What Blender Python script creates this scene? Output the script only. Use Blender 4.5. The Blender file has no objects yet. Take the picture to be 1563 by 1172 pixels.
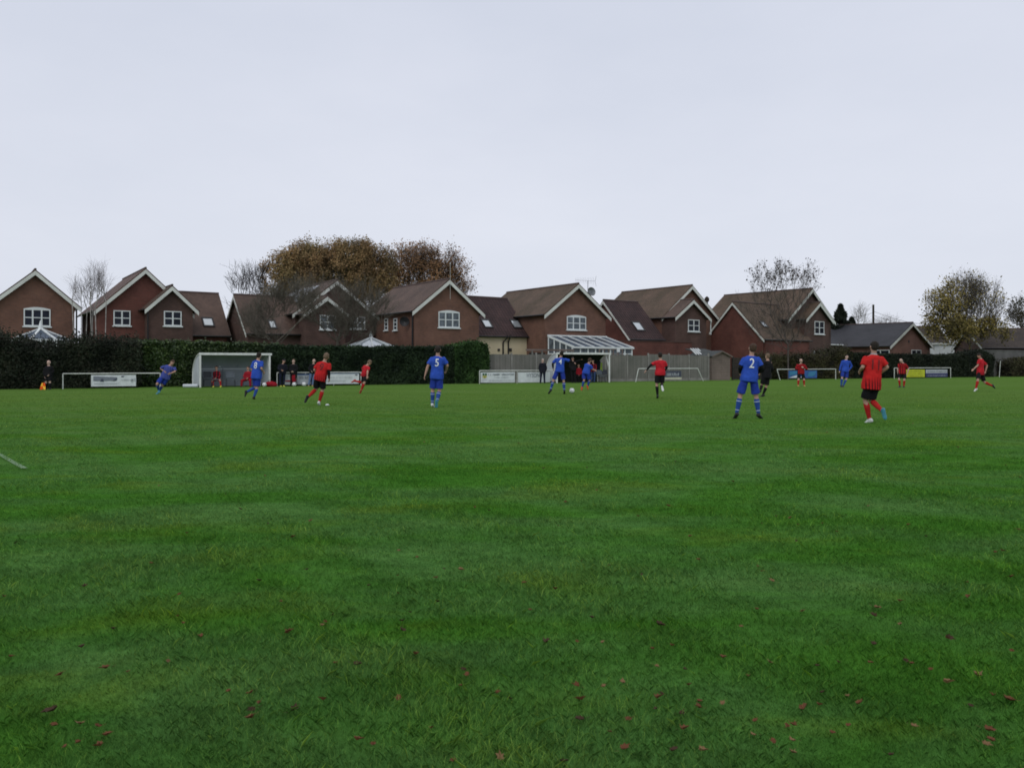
import bpy, bmesh, math, random, time
import numpy as np
from mathutils import Vector, Matrix, noise
from mathutils.bvhtree import BVHTree

R = math.radians
scene = bpy.context.scene
COL = scene.collection
# ---- camera model used for surveying the place (28 mm lens, eye height 1.4 m) ----
F, CX, HY, EYE = 1216.0, 781.5, 554.0, 1.4

def W(px, py, Y):
    return Vector(((px - CX) * Y / F, Y, EYE + (HY - py) * Y / F))

def ybase(py):
    return F * EYE / (py - HY)

class Frame:
    """local plan frame: u along a facade, v away from the viewer, z up"""
    def __init__(s, x, y, deg):
        a = R(deg)
        s.O = Vector((x, y, 0)); s.e = Vector((math.cos(a), math.sin(a), 0)); s.n = Vector((-math.sin(a), math.cos(a), 0))
    def p(s, u, v, z=0.0):
        q = s.O + s.e * u + s.n * v
        return Vector((q.x, q.y, z))
    def u(s, px, v=0.0):
        k = (px - CX) / F
        return (k * (s.O.y + v * s.n.y) - s.O.x - v * s.n.x) / (s.e.x - k * s.e.y)
    def uz(s, px, py, v=0.0):
        u = s.u(px, v); q = s.p(u, v)
        return u, EYE + (HY - py) * q.y / F
    def v(s, px, u=0.0):
        k = (px - CX) / F
        return (k * (s.O.y + u * s.e.y) - s.O.x - u * s.e.x) / (s.n.x - k * s.n.y)
    def vz(s, px, py, u=0.0):
        v = s.v(px, u); q = s.p(u, v)
        return v, EYE + (HY - py) * q.y / F

# ------------------------------------------------------------------ materials
def new_mat(name):
    m = bpy.data.materials.new(name); m.use_nodes = True
    nt = m.node_tree
    return m, nt, nt.nodes['Principled BSDF']

def rgba(c): return (c[0], c[1], c[2], 1.0)

def mat(name, c, rough=0.7, var=0.18, scale=3.0, bump=0.0, bscale=30.0, metal=0.0, c2=None, spec=0.3, sheen=0.0):
    m, nt, b = new_mat(name)
    N = nt.nodes; L = nt.links
    tc = N.new('ShaderNodeTexCoord')
    nz = N.new('ShaderNodeTexNoise'); nz.inputs['Scale'].default_value = scale; nz.inputs['Detail'].default_value = 5
    L.new(tc.outputs['Object'], nz.inputs['Vector'])
    rp = N.new('ShaderNodeValToRGB')
    d = c2 if c2 else tuple(x * (1 - var) for x in c)
    e = c if c2 else tuple(min(1, x * (1 + var)) for x in c)
    rp.color_ramp.elements[0].position = 0.32; rp.color_ramp.elements[1].position = 0.68
    rp.color_ramp.elements[0].color = rgba(d); rp.color_ramp.elements[1].color = rgba(e)
    L.new(nz.outputs['Fac'], rp.inputs['Fac']); L.new(rp.outputs['Color'], b.inputs['Base Color'])
    b.inputs['Roughness'].default_value = rough; b.inputs['Metallic'].default_value = metal
    b.inputs['Specular IOR Level'].default_value = spec
    if bump:
        n2 = N.new('ShaderNodeTexNoise'); n2.inputs['Scale'].default_value = bscale; n2.inputs['Detail'].default_value = 4
        L.new(tc.outputs['Object'], n2.inputs['Vector'])
        bp = N.new('ShaderNodeBump'); bp.inputs['Strength'].default_value = bump; bp.inputs['Distance'].default_value = 0.02
        L.new(n2.outputs['Fac'], bp.inputs['Height']); L.new(bp.outputs['Normal'], b.inputs['Normal'])
    return m

def brick_mat(name, c1, c2, mortar, bw=0.225, bh=0.075, off=0.5, ms=0.011, patch=0.25, bump=0.25, rough=0.85, stain=(0.6, 0.6, 0.6)):
    m, nt, b = new_mat(name); N = nt.nodes; L = nt.links
    uv = N.new('ShaderNodeUVMap'); uv.uv_map = 'UVMap'
    br = N.new('ShaderNodeTexBrick')
    br.offset = off
    br.inputs['Scale'].default_value = 1.0
    br.inputs['Brick Width'].default_value = bw; br.inputs['Row Height'].default_value = bh
    br.inputs['Mortar Size'].default_value = ms; br.inputs['Mortar Smooth'].default_value = 0.2
    br.inputs['Color1'].default_value = rgba(c1); br.inputs['Color2'].default_value = rgba(c2); br.inputs['Mortar'].default_value = rgba(mortar)
    L.new(uv.outputs['UV'], br.inputs['Vector'])
    tc = N.new('ShaderNodeTexCoord')
    nz = N.new('ShaderNodeTexNoise'); nz.inputs['Scale'].default_value = 0.55; nz.inputs['Detail'].default_value = 7; nz.inputs['Roughness'].default_value = 0.7
    L.new(tc.outputs['Object'], nz.inputs['Vector'])
    rp = N.new('ShaderNodeValToRGB')
    rp.color_ramp.elements[0].position = 0.3; rp.color_ramp.elements[1].position = 0.7
    rp.color_ramp.elements[0].color = rgba(stain); rp.color_ramp.elements[1].color = (1.18, 1.15, 1.12, 1)
    L.new(nz.outputs['Fac'], rp.inputs['Fac'])
    mx = N.new('ShaderNodeMix'); mx.data_type = 'RGBA'; mx.blend_type = 'MULTIPLY'; mx.inputs['Factor'].default_value = 1.0
    L.new(br.outputs['Color'], mx.inputs['A']); L.new(rp.outputs['Color'], mx.inputs['B'])
    L.new(mx.outputs['Result'], b.inputs['Base Color'])
    b.inputs['Roughness'].default_value = rough; b.inputs['Specular IOR Level'].default_value = 0.2
    bp = N.new('ShaderNodeBump'); bp.inputs['Strength'].default_value = bump; bp.inputs['Distance'].default_value = 0.02; bp.invert = True
    L.new(br.outputs['Fac'], bp.inputs['Height']); L.new(bp.outputs['Normal'], b.inputs['Normal'])
    return m

def pantile_mat(name, c1, c2):
    m = brick_mat(name, c1, c2, tuple(x * 0.35 for x in c1), bw=0.30, bh=0.34, off=0.0, ms=0.02, bump=0.5, rough=0.8)
    nt = m.node_tree; N = nt.nodes; L = nt.links
    b = N['Principled BSDF']
    uv = [n for n in N if n.type == 'UVMAP'][0]
    wv = N.new('ShaderNodeTexWave'); wv.wave_type = 'BANDS'; wv.bands_direction = 'X'
    wv.inputs['Scale'].default_value = 2 * math.pi / 0.30 / 20.0 * 1.0
    L.new(uv.outputs['UV'], wv.inputs['Vector'])
    bp = N.new('ShaderNodeBump'); bp.inputs['Strength'].default_value = 0.9; bp.inputs['Distance'].default_value = 0.05
    L.new(wv.outputs['Fac'], bp.inputs['Height'])
    old = b.inputs['Normal'].links[0].from_socket
    L.new(old, bp.inputs['Normal']); L.new(bp.outputs['Normal'], b.inputs['Normal'])
    return m

def vcol_mat(name, cols, rough=0.7, trans=0.0, patch=None, spec=0.25):
    """colour ramp driven by the per-face random value stored in attribute 'rnd'"""
    m, nt, b = new_mat(name); N = nt.nodes; L = nt.links
    at = N.new('ShaderNodeAttribute'); at.attribute_name = 'rnd'
    rp = N.new('ShaderNodeValToRGB'); cr = rp.color_ramp
    while len(cr.elements) < len(cols): cr.elements.new(0.5)
    for i, c in enumerate(cols):
        cr.elements[i].position = i / (len(cols) - 1); cr.elements[i].color = rgba(c)
    L.new(at.outputs['Fac'], rp.inputs['Fac'])
    out = rp.outputs['Color']
    if patch:
        tc = N.new('ShaderNodeTexCoord')
        nz = N.new('ShaderNodeTexNoise'); nz.inputs['Scale'].default_value = patch; nz.inputs['Detail'].default_value = 3
        L.new(tc.outputs['Object'], nz.inputs['Vector'])
        r2 = N.new('ShaderNodeValToRGB'); r2.color_ramp.elements[0].position = 0.35; r2.color_ramp.elements[1].position = 0.65
        r2.color_ramp.elements[0].color = (0.55, 0.55, 0.6, 1); r2.color_ramp.elements[1].color = (1.25, 1.2, 1.1, 1)
        L.new(nz.outputs['Fac'], r2.inputs['Fac'])
        mx = N.new('ShaderNodeMix'); mx.data_type = 'RGBA'; mx.blend_type = 'MULTIPLY'; mx.inputs['Factor'].default_value = 1.0
        L.new(out, mx.inputs['A']); L.new(r2.outputs['Color'], mx.inputs['B']); out = mx.outputs['Result']
    L.new(out, b.inputs['Base Color'])
    b.inputs['Roughness'].default_value = rough; b.inputs['Specular IOR Level'].default_value = spec
    return m

M = {}
M['brick'] = brick_mat('red_brick', (0.205, 0.098, 0.068), (0.160, 0.080, 0.060), (0.15, 0.11, 0.09))
M['brick_red'] = brick_mat('bright_red_brick', (0.165, 0.056, 0.046), (0.135, 0.049, 0.041), (0.12, 0.075, 0.06))
M['brick_brown'] = brick_mat('brown_brick', (0.110, 0.064, 0.054), (0.088, 0.054, 0.048), (0.10, 0.075, 0.065))
M['brick_dark'] = brick_mat('dark_brick', (0.115, 0.068, 0.058), (0.090, 0.056, 0.050), (0.10, 0.07, 0.06))
M['brick_pink'] = brick_mat('pink_brick', (0.225, 0.112, 0.090), (0.190, 0.094, 0.077), (0.20, 0.13, 0.11))
M['tiles'] = brick_mat('plain_clay_tiles', (0.130, 0.086, 0.069), (0.100, 0.069, 0.057), (0.045, 0.034, 0.03), bw=0.17, bh=0.11, ms=0.008, rough=0.7)
M['tiles_red'] = brick_mat('red_clay_tiles', (0.145, 0.086, 0.068), (0.112, 0.069, 0.057), (0.05, 0.033, 0.03), bw=0.17, bh=0.11, ms=0.008, rough=0.7)
M['tiles_moss'] = brick_mat('mossy_clay_tiles', (0.128, 0.086, 0.062), (0.098, 0.067, 0.051), (0.05, 0.034, 0.03), bw=0.17, bh=0.11, ms=0.008, rough=0.7, stain=(0.55, 0.62, 0.5))
M['pantile'] = pantile_mat('dark_pantiles', (0.072, 0.044, 0.044), (0.052, 0.034, 0.036))
M['slate'] = brick_mat('dark_slate', (0.040, 0.042, 0.052), (0.032, 0.034, 0.042), (0.018, 0.018, 0.022), bw=0.3, bh=0.2, ms=0.01, rough=0.6)
M['slate_brown'] = brick_mat('brown_concrete_tiles', (0.075, 0.062, 0.055), (0.060, 0.050, 0.046), (0.03, 0.026, 0.024), bw=0.3, bh=0.3, ms=0.012)
M['cream'] = mat('cream_render', (0.56, 0.48, 0.33), 0.9, 0.10, 0.7, 0.15, 40)
M['white'] = mat('white_upvc', (0.66, 0.70, 0.70), 0.45, 0.06, 1.5)
M['barge'] = mat('painted_bargeboard', (0.60, 0.62, 0.58), 0.6, 0.12, 1.2)
M['soffit'] = mat('dark_fascia', (0.030, 0.028, 0.028), 0.5)
M['gutter'] = mat('black_plastic_gutter', (0.016, 0.016, 0.017), 0.4)
M['ridge'] = mat('ridge_tiles', (0.085, 0.060, 0.055), 0.8)
M['glass'] = mat('window_glass', (0.012, 0.016, 0.028), 0.25, 0.35, 1.8, spec=0.2)
M['glass_net'] = mat('window_with_net_curtain', (0.10, 0.12, 0.14), 0.25, 0.45, 2.6, spec=0.3)
M['roofglass'] = mat('rooflight_glass', (0.50, 0.54, 0.57), 0.08, 0.05, 1.0, spec=0.8, metal=0.5)
M['consglass'] = mat('conservatory_glass', (0.045, 0.065, 0.095), 0.35, 0.5, 1.0, spec=0.15)
M['fenceboard'] = brick_mat('weathered_featherboard', (0.165, 0.160, 0.150), (0.205, 0.198, 0.188), (0.075, 0.072, 0.068), bw=0.11, bh=2.5, off=0.0, ms=0.006, rough=0.95, stain=(0.7, 0.75, 0.7))
M['fence_dark'] = brick_mat('dark_old_board', (0.040, 0.038, 0.034), (0.052, 0.048, 0.042), (0.02, 0.02, 0.018), bw=2.5, bh=0.13, off=0.0, ms=0.008, rough=0.95)
M['concrete'] = mat('concrete', (0.22, 0.215, 0.20), 0.95, 0.2, 3.0, 0.3, 60)
M['shedwood'] = brick_mat('shed_shiplap', (0.205, 0.165, 0.145), (0.178, 0.146, 0.130), (0.09, 0.07, 0.06), bw=3.0, bh=0.14, off=0.0, ms=0.008, rough=0.9)
M['felt'] = mat('roofing_felt', (0.055, 0.062, 0.062), 0.9, 0.2, 2.0)
M['white_steel'] = mat('white_painted_steel', (0.66, 0.68, 0.66), 0.5, 0.12, 4.0)
M['rail'] = mat('weathered_white_rail', (0.58, 0.60, 0.57), 0.55, 0.2, 2.0)
M['dug_panel'] = mat('grey_white_corrugated_panel', (0.27, 0.30, 0.34), 0.6, 0.12, 1.2)
M['dug_side'] = mat('translucent_white_panel', (0.52, 0.56, 0.60), 0.5, 0.10, 1.5)
M['dark_net'] = mat('dark_green_netting', (0.014, 0.017, 0.015), 0.95, 0.3, 6.0)
M['chair_plastic'] = mat('dark_chair_plastic', (0.028, 0.033, 0.040), 0.5)
M['chair_grey'] = mat('grey_chair_fabric', (0.11, 0.13, 0.15), 0.8)
M['ballwhite'] = mat('football_white', (0.74, 0.76, 0.76), 0.35, 0.05)
M['ballblack'] = mat('football_panel_dark', (0.05, 0.06, 0.08), 0.4)
M['metal'] = mat('aerial_metal', (0.16, 0.17, 0.18), 0.4, metal=0.6)
M['polewood'] = mat('creosoted_pole', (0.035, 0.028, 0.022), 0.9)
M['bark'] = mat('brown_grey_bark', (0.055, 0.046, 0.038), 0.95, 0.3, 5.0)
M['bark_dark'] = mat('dark_twigs', (0.034, 0.028, 0.028), 0.95, 0.3, 5.0)
M['bark_grey'] = mat('grey_brown_twigs', (0.120, 0.108, 0.088), 0.95, 0.3, 5.0)
M['bark_mid'] = mat('mid_brown_twigs', (0.085, 0.074, 0.066), 0.95, 0.3, 5.0)
M['birch'] = mat('pale_birch_stems', (0.33, 0.31, 0.29), 0.8, 0.4, 3.0)
M['birch_twig'] = mat('purple_grey_birch_twigs', (0.19, 0.165, 0.17), 0.9, 0.2, 2.0)

# ------------------------------------------------------------------ mesh building
def tag(o, label=None, cat=None, group=None, kind=None):
    if label: o['label'] = label
    if cat: o['category'] = cat
    if group: o['group'] = group
    if kind: o['kind'] = kind
    return o

def thing(name, loc, label, cat, group=None):
    o = bpy.data.objects.new(name, None); COL.objects.link(o)
    o.location = loc; o.empty_display_size = 0.2
    return tag(o, label, cat, group)

def world_org(o):
    p = Vector((0, 0, 0))
    while o is not None:
        p = p + o.location; o = o.parent
    return p

def link_mesh(name, me, parent=None, org=None):
    o = bpy.data.objects.new(name, me); COL.objects.link(o)
    if parent is not None: o.parent = parent
    elif org is not None: o.location = org
    return o

class MB:
    def __init__(s): s.v = []; s.f = []; s.mi = []; s.cur = 0
    def face(s, pts):
        i = len(s.v); s.v += [Vector(p) for p in pts]; s.f.append(list(range(i, i + len(pts)))); s.mi.append(s.cur)
    def hexa(s, b, t):
        """b, t: four corners bottom / top, same winding (counter-clockwise seen from above)"""
        i = len(s.v); s.v += [Vector(p) for p in list(b) + list(t)]
        for q in ((3, 2, 1, 0), (4, 5, 6, 7), (0, 1, 5, 4), (1, 2, 6, 5), (2, 3, 7, 6), (3, 0, 4, 7)):
            s.f.append([i + k for k in q]); s.mi.append(s.cur)
    def box(s, x0, x1, y0, y1, z0, z1):
        s.hexa([(x0, y0, z0), (x1, y0, z0), (x1, y1, z0), (x0, y1, z0)], [(x0, y0, z1), (x1, y0, z1), (x1, y1, z1), (x0, y1, z1)])
    def fbox(s, fr, u0, u1, v0, v1, z0, z1):
        s.hexa([fr.p(u0, v0, z0), fr.p(u1, v0, z0), fr.p(u1, v1, z0), fr.p(u0, v1, z0)],
               [fr.p(u0, v0, z1), fr.p(u1, v0, z1), fr.p(u1, v1, z1), fr.p(u0, v1, z1)])
    def bar(s, p0, p1, w, h=None, up=Vector((0, 0, 1))):
        h = w if h is None else h
        p0 = Vector(p0); p1 = Vector(p1); d = (p1 - p0).normalized()
        if abs(d.dot(up)) > 0.98: up = Vector((0, 1, 0))
        a = d.cross(up).normalized() * (w / 2); c = a.normalized().cross(d) * (h / 2)
        s.hexa([p0 - a - c, p0 + a - c, p1 + a - c, p1 - a - c], [p0 - a + c, p0 + a + c, p1 + a + c, p1 - a + c])
    def tube(s, pts, r, n=8, caps=True):
        pts = [Vector(p) for p in pts]; rs = r if isinstance(r, (list, tuple)) else [r] * len(pts)
        i0 = len(s.v); up = None
        for k, p in enumerate(pts):
            d = (pts[min(k + 1, len(pts) - 1)] - pts[max(k - 1, 0)]).normalized()
            if up is None: up = Vector((0, 0, 1)) if abs(d.z) < 0.9 else Vector((0, 1, 0))
            a = d.cross(up).normalized(); c = a.cross(d).normalized(); up = c
            for j in range(n):
                t = 2 * math.pi * j / n
                s.v.append(p + (a * math.cos(t) + c * math.sin(t)) * rs[k])
        for k in range(len(pts) - 1):
            for j in range(n):
                q = i0 + k * n; j2 = (j + 1) % n
                s.f.append([q + j, q + j2, q + n + j2, q + n + j]); s.mi.append(s.cur)
        if caps:
            s.f.append([i0 + j for j in range(n)][::-1]); s.mi.append(s.cur)
            s.f.append([i0 + (len(pts) - 1) * n + j for j in range(n)]); s.mi.append(s.cur)
    def loft(s, rings, close=True):
        n = len(rings[0]); i0 = len(s.v)
        for r in rings: s.v += [Vector(p) for p in r]
        for k in range(len(rings) - 1):
            for j in range(n):
                q = i0 + k * n; j2 = (j + 1) % n
                s.f.append([q + j, q + j2, q + n + j2, q + n + j]); s.mi.append(s.cur)
        if close:
            s.f.append([i0 + j for j in range(n)][::-1]); s.mi.append(s.cur)
            s.f.append([i0 + (len(rings) - 1) * n + j for j in range(n)]); s.mi.append(s.cur)
    def ball(s, c, rx, ry=None, rz=None, ax=None, nu=12, nv=8):
        ry = rx if ry is None else ry; rz = rx if rz is None else rz
        ax = ax or (Vector((1, 0, 0)), Vector((0, 1, 0)), Vector((0, 0, 1)))
        c = Vector(c); rings = []
        for i in range(nv + 1):
            t = math.pi * (i + 0.02 * (i == 0) - 0.02 * (i == nv)) / nv - math.pi / 2
            rings.append([c + ax[0] * (rx * math.cos(t) * math.cos(2 * math.pi * j / nu)) + ax[1] * (ry * math.cos(t) * math.sin(2 * math.pi * j / nu)) + ax[2] * (rz * math.sin(t)) for j in range(nu)])
        s.loft(rings)
    def mesh(s, name, mats, org=Vector((0, 0, 0)), smooth=False, uv=True):
        me = bpy.data.meshes.new(name)
        me.from_pydata([tuple(p - org) for p in s.v], [], s.f)
        for m in (mats if isinstance(mats, (list, tuple)) else [mats]): me.materials.append(m)
        if any(s.mi): me.polygons.foreach_set('material_index', s.mi)
        if uv:
            ul = me.uv_layers.new(name='UVMap'); d = ul.data
            for p in me.polygons:
                nrm = p.normal
                t = Vector((-nrm.y, nrm.x, 0))
                t = t.normalized() if t.length > 1e-4 else Vector((1, 0, 0))
                if abs(nrm.z) < 0.05: w = Vector((0, 0, 1))
                else: w = nrm.cross(t).normalized()
                for li in p.loop_indices:
                    q = me.vertices[me.loops[li].vertex_index].co
                    d[li].uv = (q.dot(t), q.dot(w))
        if smooth: me.polygons.foreach_set('use_smooth', [True] * len(me.polygons))
        me.update()
        return me
    def build(s, name, mats, parent=None, org=None, smooth=False, uv=True):
        o0 = world_org(parent) if parent is not None else (org if org is not None else Vector((0, 0, 0)))
        return link_mesh(name, s.mesh(name, mats, o0, smooth, uv), parent, org)

def fast_mesh(name, V, Fc, mats, rnd=None, smooth=False, domain='FACE', mi=None):
    """V (n,3) float, Fc (m,k) int faces of equal size"""
    me = bpy.data.meshes.new(name)
    V = np.ascontiguousarray(V, dtype=np.float32); Fc = np.ascontiguousarray(Fc, dtype=np.int32)
    k = Fc.shape[1]; m = Fc.shape[0]
    me.vertices.add(len(V)); me.vertices.foreach_set('co', V.ravel())
    me.loops.add(m * k); me.loops.foreach_set('vertex_index', Fc.ravel())
    me.polygons.add(m); me.polygons.foreach_set('loop_start', np.arange(0, m * k, k, dtype=np.int32))
    try: me.polygons.foreach_set('loop_total', np.full(m, k, dtype=np.int32))
    except Exception: pass
    for q in (mats if isinstance(mats, (list, tuple)) else [mats]): me.materials.append(q)
    if mi is not None: me.polygons.foreach_set('material_index', np.asarray(mi, dtype=np.int32))
    if smooth: me.polygons.foreach_set('use_smooth', np.ones(m, dtype=bool))
    if rnd is not None:
        a = me.attributes.new('rnd', 'FLOAT', domain); a.data.foreach_set('value', np.asarray(rnd, dtype=np.float32))
    me.update(calc_edges=True)
    return me

def leaf_quads(C, size, rs, up_bias=0.0, aspect=1.5, droop=None):
    """C (n,3) centres -> diamond leaf quads with random orientation"""
    n = len(C)
    nrm = rs.normal(size=(n, 3)); nrm[:, 2] += up_bias; nrm /= np.linalg.norm(nrm, axis=1)[:, None] + 1e-9
    a = rs.normal(size=(n, 3))
    if droop is not None: a = a * 0.6 + np.array(droop)
    a -= nrm * (a * nrm).sum(1)[:, None]; a /= np.linalg.norm(a, axis=1)[:, None] + 1e-9
    b = np.cross(nrm, a)
    s = (size * rs.uniform(0.6, 1.35, n))[:, None]
    P = np.stack([C - a * s * aspect / 2, C + b * s / 2 * 0.8, C + a * s * aspect / 2, C - b * s / 2 * 0.8], 1)
    return P.reshape(-1, 3), np.arange(4 * n).reshape(n, 4)
# ------------------------------------------------------------------ people
def cloth_mat(name, c, rough=0.75, c_shadow=None, stripes=None, bands=None):
    m, nt, b = new_mat(name); N = nt.nodes; L = nt.links
    tc = N.new('ShaderNodeTexCoord')
    nz = N.new('ShaderNodeTexNoise'); nz.inputs['Scale'].default_value = 9; nz.inputs['Detail'].default_value = 4
    L.new(tc.outputs['Object'], nz.inputs['Vector'])
    rp = N.new('ShaderNodeValToRGB'); rp.color_ramp.elements[0].position = 0.3; rp.color_ramp.elements[1].position = 0.7
    rp.color_ramp.elements[0].color = rgba(tuple(x * 0.78 for x in c)); rp.color_ramp.elements[1].color = rgba(tuple(min(1, x * 1.15) for x in c))
    L.new(nz.outputs['Fac'], rp.inputs['Fac']); out = rp.outputs['Color']
    sep = N.new('ShaderNodeSeparateXYZ'); L.new(tc.outputs['Object'], sep.inputs[0])
    def math_n(op, a, bb):
        n = N.new('ShaderNodeMath'); n.operation = op
        for i, q in enumerate((a, bb)):
            if q is None: continue
            if isinstance(q, (int, float)): n.inputs[i].default_value = q
            else: L.new(q, n.inputs[i])
        return n.outputs[0]
    if stripes:      # (colour, period, z below which stripes appear, fraction)
        col, per, zt, fr = stripes
        fx = math_n('FRACT', math_n('MULTIPLY', sep.outputs['X'], 1.0 / per), None)
        msk = math_n('LESS_THAN', fx, fr)
        zf = N.new('ShaderNodeMapRange'); zf.inputs['From Min'].default_value = zt + 0.10; zf.inputs['From Max'].default_value = zt - 0.10
        L.new(sep.outputs['Z'], zf.inputs['Value'])
        k = math_n('MULTIPLY', msk, zf.outputs['Result'])
        mx = N.new('ShaderNodeMix'); mx.data_type = 'RGBA'; L.new(k, mx.inputs['Factor']); L.new(out, mx.inputs['A']); mx.inputs['B'].default_value = rgba(col)
        out = mx.outputs['Result']
    L.new(out, b.inputs['Base Color'])
    b.inputs['Roughness'].default_value = rough; b.inputs['Specular IOR Level'].default_value = 0.08
    bp = N.new('ShaderNodeBump'); bp.inputs['Strength'].default_value = 0.5; bp.inputs['Distance'].default_value = 0.02
    L.new(nz.outputs['Fac'], bp.inputs['Height']); L.new(bp.outputs['Normal'], b.inputs['Normal'])
    return m

C = {}
BLUE = (0.030, 0.080, 0.42)
C['blue'] = cloth_mat('royal_blue_polyester', BLUE)
C['blue_shorts'] = cloth_mat('royal_blue_shorts', (0.022, 0.046, 0.30))
C['blue_socks'] = cloth_mat('blue_socks', (0.028, 0.075, 0.30))
C['blue_dark'] = cloth_mat('striped_navy_blue_shirt', (0.040, 0.055, 0.28), stripes=((0.10, 0.13, 0.36), 0.06, 3.0, 0.35))
C['red'] = cloth_mat('red_shirt_dark_stripes', (0.50, 0.020, 0.020), stripes=((0.10, 0.008, 0.012), 0.062, 1.00, 0.45))
C['red_low'] = cloth_mat('red_shirt_dark_stripes_low', (0.48, 0.020, 0.022), stripes=((0.10, 0.008, 0.012), 0.062, 0.97, 0.45))
C['red_plain'] = cloth_mat('red_shirt_plain', (0.47, 0.020, 0.030), stripes=((0.08, 0.008, 0.012), 0.062, 0.92, 0.45))
C['red_far'] = cloth_mat('red_shirt_broad_stripes', (0.42, 0.018, 0.022), stripes=((0.035, 0.008, 0.010), 0.075, 3.0, 0.45))
C['red_socks'] = cloth_mat('red_socks', (0.40, 0.022, 0.020))
C['black'] = cloth_mat('black_polyester', (0.012, 0.012, 0.014))
C['coat'] = cloth_mat('dark_navy_coat', (0.015, 0.016, 0.024))
C['navy'] = cloth_mat('navy_trousers', (0.016, 0.020, 0.040))
C['jeans'] = cloth_mat('light_blue_jeans', (0.13, 0.19, 0.33))
C['jeans_dark'] = cloth_mat('mid_blue_jeans', (0.045, 0.075, 0.17))
C['red_coat'] = cloth_mat('dark_red_jacket', (0.28, 0.014, 0.024))
C['red_black_top'] = cloth_mat('red_and_black_training_top', (0.030, 0.012, 0.016), stripes=((0.26, 0.016, 0.026), 0.16, 3.0, 0.42))
C['skin'] = mat('skin', (0.42, 0.25, 0.19), 0.6, 0.12, 8.0, spec=0.35)
C['skin_pale'] = mat('pale_skin', (0.52, 0.35, 0.29), 0.6, 0.12, 8.0, spec=0.35)
C['hair_dark'] = mat('dark_brown_hair', (0.018, 0.013, 0.010), 0.8, 0.4, 30.0, 0.5, 80)
C['hair_brown'] = mat('brown_hair', (0.055, 0.032, 0.020), 0.8, 0.4, 30.0, 0.5, 80)
C['hair_fair'] = mat('fair_short_hair', (0.16, 0.11, 0.075), 0.8, 0.4, 30.0, 0.5, 80)
C['hair_grey'] = mat('grey_hair', (0.34, 0.33, 0.32), 0.8, 0.3, 30.0, 0.5, 80)
C['cap'] = cloth_mat('dark_cap', (0.02, 0.022, 0.03))
C['eye'] = mat('dark_eye', (0.02, 0.015, 0.012), 0.2)
C['lip'] = mat('lips', (0.30, 0.12, 0.10), 0.6)
for k, c in dict(boot_black=(0.014, 0.014, 0.016), boot_white=(0.60, 0.62, 0.62), boot_teal=(0.05, 0.22, 0.30), boot_orange=(0.55, 0.09, 0.03),
                 boot_yellow=(0.60, 0.58, 0.08), boot_gold=(0.40, 0.26, 0.08), boot_red=(0.36, 0.05, 0.04)).items():
    C[k] = mat(k, c, 0.45, 0.15, 20.0)
C['num_white'] = mat('white_number_print', (0.74, 0.76, 0.78), 0.6, 0.05)
C['num_black'] = mat('black_number_print', (0.12, 0.010, 0.012), 0.6, 0.1)
C['sock_tape'] = mat('white_sock_tape', (0.42, 0.48, 0.60), 0.7, 0.08)
C['flag_orange'] = cloth_mat('orange_flag_cloth', (0.80, 0.11, 0.02))
C['flag_yellow'] = cloth_mat('yellow_flag_cloth', (0.85, 0.50, 0.06))

def remesh(mb, voxel, smooth=3, wrinkle=0.0, seed=0, wscale=7.0):
    me = mb.mesh('tmp', [], uv=False)
    ob = bpy.data.objects.new('tmp', me); COL.objects.link(ob)
    md = ob.modifiers.new('r', 'REMESH'); md.mode = 'VOXEL'; md.voxel_size = voxel
    sm = ob.modifiers.new('s', 'SMOOTH'); sm.factor = 0.5; sm.iterations = smooth
    dg = bpy.context.evaluated_depsgraph_get(); dg.update()
    out = bpy.data.meshes.new_from_object(ob.evaluated_get(dg))
    bpy.data.objects.remove(ob); bpy.data.meshes.remove(me)
    if wrinkle:
        off = Vector((seed * 3.7, seed * 1.3, 0))
        ns = [v.normal.copy() for v in out.vertices]
        for v, n in zip(out.vertices, ns):
            q = v.co
            a = noise.noise(Vector((q.x * wscale, q.y * wscale, q.z * wscale * 0.55)) + off)
            c = noise.noise(Vector((q.x * 2.6 * wscale, q.y * 2.6 * wscale, q.z * 1.8 * wscale)) + off)
            v.co = q + n * (wrinkle * (a * 1.2 + c * 0.5))
    out.polygons.foreach_set('use_smooth', [True] * len(out.polygons))
    return out

def limb(mb, pts, rad, n=12, cap=True, squash=None):
    """tapered limb with rounded ends through pts"""
    P = [Vector(p) for p in pts]; rs = list(rad)
    if cap:
        d0 = (P[0] - P[1]).normalized(); d1 = (P[-1] - P[-2]).normalized()
        P = [P[0] + d0 * rs[0] * 0.95, P[0] + d0 * rs[0] * 0.6] + P + [P[-1] + d1 * rs[-1] * 0.6, P[-1] + d1 * rs[-1] * 0.95]
        rs = [rs[0] * 0.25, rs[0] * 0.78] + rs + [rs[-1] * 0.78, rs[-1] * 0.25]
    up = None; rings = []
    for k, p in enumerate(P):
        d = (P[min(k + 1, len(P) - 1)] - P[max(k - 1, 0)]).normalized()
        if up is None: up = Vector((0, 1, 0)) if abs(d.y) < 0.8 else Vector((0, 0, 1))
        a = d.cross(up).normalized(); c = a.cross(d).normalized(); up = c
        rings.append([p + (a * math.cos(2 * math.pi * j / n) + c * math.sin(2 * math.pi * j / n)) * rs[k] for j in range(n)])
    mb.loft(rings)

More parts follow.
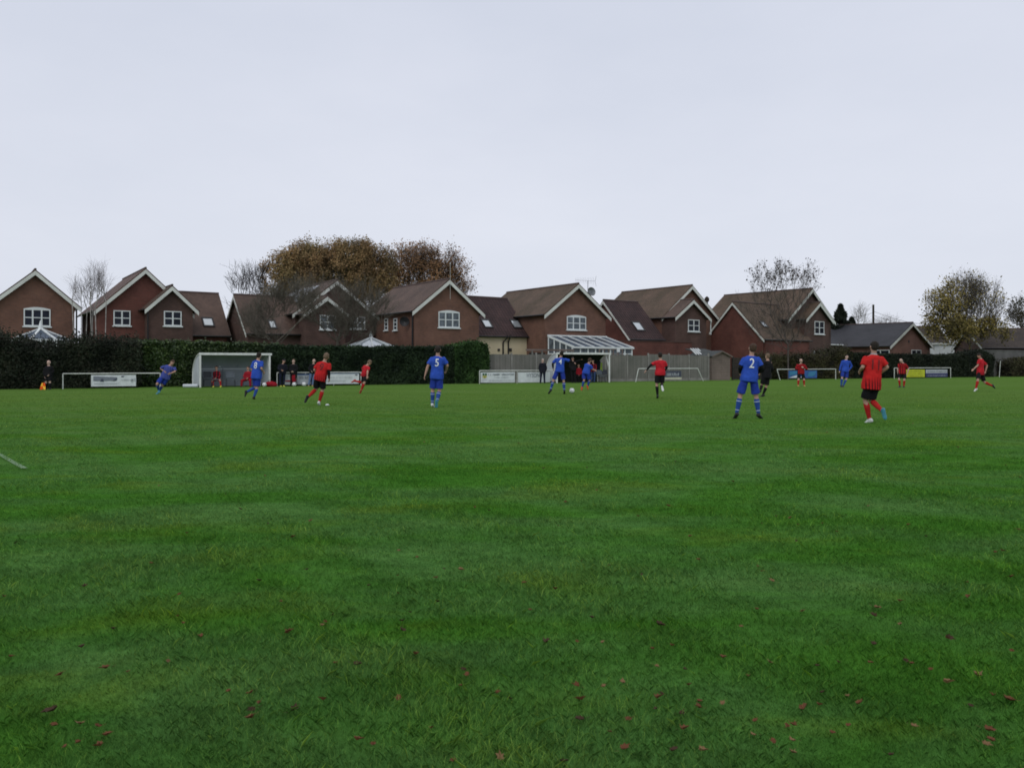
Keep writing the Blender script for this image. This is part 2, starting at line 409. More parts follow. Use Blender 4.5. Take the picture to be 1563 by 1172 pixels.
def torso(mb, pel, nk, side, H, add=0.0, spec=None):
    up = (nk - pel).normalized(); s = (side - up * side.dot(up)).normalized(); f = up.cross(s).normalized()
    L = (nk - pel).length
    rings = []
    for t, w, d in spec:
        c = pel + up * (L * t); rw = w * H + add; rd = d * H + add
        ring = []
        for j in range(20):
            a = 2 * math.pi * j / 20
            ca, sa = math.cos(a), math.sin(a)
            e = 0.82
            ring.append(c + s * (rw * math.copysign(abs(ca) ** e, ca)) + f * (rd * math.copysign(abs(sa) ** e, sa)))
        rings.append(ring)
    mb.loft(rings)
    return up, s, f

BODY = [(-0.12, 0.055, 0.045), (-0.06, 0.085, 0.062), (0.06, 0.093, 0.068), (0.25, 0.082, 0.060), (0.42, 0.078, 0.056), (0.62, 0.092, 0.064), (0.80, 0.102, 0.062), (0.92, 0.090, 0.050), (0.99, 0.050, 0.040), (1.02, 0.034, 0.034)]
SHIRT = [(0.0, 0.112, 0.084), (0.05, 0.112, 0.084), (0.25, 0.105, 0.078), (0.42, 0.098, 0.071), (0.62, 0.103, 0.072), (0.80, 0.109, 0.068), (0.91, 0.098, 0.056), (0.965, 0.064, 0.046), (1.0, 0.040, 0.040)]

def hand(mb, w, d, palm_n, H, side_sign):
    """palm, four unequal curled fingers and a thumb leaving the side of the palm"""
    d = d.normalized(); palm_n = (palm_n - d * palm_n.dot(d)).normalized(); s = d.cross(palm_n).normalized() * side_sign
    k = H / 1.8
    rings = []
    for t, ww, th in ((-0.012, 0.024, 0.018), (0.015, 0.030, 0.016), (0.050, 0.041, 0.015), (0.085, 0.042, 0.013), (0.097, 0.034, 0.009)):
        c = w + d * (t * k)
        rings.append([c + s * (ww * k * math.cos(2 * math.pi * j / 10)) + palm_n * (th * k * math.sin(2 * math.pi * j / 10)) for j in range(10)])
    mb.loft(rings)
    for i, (o, ln) in enumerate(((0.030, 0.070), (0.010, 0.078), (-0.011, 0.072), (-0.031, 0.056))):
        b = w + d * (0.088 * k) + s * (o * k)
        p1 = b + (d * 0.9 + palm_n * (0.25 + 0.05 * i)).normalized() * (ln * 0.45 * k)
        p2 = p1 + (d * 0.6 + palm_n * 0.8).normalized() * (ln * 0.32 * k)
        p3 = p2 + (d * 0.2 + palm_n * 1.0).normalized() * (ln * 0.23 * k)
        mb.tube([b - d * 0.01, p1, p2, p3], [0.0098 * k, 0.0092 * k, 0.0085 * k, 0.0065 * k], 6)
    b = w + d * (0.028 * k) + s * (0.030 * k)
    p1 = b + (d * 0.55 + s * 0.75 + palm_n * 0.2).normalized() * (0.038 * k)
    p2 = p1 + (d * 0.9 + s * 0.2 + palm_n * 0.35).normalized() * (0.030 * k)
    mb.tube([b, p1, p2], [0.013 * k, 0.011 * k, 0.008 * k], 6)

PEOPLE = {}
def person(label, z, Y, J, sg, face=0, look=None, shirt='blue', bottom='blue_shorts', socks='blue_socks', boots='boot_black', hair='hair_dark',
           sleeves='short', trousers=False, undersleeve=None, number=None, numcol='num_white', skin='skin', group=None, tape=False, bald=False,
           H=None, cap=False, voxel=0.012, arm_mats=None, white_neck=False):
    x0, y0, s = z
    k = Y / F
    px = {a: (x0 + v[0] / s, y0 + v[1] / s) for a, v in J.items()}
    cxp = (px['hL'][0] + px['hR'][0]) / 2
    X0 = (cxp - CX) * k
    P = {a: Vector(((v[0] - CX) * k - X0, 0, EYE + (HY - v[1]) * k)) for a, v in px.items()}
    if H is None: H = 1.80
    fa = R(face); f = Vector((math.sin(fa), math.cos(fa), 0)); r = Vector((math.cos(fa), -math.sin(fa), 0))
    sgn = 1 if math.cos(fa) >= -1e-6 else -1
    for a, w in (('s', 0.108 * H), ('h', 0.052 * H)):
        mid = (P[a + 'L'] + P[a + 'R']) / 2
        dy = -sgn * math.sin(fa) * w
        P[a + 'R'].y = dy; P[a + 'L'].y = -dy
    # torso lean into depth so its length is right
    mid_h = (P['hL'] + P['hR']) / 2; mid_s = (P['sL'] + P['sR']) / 2
    tl = 0.275 * H; d = (mid_s - mid_h).length
    lean = math.sqrt(max(0, tl * tl - d * d)) * (sg.get('t', 0))
    for a in ('sL', 'sR', 'n', 'hd'): P[a].y += lean
    def chain(a, b, L, sign):
        dv = P[b] - P[a]; dv.y = 0
        l = dv.length
        if l > L * 1.06: P[b] = P[a] + dv * (L * 1.06 / l); P[b].y = P[a].y; return
        P[b].y = P[a].y + sign * math.sqrt(max(0, L * L - l * l))
    for S in 'LR':
        chain('s' + S, 'e' + S, 0.172 * H, sg.get('e' + S, 0)); chain('e' + S, 'w' + S, 0.148 * H, sg.get('w' + S, 0))
        chain('h' + S, 'k' + S, 0.240 * H, sg.get('k' + S, 0)); chain('k' + S, 'a' + S, 0.232 * H, sg.get('a' + S, 0))
    T = {}
    for S in 'LR':
        if 't' + S in P:
            dv = P['t' + S] - P['a' + S]; dv.y = 0; FL = 0.105 * H; l = dv.length
            yy = math.sqrt(max(0, FL * FL - l * l)) * sg.get('t' + S, 1) if l < FL else 0
            q = Vector((dv.x, yy, dv.z))
            T[S] = q.normalized()
        else: T[S] = (f + Vector((0, 0, -0.30))).normalized()
    low = min(min(P['a' + S].z - 0.042 * H, (P['a' + S] + T[S] * 0.10 * H).z - 0.012 * H) for S in 'LR')
    for a in P: P[a].z -= low
    root = thing('person', Vector((X0, Y, 0)), label, 'person', group)
    P['hd'].y += sg.get('hd', 0)
    up = ((P['sL'] + P['sR']) / 2 - (P['hL'] + P['hR']) / 2).normalized()
    pel = (P['hL'] + P['hR']) / 2 + up * 0.015 * H
    nk = (P['sL'] + P['sR']) / 2 + up * 0.030 * H
    side = (P['sR'] - P['sL']) * sgn
    sc_ = (P['sL'] + P['sR']) / 2
    for S in 'LR': P['s' + S] = P['s' + S] - up * 0.020 * H + (sc_ - P['s' + S]).normalized() * 0.012 * H
    # ---- body
    mb = MB()
    u_, s_, f_ = torso(mb, pel, nk, side, H, 0, BODY)
    hdir = (P['hd'] - P['n']); hdir.y *= 0.5; hdir = (hdir.normalized() + up * 0.3).normalized()
    hc = nk + hdir * 0.100 * H
    limb(mb, [nk - hdir * 0.02 * H, nk + hdir * 0.06 * H], [0.033 * H, 0.030 * H])
    la = R(face if look is None else look); lf = Vector((math.sin(la), math.cos(la), 0)); lf = (lf - hdir * lf.dot(hdir)).normalized(); lr = lf.cross(hdir).normalized()
    ax = (lr, lf, hdir)
    mb.ball(hc + hdir * 0.014 * H - lf * 0.006 * H, 0.047 * H, 0.057 * H, 0.056 * H, ax, 16, 12)     # skull
    mb.ball(hc - hdir * 0.024 * H + lf * 0.014 * H, 0.037 * H, 0.040 * H, 0.044 * H, ax, 14, 10)      # jaw
    mb.ball(hc - hdir * 0.004 * H + lf * 0.050 * H, 0.0085 * H, 0.013 * H, 0.016 * H, ax, 8, 6)       # nose
    for q in (-1, 1): mb.ball(hc + lr * (q * 0.048 * H) - hdir * 0.004 * H, 0.006 * H, 0.012 * H, 0.019 * H, ax, 8, 6)
    for S in 'LR':
        s0, e0, w0 = P['s' + S], P['e' + S], P['w' + S]
        limb(mb, [s0, s0.lerp(e0, 0.45), e0], [0.033 * H, 0.028 * H, 0.0225 * H])
        limb(mb, [e0, e0.lerp(w0, 0.3), w0], [0.0225 * H, 0.0235 * H, 0.0150 * H])
        h0, k0, a0 = P['h' + S], P['k' + S], P['a' + S]
        limb(mb, [h0, h0.lerp(k0, 0.4), k0], [0.050 * H, 0.045 * H, 0.031 * H])
        back = (f * -1)
        limb(mb, [k0, k0.lerp(a0, 0.3) + back * 0.008, a0.lerp(k0, 0.15), a0], [0.030 * H, 0.034 * H, 0.021 * H, 0.020 * H])
    body = remesh(mb, voxel, 3)
    hb = MB()
    for S in 'LR':
        d = (P['w' + S] - P['e' + S]).normalized()
        inward = ((pel + nk) / 2 - P['w' + S]); inward = inward - d * inward.dot(d)
        if inward.length < 0.02: inward = f.copy()
        ss = 1
        pn = inward.normalized()
        if (d.cross(pn)).dot(f) < 0: ss = -1
        hand(hb, P['w' + S], d, pn, H, ss)
    hm = remesh(hb, 0.0042 if voxel < 0.012 else 0.0055, 1)
    bm = bmesh.new(); bm.from_mesh(body); bm.from_mesh(hm)
    bmesh.ops.remove_doubles(bm, verts=bm.verts, dist=0.0005)
    bm.to_mesh(body); bm.free(); bpy.data.meshes.remove(hm)
    body.polygons.foreach_set('use_smooth', [True] * len(body.polygons))
    body.materials.append(C[skin])
    bo = link_mesh('body', body, root)
    # ---- head details
    if not bald:
        hb2 = MB()
        hb2.ball(hc + hdir * 0.024 * H - lf * 0.010 * H, 0.0495 * H, 0.057 * H, 0.052 * H, ax, 16, 12)
        hb2.ball(hc + hdir * 0.002 * H - lf * 0.022 * H, 0.0485 * H, 0.044 * H, 0.048 * H, ax, 14, 10)
        if cap: 
            rings = []
            for t in (0.0, 0.035):
                rings.append([hc + hdir * (0.024 - t * 0.1) * H + lf * ((0.03 + 0.05 * math.sin(math.pi * j / 9)) * H) + lr * (0.042 * H * math.cos(math.pi * j / 9)) - hdir * t * 0.12 * H for j in range(10)])
            hb2.loft(rings)
        hm = remesh(hb2, voxel * 0.8, 2, 0.004, 3, 30)
        hm.materials.append(C['cap'] if cap else C[hair]); link_mesh('cap' if cap else 'hair', hm, root)
    elif bald == 'fringe':
        hb2 = MB(); hb2.ball(hc - hdir * 0.002 * H - lf * 0.020 * H, 0.050 * H, 0.046 * H, 0.032 * H, ax, 14, 10)
        hm = remesh(hb2, voxel * 0.8, 2, 0.003, 3, 30); hm.materials.append(C['hair_grey']); link_mesh('hair', hm, root)
    if lf.y < 0.35:
        for q in (-1, 1):
            eb = MB(); eb.ball(hc + lf * 0.0500 * H + lr * (q * 0.018 * H) + hdir * 0.004 * H, 0.0065 * H, 0.005 * H, 0.0045 * H, ax, 8, 6)
            em = eb.mesh('eye', C['eye'], uv=False, smooth=True); link_mesh('eye', em, root)
        eb = MB(); eb.ball(hc + lf * 0.050 * H - hdir * 0.033 * H, 0.014 * H, 0.006 * H, 0.005 * H, ax, 10, 6)
        link_mesh('mouth', eb.mesh('mouth', C['lip'], uv=False, smooth=True), root)
    # ---- shirt
    mb = MB(); add = 0.010 if sleeves != 'coat' else 0.022
    spec = list(SHIRT)
    if sleeves == 'coat': spec = [(-0.20, 0.108, 0.084)] + spec
    else: spec = [(-0.13, 0.110, 0.084)] + spec
    torso(mb, pel, nk, side, H, add, spec)
    for S in 'LR':
        s0, e0, w0 = P['s' + S], P['e' + S], P['w' + S]
        if sleeves == 'short':
            limb(mb, [s0, s0.lerp(e0, 0.35), s0.lerp(e0, 0.76)], [0.037 * H, 0.040 * H, 0.041 * H], cap=False)
            mb.ball(s0, 0.037 * H)
        else:
            ex = 0.006 if sleeves == 'coat' else 0.0
            limb(mb, [s0 + up * 0.004, s0.lerp(e0, 0.45), e0], [0.036 * H + ex, 0.035 * H + ex, 0.031 * H + ex])
            limb(mb, [e0, e0.lerp(w0, 0.4), e0.lerp(w0, 0.97)], [0.032 * H + ex, 0.030 * H + ex, 0.023 * H + ex])
    sh = remesh(mb, voxel, 2, 0.011 if sleeves != 'coat' else 0.013, len(PEOPLE) + 1)
    sh.materials.append(C[shirt]); so = link_mesh('coat' if sleeves == 'coat' else 'shirt', sh, root)
    if white_neck:
        cb = MB(); 
        t = [nk + hdir * 0.012 * H + (s_ * math.cos(2 * math.pi * j / 16) * 0.037 + f_ * math.sin(2 * math.pi * j / 16) * 0.036) * H for j in range(17)]
        cb.tube(t, 0.008, 6, caps=False); link_mesh('collar', cb.mesh('collar', C['sock_tape'], uv=False, smooth=True), so)
    if undersleeve:
        for S in (undersleeve if undersleeve is not True else 'LR'):
            mb = MB(); s0, e0, w0 = P['s' + S], P['e' + S], P['w' + S]
            limb(mb, [s0.lerp(e0, 0.5), e0], [0.0305 * H, 0.0265 * H]); limb(mb, [e0, e0.lerp(w0, 0.35), e0.lerp(w0, 0.95)], [0.0265 * H, 0.0268 * H, 0.0185 * H])
            um = remesh(mb, voxel * 0.8, 2, 0.003, 2); um.materials.append(C['black']); link_mesh('undersleeve', um, root)
    # ---- number on the back
    if number:
        cu = bpy.data.curves.new('num', 'FONT'); cu.body = number; cu.size = 0.34; cu.align_x = 'CENTER'; cu.align_y = 'CENTER'; cu.offset = 0.002
        to = bpy.data.objects.new('num', cu); COL.objects.link(to)
        dg = bpy.context.evaluated_depsgraph_get(); dg.update()
        tm = bpy.data.meshes.new_from_object(to.evaluated_get(dg)); bpy.data.objects.remove(to)
        bm = bmesh.new(); bm.from_mesh(tm)
        bmesh.ops.triangulate(bm, faces=bm.faces)
        for _ in range(2): bmesh.ops.subdivide_edges(bm, edges=[e for e in bm.edges if e.calc_length() > 0.03], cuts=1)
        bmesh.ops.triangulate(bm, faces=bm.faces)
        bvh = BVHTree.FromPolygons([v.co for v in sh.vertices], [p.vertices for p in sh.polygons])
        ctr = pel.lerp(nk, 0.66); fb = f_ if f_.dot(f) > 0 else -f_; rr = s_ if s_.dot(r) > 0 else -s_
        for v in bm.verts:
            q = ctr + rr * v.co.x * 0.82 + u_ * v.co.y - fb * 0.6
            hit = bvh.ray_cast(q, fb)
            v.co = (hit[0] if hit[0] is not None else q + fb * 0.5) - fb * 0.007
        bm.to_mesh(tm); bm.free(); tm.materials.clear(); tm.materials.append(C[numcol])
        link_mesh('shirt_number', tm, so)
    # ---- shorts or trousers
    mb = MB()
    torso(mb, pel, nk, side, H, 0.010, [(-0.17, 0.085, 0.060), (-0.10, 0.098, 0.072), (0.05, 0.102, 0.075), (0.16, 0.094, 0.068)])
    if trousers:
        for S in 'LR':
            h0, k0, a0 = P['h' + S], P['k' + S], P['a' + S]
            limb(mb, [h0, h0.lerp(k0, 0.4), k0], [0.055 * H, 0.051 * H, 0.041 * H]); limb(mb, [k0, k0.lerp(a0, 0.4), k0.lerp(a0, 1.0)], [0.041 * H, 0.038 * H, 0.034 * H])
        nm = 'trousers'
    else:
        for S in 'LR':
            h0, k0 = P['h' + S], P['k' + S]
            limb(mb, [h0, h0.lerp(k0, 0.4), h0.lerp(k0, 0.84)], [0.054 * H, 0.057 * H, 0.058 * H], cap=False)
            mb.ball(h0, 0.053 * H)
        nm = 'shorts'
    tm = remesh(mb, voxel, 2, 0.011, len(PEOPLE) + 5); tm.materials.append(C[bottom]); link_mesh(nm, tm, root)
    if not trousers:
        for S in 'LR':
            k0, a0 = P['k' + S], P['a' + S]
            mb = MB(); limb(mb, [k0.lerp(a0, 0.14), k0.lerp(a0, 0.34) - f * 0.008, k0.lerp(a0, 0.8), a0], [0.034 * H, 0.0375 * H, 0.0265 * H, 0.024 * H], cap=False)
            sm = remesh(mb, voxel * 0.8, 2, 0.003, 4); sm.materials.append(C[socks]); sk = link_mesh('sock', sm, root)
            if tape:
                for t in (0.30, 0.80):
                    q = k0.lerp(a0, t) - f * (0.008 if t < 0.5 else 0); d = (a0 - k0).normalized() * 0.010
                    tb = MB(); rr_ = (0.0395 if t < 0.5 else 0.0285) * H; tb.tube([q - d, q + d], rr_, 14)
                    link_mesh('tape', tb.mesh('tape', C['sock_tape'], uv=False, smooth=True), sk)
    for S in 'LR':
        a0 = P['a' + S]; d = T[S]; bd = boots if isinstance(boots, str) else boots[0 if S == 'L' else 1]
        shin = (P['k' + S] - a0).normalized(); upv = (shin - d * shin.dot(d)); upv = upv.normalized() if upv.length > 0.2 else Vector((0, 0, 1))
        sd = d.cross(upv).normalized(); kk = H
        heel = a0 - upv * 0.022 * kk - d * 0.022 * kk
        mb = MB(); rings = []
        for t, w, h, o in ((-0.014, 0.012, 0.014, -0.002), (-0.006, 0.021, 0.025, 0), (0.02, 0.024, 0.031, 0.004), (0.045, 0.024, 0.030, 0.003), (0.075, 0.026, 0.022, -0.004), (0.105, 0.028, 0.017, -0.009), (0.125, 0.021, 0.012, -0.013), (0.134, 0.009, 0.006, -0.016)):
            c = heel + d * (t * kk) + upv * (o * kk)
            rings.append([c + sd * (w * kk * math.cos(2 * math.pi * j / 12)) + upv * (h * kk * math.sin(2 * math.pi * j / 12)) for j in range(12)])
        mb.loft(rings); limb(mb, [a0 - upv * 0.02 * kk, a0 + shin * 0.012 * kk], [0.024 * kk, 0.024 * kk])
        fm = remesh(mb, 0.009, 2); fm.materials.append(C[bd]); link_mesh('boot' if not trousers else 'shoe', fm, root)
    PEOPLE[label] = (root, P, X0, Y)
    return root, P, X0

GB, GR = 'players in blue kit', 'players in red and black kit'
GW = 'people standing by the touchline'
# nearest player, back turned, number 11
ZA = (1290, 510, 7.815)
person('player in red shirt numbered 11 jogging away, nearest of all the players', ZA, ybase(645.5),
    dict(hd=(348, 140), n=(345, 225), sL=(235, 275), sR=(445, 275), eL=(200, 395), wL=(222, 440), eR=(492, 395), wR=(438, 478), hL=(272, 625), hR=(352, 625), kL=(262, 790), kR=(338, 790), aL=(312, 1015), aR=(388, 905), tL=(275, 1048), tR=(405, 1010)),
    dict(eL=-0.2, wL=1, eR=-0.2, wR=1, kL=0.3, aL=-0.2, kR=0.4, aR=-1, tL=1, tR=-0.6), 0, None, 'red', 'black', 'red_socks', ('boot_white', 'boot_teal'), 'hair_dark',
    number='11', numcol='num_black', group=GR, H=1.86, voxel=0.010, white_neck=True)
ZB = (1110, 515, 8.6875)
person('player in blue shirt numbered 2 standing with legs apart, large in the right half', ZB, ybase(639),
    dict(hd=(345, 135), n=(330, 220), sL=(215, 275), sR=(420, 275), eL=(175, 400), wL=(205, 470), eR=(452, 400), wR=(432, 480), hL=(232, 560), hR=(345, 560), kL=(178, 775), kR=(388, 780), aL=(130, 1025), aR=(420, 1015), tL=(112, 1068), tR=(488, 1052)),
    dict(eL=0, wL=1, eR=-0.2, wR=1, kL=0.3, aL=-0.2, kR=0.3, aR=-0.2), 3, None, 'blue', 'blue_shorts', 'blue_socks', 'boot_black', 'hair_brown',
    number='2', undersleeve=True, group=GB, H=1.84, tape=True, voxel=0.010)
ZC = (640, 520, 10.65)
person('player in blue shirt numbered 5 walking away in front of the long hedge', ZC, ybase(622),
    dict(hd=(300, 160), n=(300, 250), sL=(190, 295), sR=(408, 295), eL=(142, 430), wL=(96, 580), eR=(455, 420), wR=(430, 500), hL=(235, 610), hR=(330, 610), kL=(215, 820), kR=(325, 830), aL=(210, 1045), aR=(292, 1000), tL=(222, 1075), tR=(290, 1085)),
    dict(eL=-0.3, wL=0.6, eR=0.1, wR=1, kL=0.4, aL=-0.1, kR=0.2, aR=-0.5, tL=1, tR=0.5), 0, None, 'blue', 'blue_shorts', 'blue_socks', ('boot_white', 'boot_teal'), 'hair_dark',
    number='5', group=GB, H=1.86, tape=True, voxel=0.010)
ZD = (410, 525, 9.194)
person('player in red shirt jogging away, just left of the long white board', ZD, ybase(618.8),
    dict(hd=(825, 150), n=(800, 215), sL=(690, 262), sR=(865, 272), eL=(640, 360), wL=(665, 425), eR=(852, 385), wR=(846, 480), hL=(675, 490), hR=(765, 490), kL=(655, 625), kR=(748, 640), aL=(560, 740), aR=(700, 810), tL=(533, 830), tR=(700, 850)),
    dict(eL=0, wL=1, eR=-0.3, wR=0.7, kL=0.5, aL=-1, kR=0.5, aR=-0.3, tL=-0.5, tR=1), 8, None, 'red_low', 'black', 'red_socks', ('boot_black', 'boot_white'), 'hair_fair',
    number='9', numcol='num_black', undersleeve='R', group=GR, H=1.80, voxel=0.010)
ZE = (285, 530, 11.164)
person('player in blue shirt numbered 8 jogging before the left dugout, one leg kicked back', ZE, ybase(609.3),
    dict(hd=(1240, 145), n=(1225, 210), sL=(1125, 250), sR=(1300, 250), eL=(1100, 390), wL=(1130, 460), eR=(1290, 370), wR=(1296, 430), hL=(1150, 515), hR=(1225, 515), kL=(1160, 685), kR=(1195, 690), aL=(1030, 765), aR=(1150, 850), tL=(1025, 855), tR=(1150, 882)),
    dict(eL=0, wL=1, eR=-0.5, wR=1, kL=0.6, aL=-0.7, kR=0.5, aR=-0.4, tL=-0.3, tR=1), 15, None, 'blue', 'blue_shorts', 'blue_socks', 'boot_black', 'hair_dark',
    number='8', group=GB, H=1.80)
ZF = (225, 540, 16.74)
person('player in dark blue striped shirt leaning into a run, leftmost of the blue players', ZF, ybase(601.5),
    dict(hd=(635, 235), n=(575, 300), sL=(440, 320), sR=(690, 360), eL=(350, 385), wL=(450, 455), eR=(705, 460), wR=(640, 505), hL=(400, 610), hR=(500, 620), kL=(310, 780), kR=(375, 810), aL=(272, 930), aR=(262, 975), tR=(228, 1030)),
    dict(eL=0.3, wL=-0.6, eR=-0.3, wR=-0.8, kL=-0.8, aL=1, kR=0, aR=0.5, tR=-1), 150, 120, 'blue_dark', 'blue_shorts', 'blue_socks', 'boot_teal', 'hair_brown', group=GB, H=1.78)
person('player in red shirt bent forward, sprinting right with one leg flung back', ZD, ybase(600),
    dict(hd=(1445, 280), n=(1408, 312), sL=(1335, 325), sR=(1420, 345), eL=(1300, 375), wL=(1345, 400), eR=(1405, 400), wR=(1405, 465), hL=(1325, 465), hR=(1360, 470), kL=(1318, 560), kR=(1358, 560), aL=(1205, 540), aR=(1315, 660), tL=(1180, 560), tR=(1300, 692)),
    dict(eL=0.5, wL=0.5, eR=-0.5, wR=-0.5, kL=0.2, aL=0, kR=-0.5, aR=0, tL=0, tR=0.5), 75, None, 'red_plain', 'black', 'red_socks', 'boot_red', 'hair_fair', group=GR, H=1.76)
ZH = (50, 535, 16.74)
person('assistant referee in black kit by the hedge holding a lowered orange and yellow flag', ZH, ybase(594.6),
    dict(hd=(405, 280), n=(405, 380), sL=(320, 425), sR=(490, 425), eL=(295, 550), wL=(328, 660), eR=(510, 535), wR=(460, 620), hL=(360, 640), hR=(445, 640), kL=(350, 810), kR=(450, 810), aL=(340, 965), aR=(450, 965)),
    dict(eL=-0.2, wL=-0.4, eR=0.3, wR=-1, kL=-0.2, aL=0.1, kR=-0.2, aR=0.1), 180, None, 'black', 'black', 'black', 'boot_black', bald='fringe', skin='skin_pale', sleeves='long', H=1.76)
DUG = 'people seated in the left dugout'
person('substitute in red and black top seated on a chair in the left dugout, yellow boots', ZE, 46.6,
    dict(hd=(500, 370), n=(505, 415), sL=(462, 445), sR=(558, 440), eL=(445, 540), wL=(500, 562), eR=(572, 520), wR=(535, 548), hL=(485, 575), hR=(540, 575), kL=(480, 590), kR=(605, 585), aL=(498, 680), aR=(615, 680)),
    dict(eL=-0.4, wL=-1, eR=-0.4, wR=-1, kL=-1, aL=0, kR=-1, aR=0.1), 180, None, 'red_black_top', 'red_coat', 'red_socks', 'boot_yellow', 'hair_dark', sleeves='long', trousers=False, H=1.74)
person('substitute in plain dark red tracksuit seated in the left dugout beside the blue player', ZE, 46.8,
    dict(hd=(1048, 375), n=(1050, 418), sL=(995, 455), sR=(1095, 450), eL=(978, 530), wL=(1050, 550), eR=(1112, 510), wR=(1072, 550), hL=(1015, 575), hR=(1072, 575), kL=(982, 590), kR=(1115, 590), aL=(972, 680), aR=(1122, 680)),
    dict(eL=-0.4, wL=-1, eR=-0.4, wR=-1, kL=-1, aL=0, kR=-1, aR=0), 180, None, 'red_coat', 'red_coat', 'red_socks', 'boot_black', 'hair_dark', sleeves='long', trousers=True, H=1.74)
person('bystander in navy coat and dark cap with arms folded, nearest the left dugout', ZD, 47.6,
    dict(hd=(218, 238), n=(200, 275), sL=(160, 305), sR=(240, 305), eL=(150, 365), wL=(200, 380), eR=(252, 365), wR=(205, 385), hL=(172, 410), hR=(215, 410), kL=(168, 505), kR=(212, 505), aL=(172, 590), aR=(205, 590)),
    dict(eL=-0.3, wL=-1, eR=-0.3, wR=-1, kL=-0.2, aL=0, kR=-0.2, aR=0), 130, None, 'coat', 'navy', 'black', 'boot_yellow', 'hair_dark', sleeves='coat', trousers=True, cap=True, H=1.76)
person('bareheaded bystander in black coat facing the pitch, second from the left dugout', ZD, 47.9,
    dict(hd=(350, 235), n=(346, 280), sL=(300, 312), sR=(395, 312), eL=(288, 375), wL=(335, 400), eR=(405, 375), wR=(358, 400), hL=(325, 425), hR=(370, 425), kL=(323, 512), kR=(372, 512), aL=(320, 592), aR=(372, 592)),
    dict(eL=-0.3, wL=-1, eR=-0.3, wR=-1, kL=-0.2, aL=0, kR=-0.2, aR=0), 180, None, 'black', 'black', 'black', 'boot_black', 'hair_fair', sleeves='coat', trousers=True, skin='skin_pale', H=1.78)
person('bystander in black top and light blue jeans, partly hidden by a red player', ZD, 48.3,
    dict(hd=(630, 235), n=(624, 280), sL=(585, 312), sR=(675, 312), eL=(575, 375), wL=(612, 400), eR=(690, 375), wR=(650, 420), hL=(598, 415), hR=(645, 415), kL=(585, 505), kR=(632, 505), aL=(565, 592), aR=(615, 592)),
    dict(eL=-0.3, wL=-1, eR=-0.3, wR=-0.3, kL=-0.2, aL=0, kR=-0.2, aR=0), 160, None, 'black', 'jeans', 'black', 'boot_gold', bald='fringe', sleeves='coat', trousers=True, skin='skin_pale', H=1.78)
person('spectator in dark coat standing behind the long white advertising board', ZD, 51.4,
    dict(hd=(1220, 235), n=(1222, 275), sL=(1178, 305), sR=(1268, 305), eL=(1170, 370), wL=(1185, 425), eR=(1276, 370), wR=(1262, 425), hL=(1202, 405), hR=(1245, 405), kL=(1200, 490), kR=(1245, 490), aL=(1200, 565), aR=(1245, 565)),
    dict(eL=-0.3, wL=-0.6, eR=-0.3, wR=-0.6), 180, None, 'coat', 'navy', 'black', 'boot_black', 'hair_dark', sleeves='coat', trousers=True, H=1.72)
ZM = (820, 505, 10.657)
person('white haired man in black coat standing before the white board beside the far dugout', ZM, 54.7,
    dict(hd=(92, 460), n=(90, 500), sL=(42, 532), sR=(136, 532), eL=(30, 610), wL=(48, 670), eR=(148, 610), wR=(130, 670), hL=(66, 665), hR=(112, 665), kL=(58, 755), kR=(116, 755), aL=(52, 838), aR=(120, 838)),
    dict(eL=0.2, wL=-0.6, eR=0.2, wR=-0.6), 180, None, 'coat', 'navy', 'black', 'boot_black', 'hair_grey', sleeves='coat', trousers=True, skin='skin_pale', H=1.72)
person('player in blue shirt numbered 4 with arms held out, standing beside the match ball', ZM, ybase(601.5),
    dict(hd=(405, 372), n=(392, 420), sL=(295, 455), sR=(465, 455), eL=(252, 540), wL=(262, 610), eR=(540, 495), wR=(600, 520), hL=(325, 655), hR=(405, 655), kL=(262, 815), kR=(430, 820), aL=(212, 975), aR=(442, 990), tL=(175, 1008), tR=(440, 1025)),
    dict(eL=0.2, wL=0.8, eR=0.3, wR=0.5, kL=0.3, aL=0, kR=0.3, aR=0), 3, None, 'blue', 'blue_shorts', 'blue_socks', 'boot_black', 'hair_dark', number='4', undersleeve=True, group=GB, H=1.80, tape=True)
person('coach in black coat and cap pointing sideways in front of the far dugout', ZM, 55.6,
    dict(hd=(573, 440), n=(575, 482), sL=(532, 520), sR=(628, 518), eL=(522, 600), wL=(560, 640), eR=(668, 500), wR=(705, 486), hL=(560, 640), hR=(612, 640), kL=(562, 745), kR=(612, 745), aL=(572, 845), aR=(620, 845)),
    dict(eL=0, wL=-1, eR=-0.4, wR=-0.3), 180, 170, 'black', 'black', 'black', 'boot_black', 'hair_dark', sleeves='coat', trousers=True, cap=True, H=1.76)
person('player in blue kit and orange boots running, bent forward by the far dugout', ZM, ybase(595.8),
    dict(hd=(878, 468), n=(855, 515), sL=(790, 540), sR=(870, 555), eL=(800, 625), wL=(822, 695), eR=(890, 620), wR=(930, 635), hL=(762, 680), hR=(825, 690), kL=(765, 800), kR=(852, 800), aL=(735, 905), aR=(825, 890), tL=(728, 958), tR=(852, 955)),
    dict(eL=-0.3, wL=-0.4, eR=0.4, wR=0.2, kL=-0.3, aL=0.2, kR=0.4, aR=0.2, tL=-0.8, tR=0.3), 60, None, 'blue', 'blue_shorts', 'blue_socks', 'boot_orange', 'hair_brown', group=GB, H=1.80)
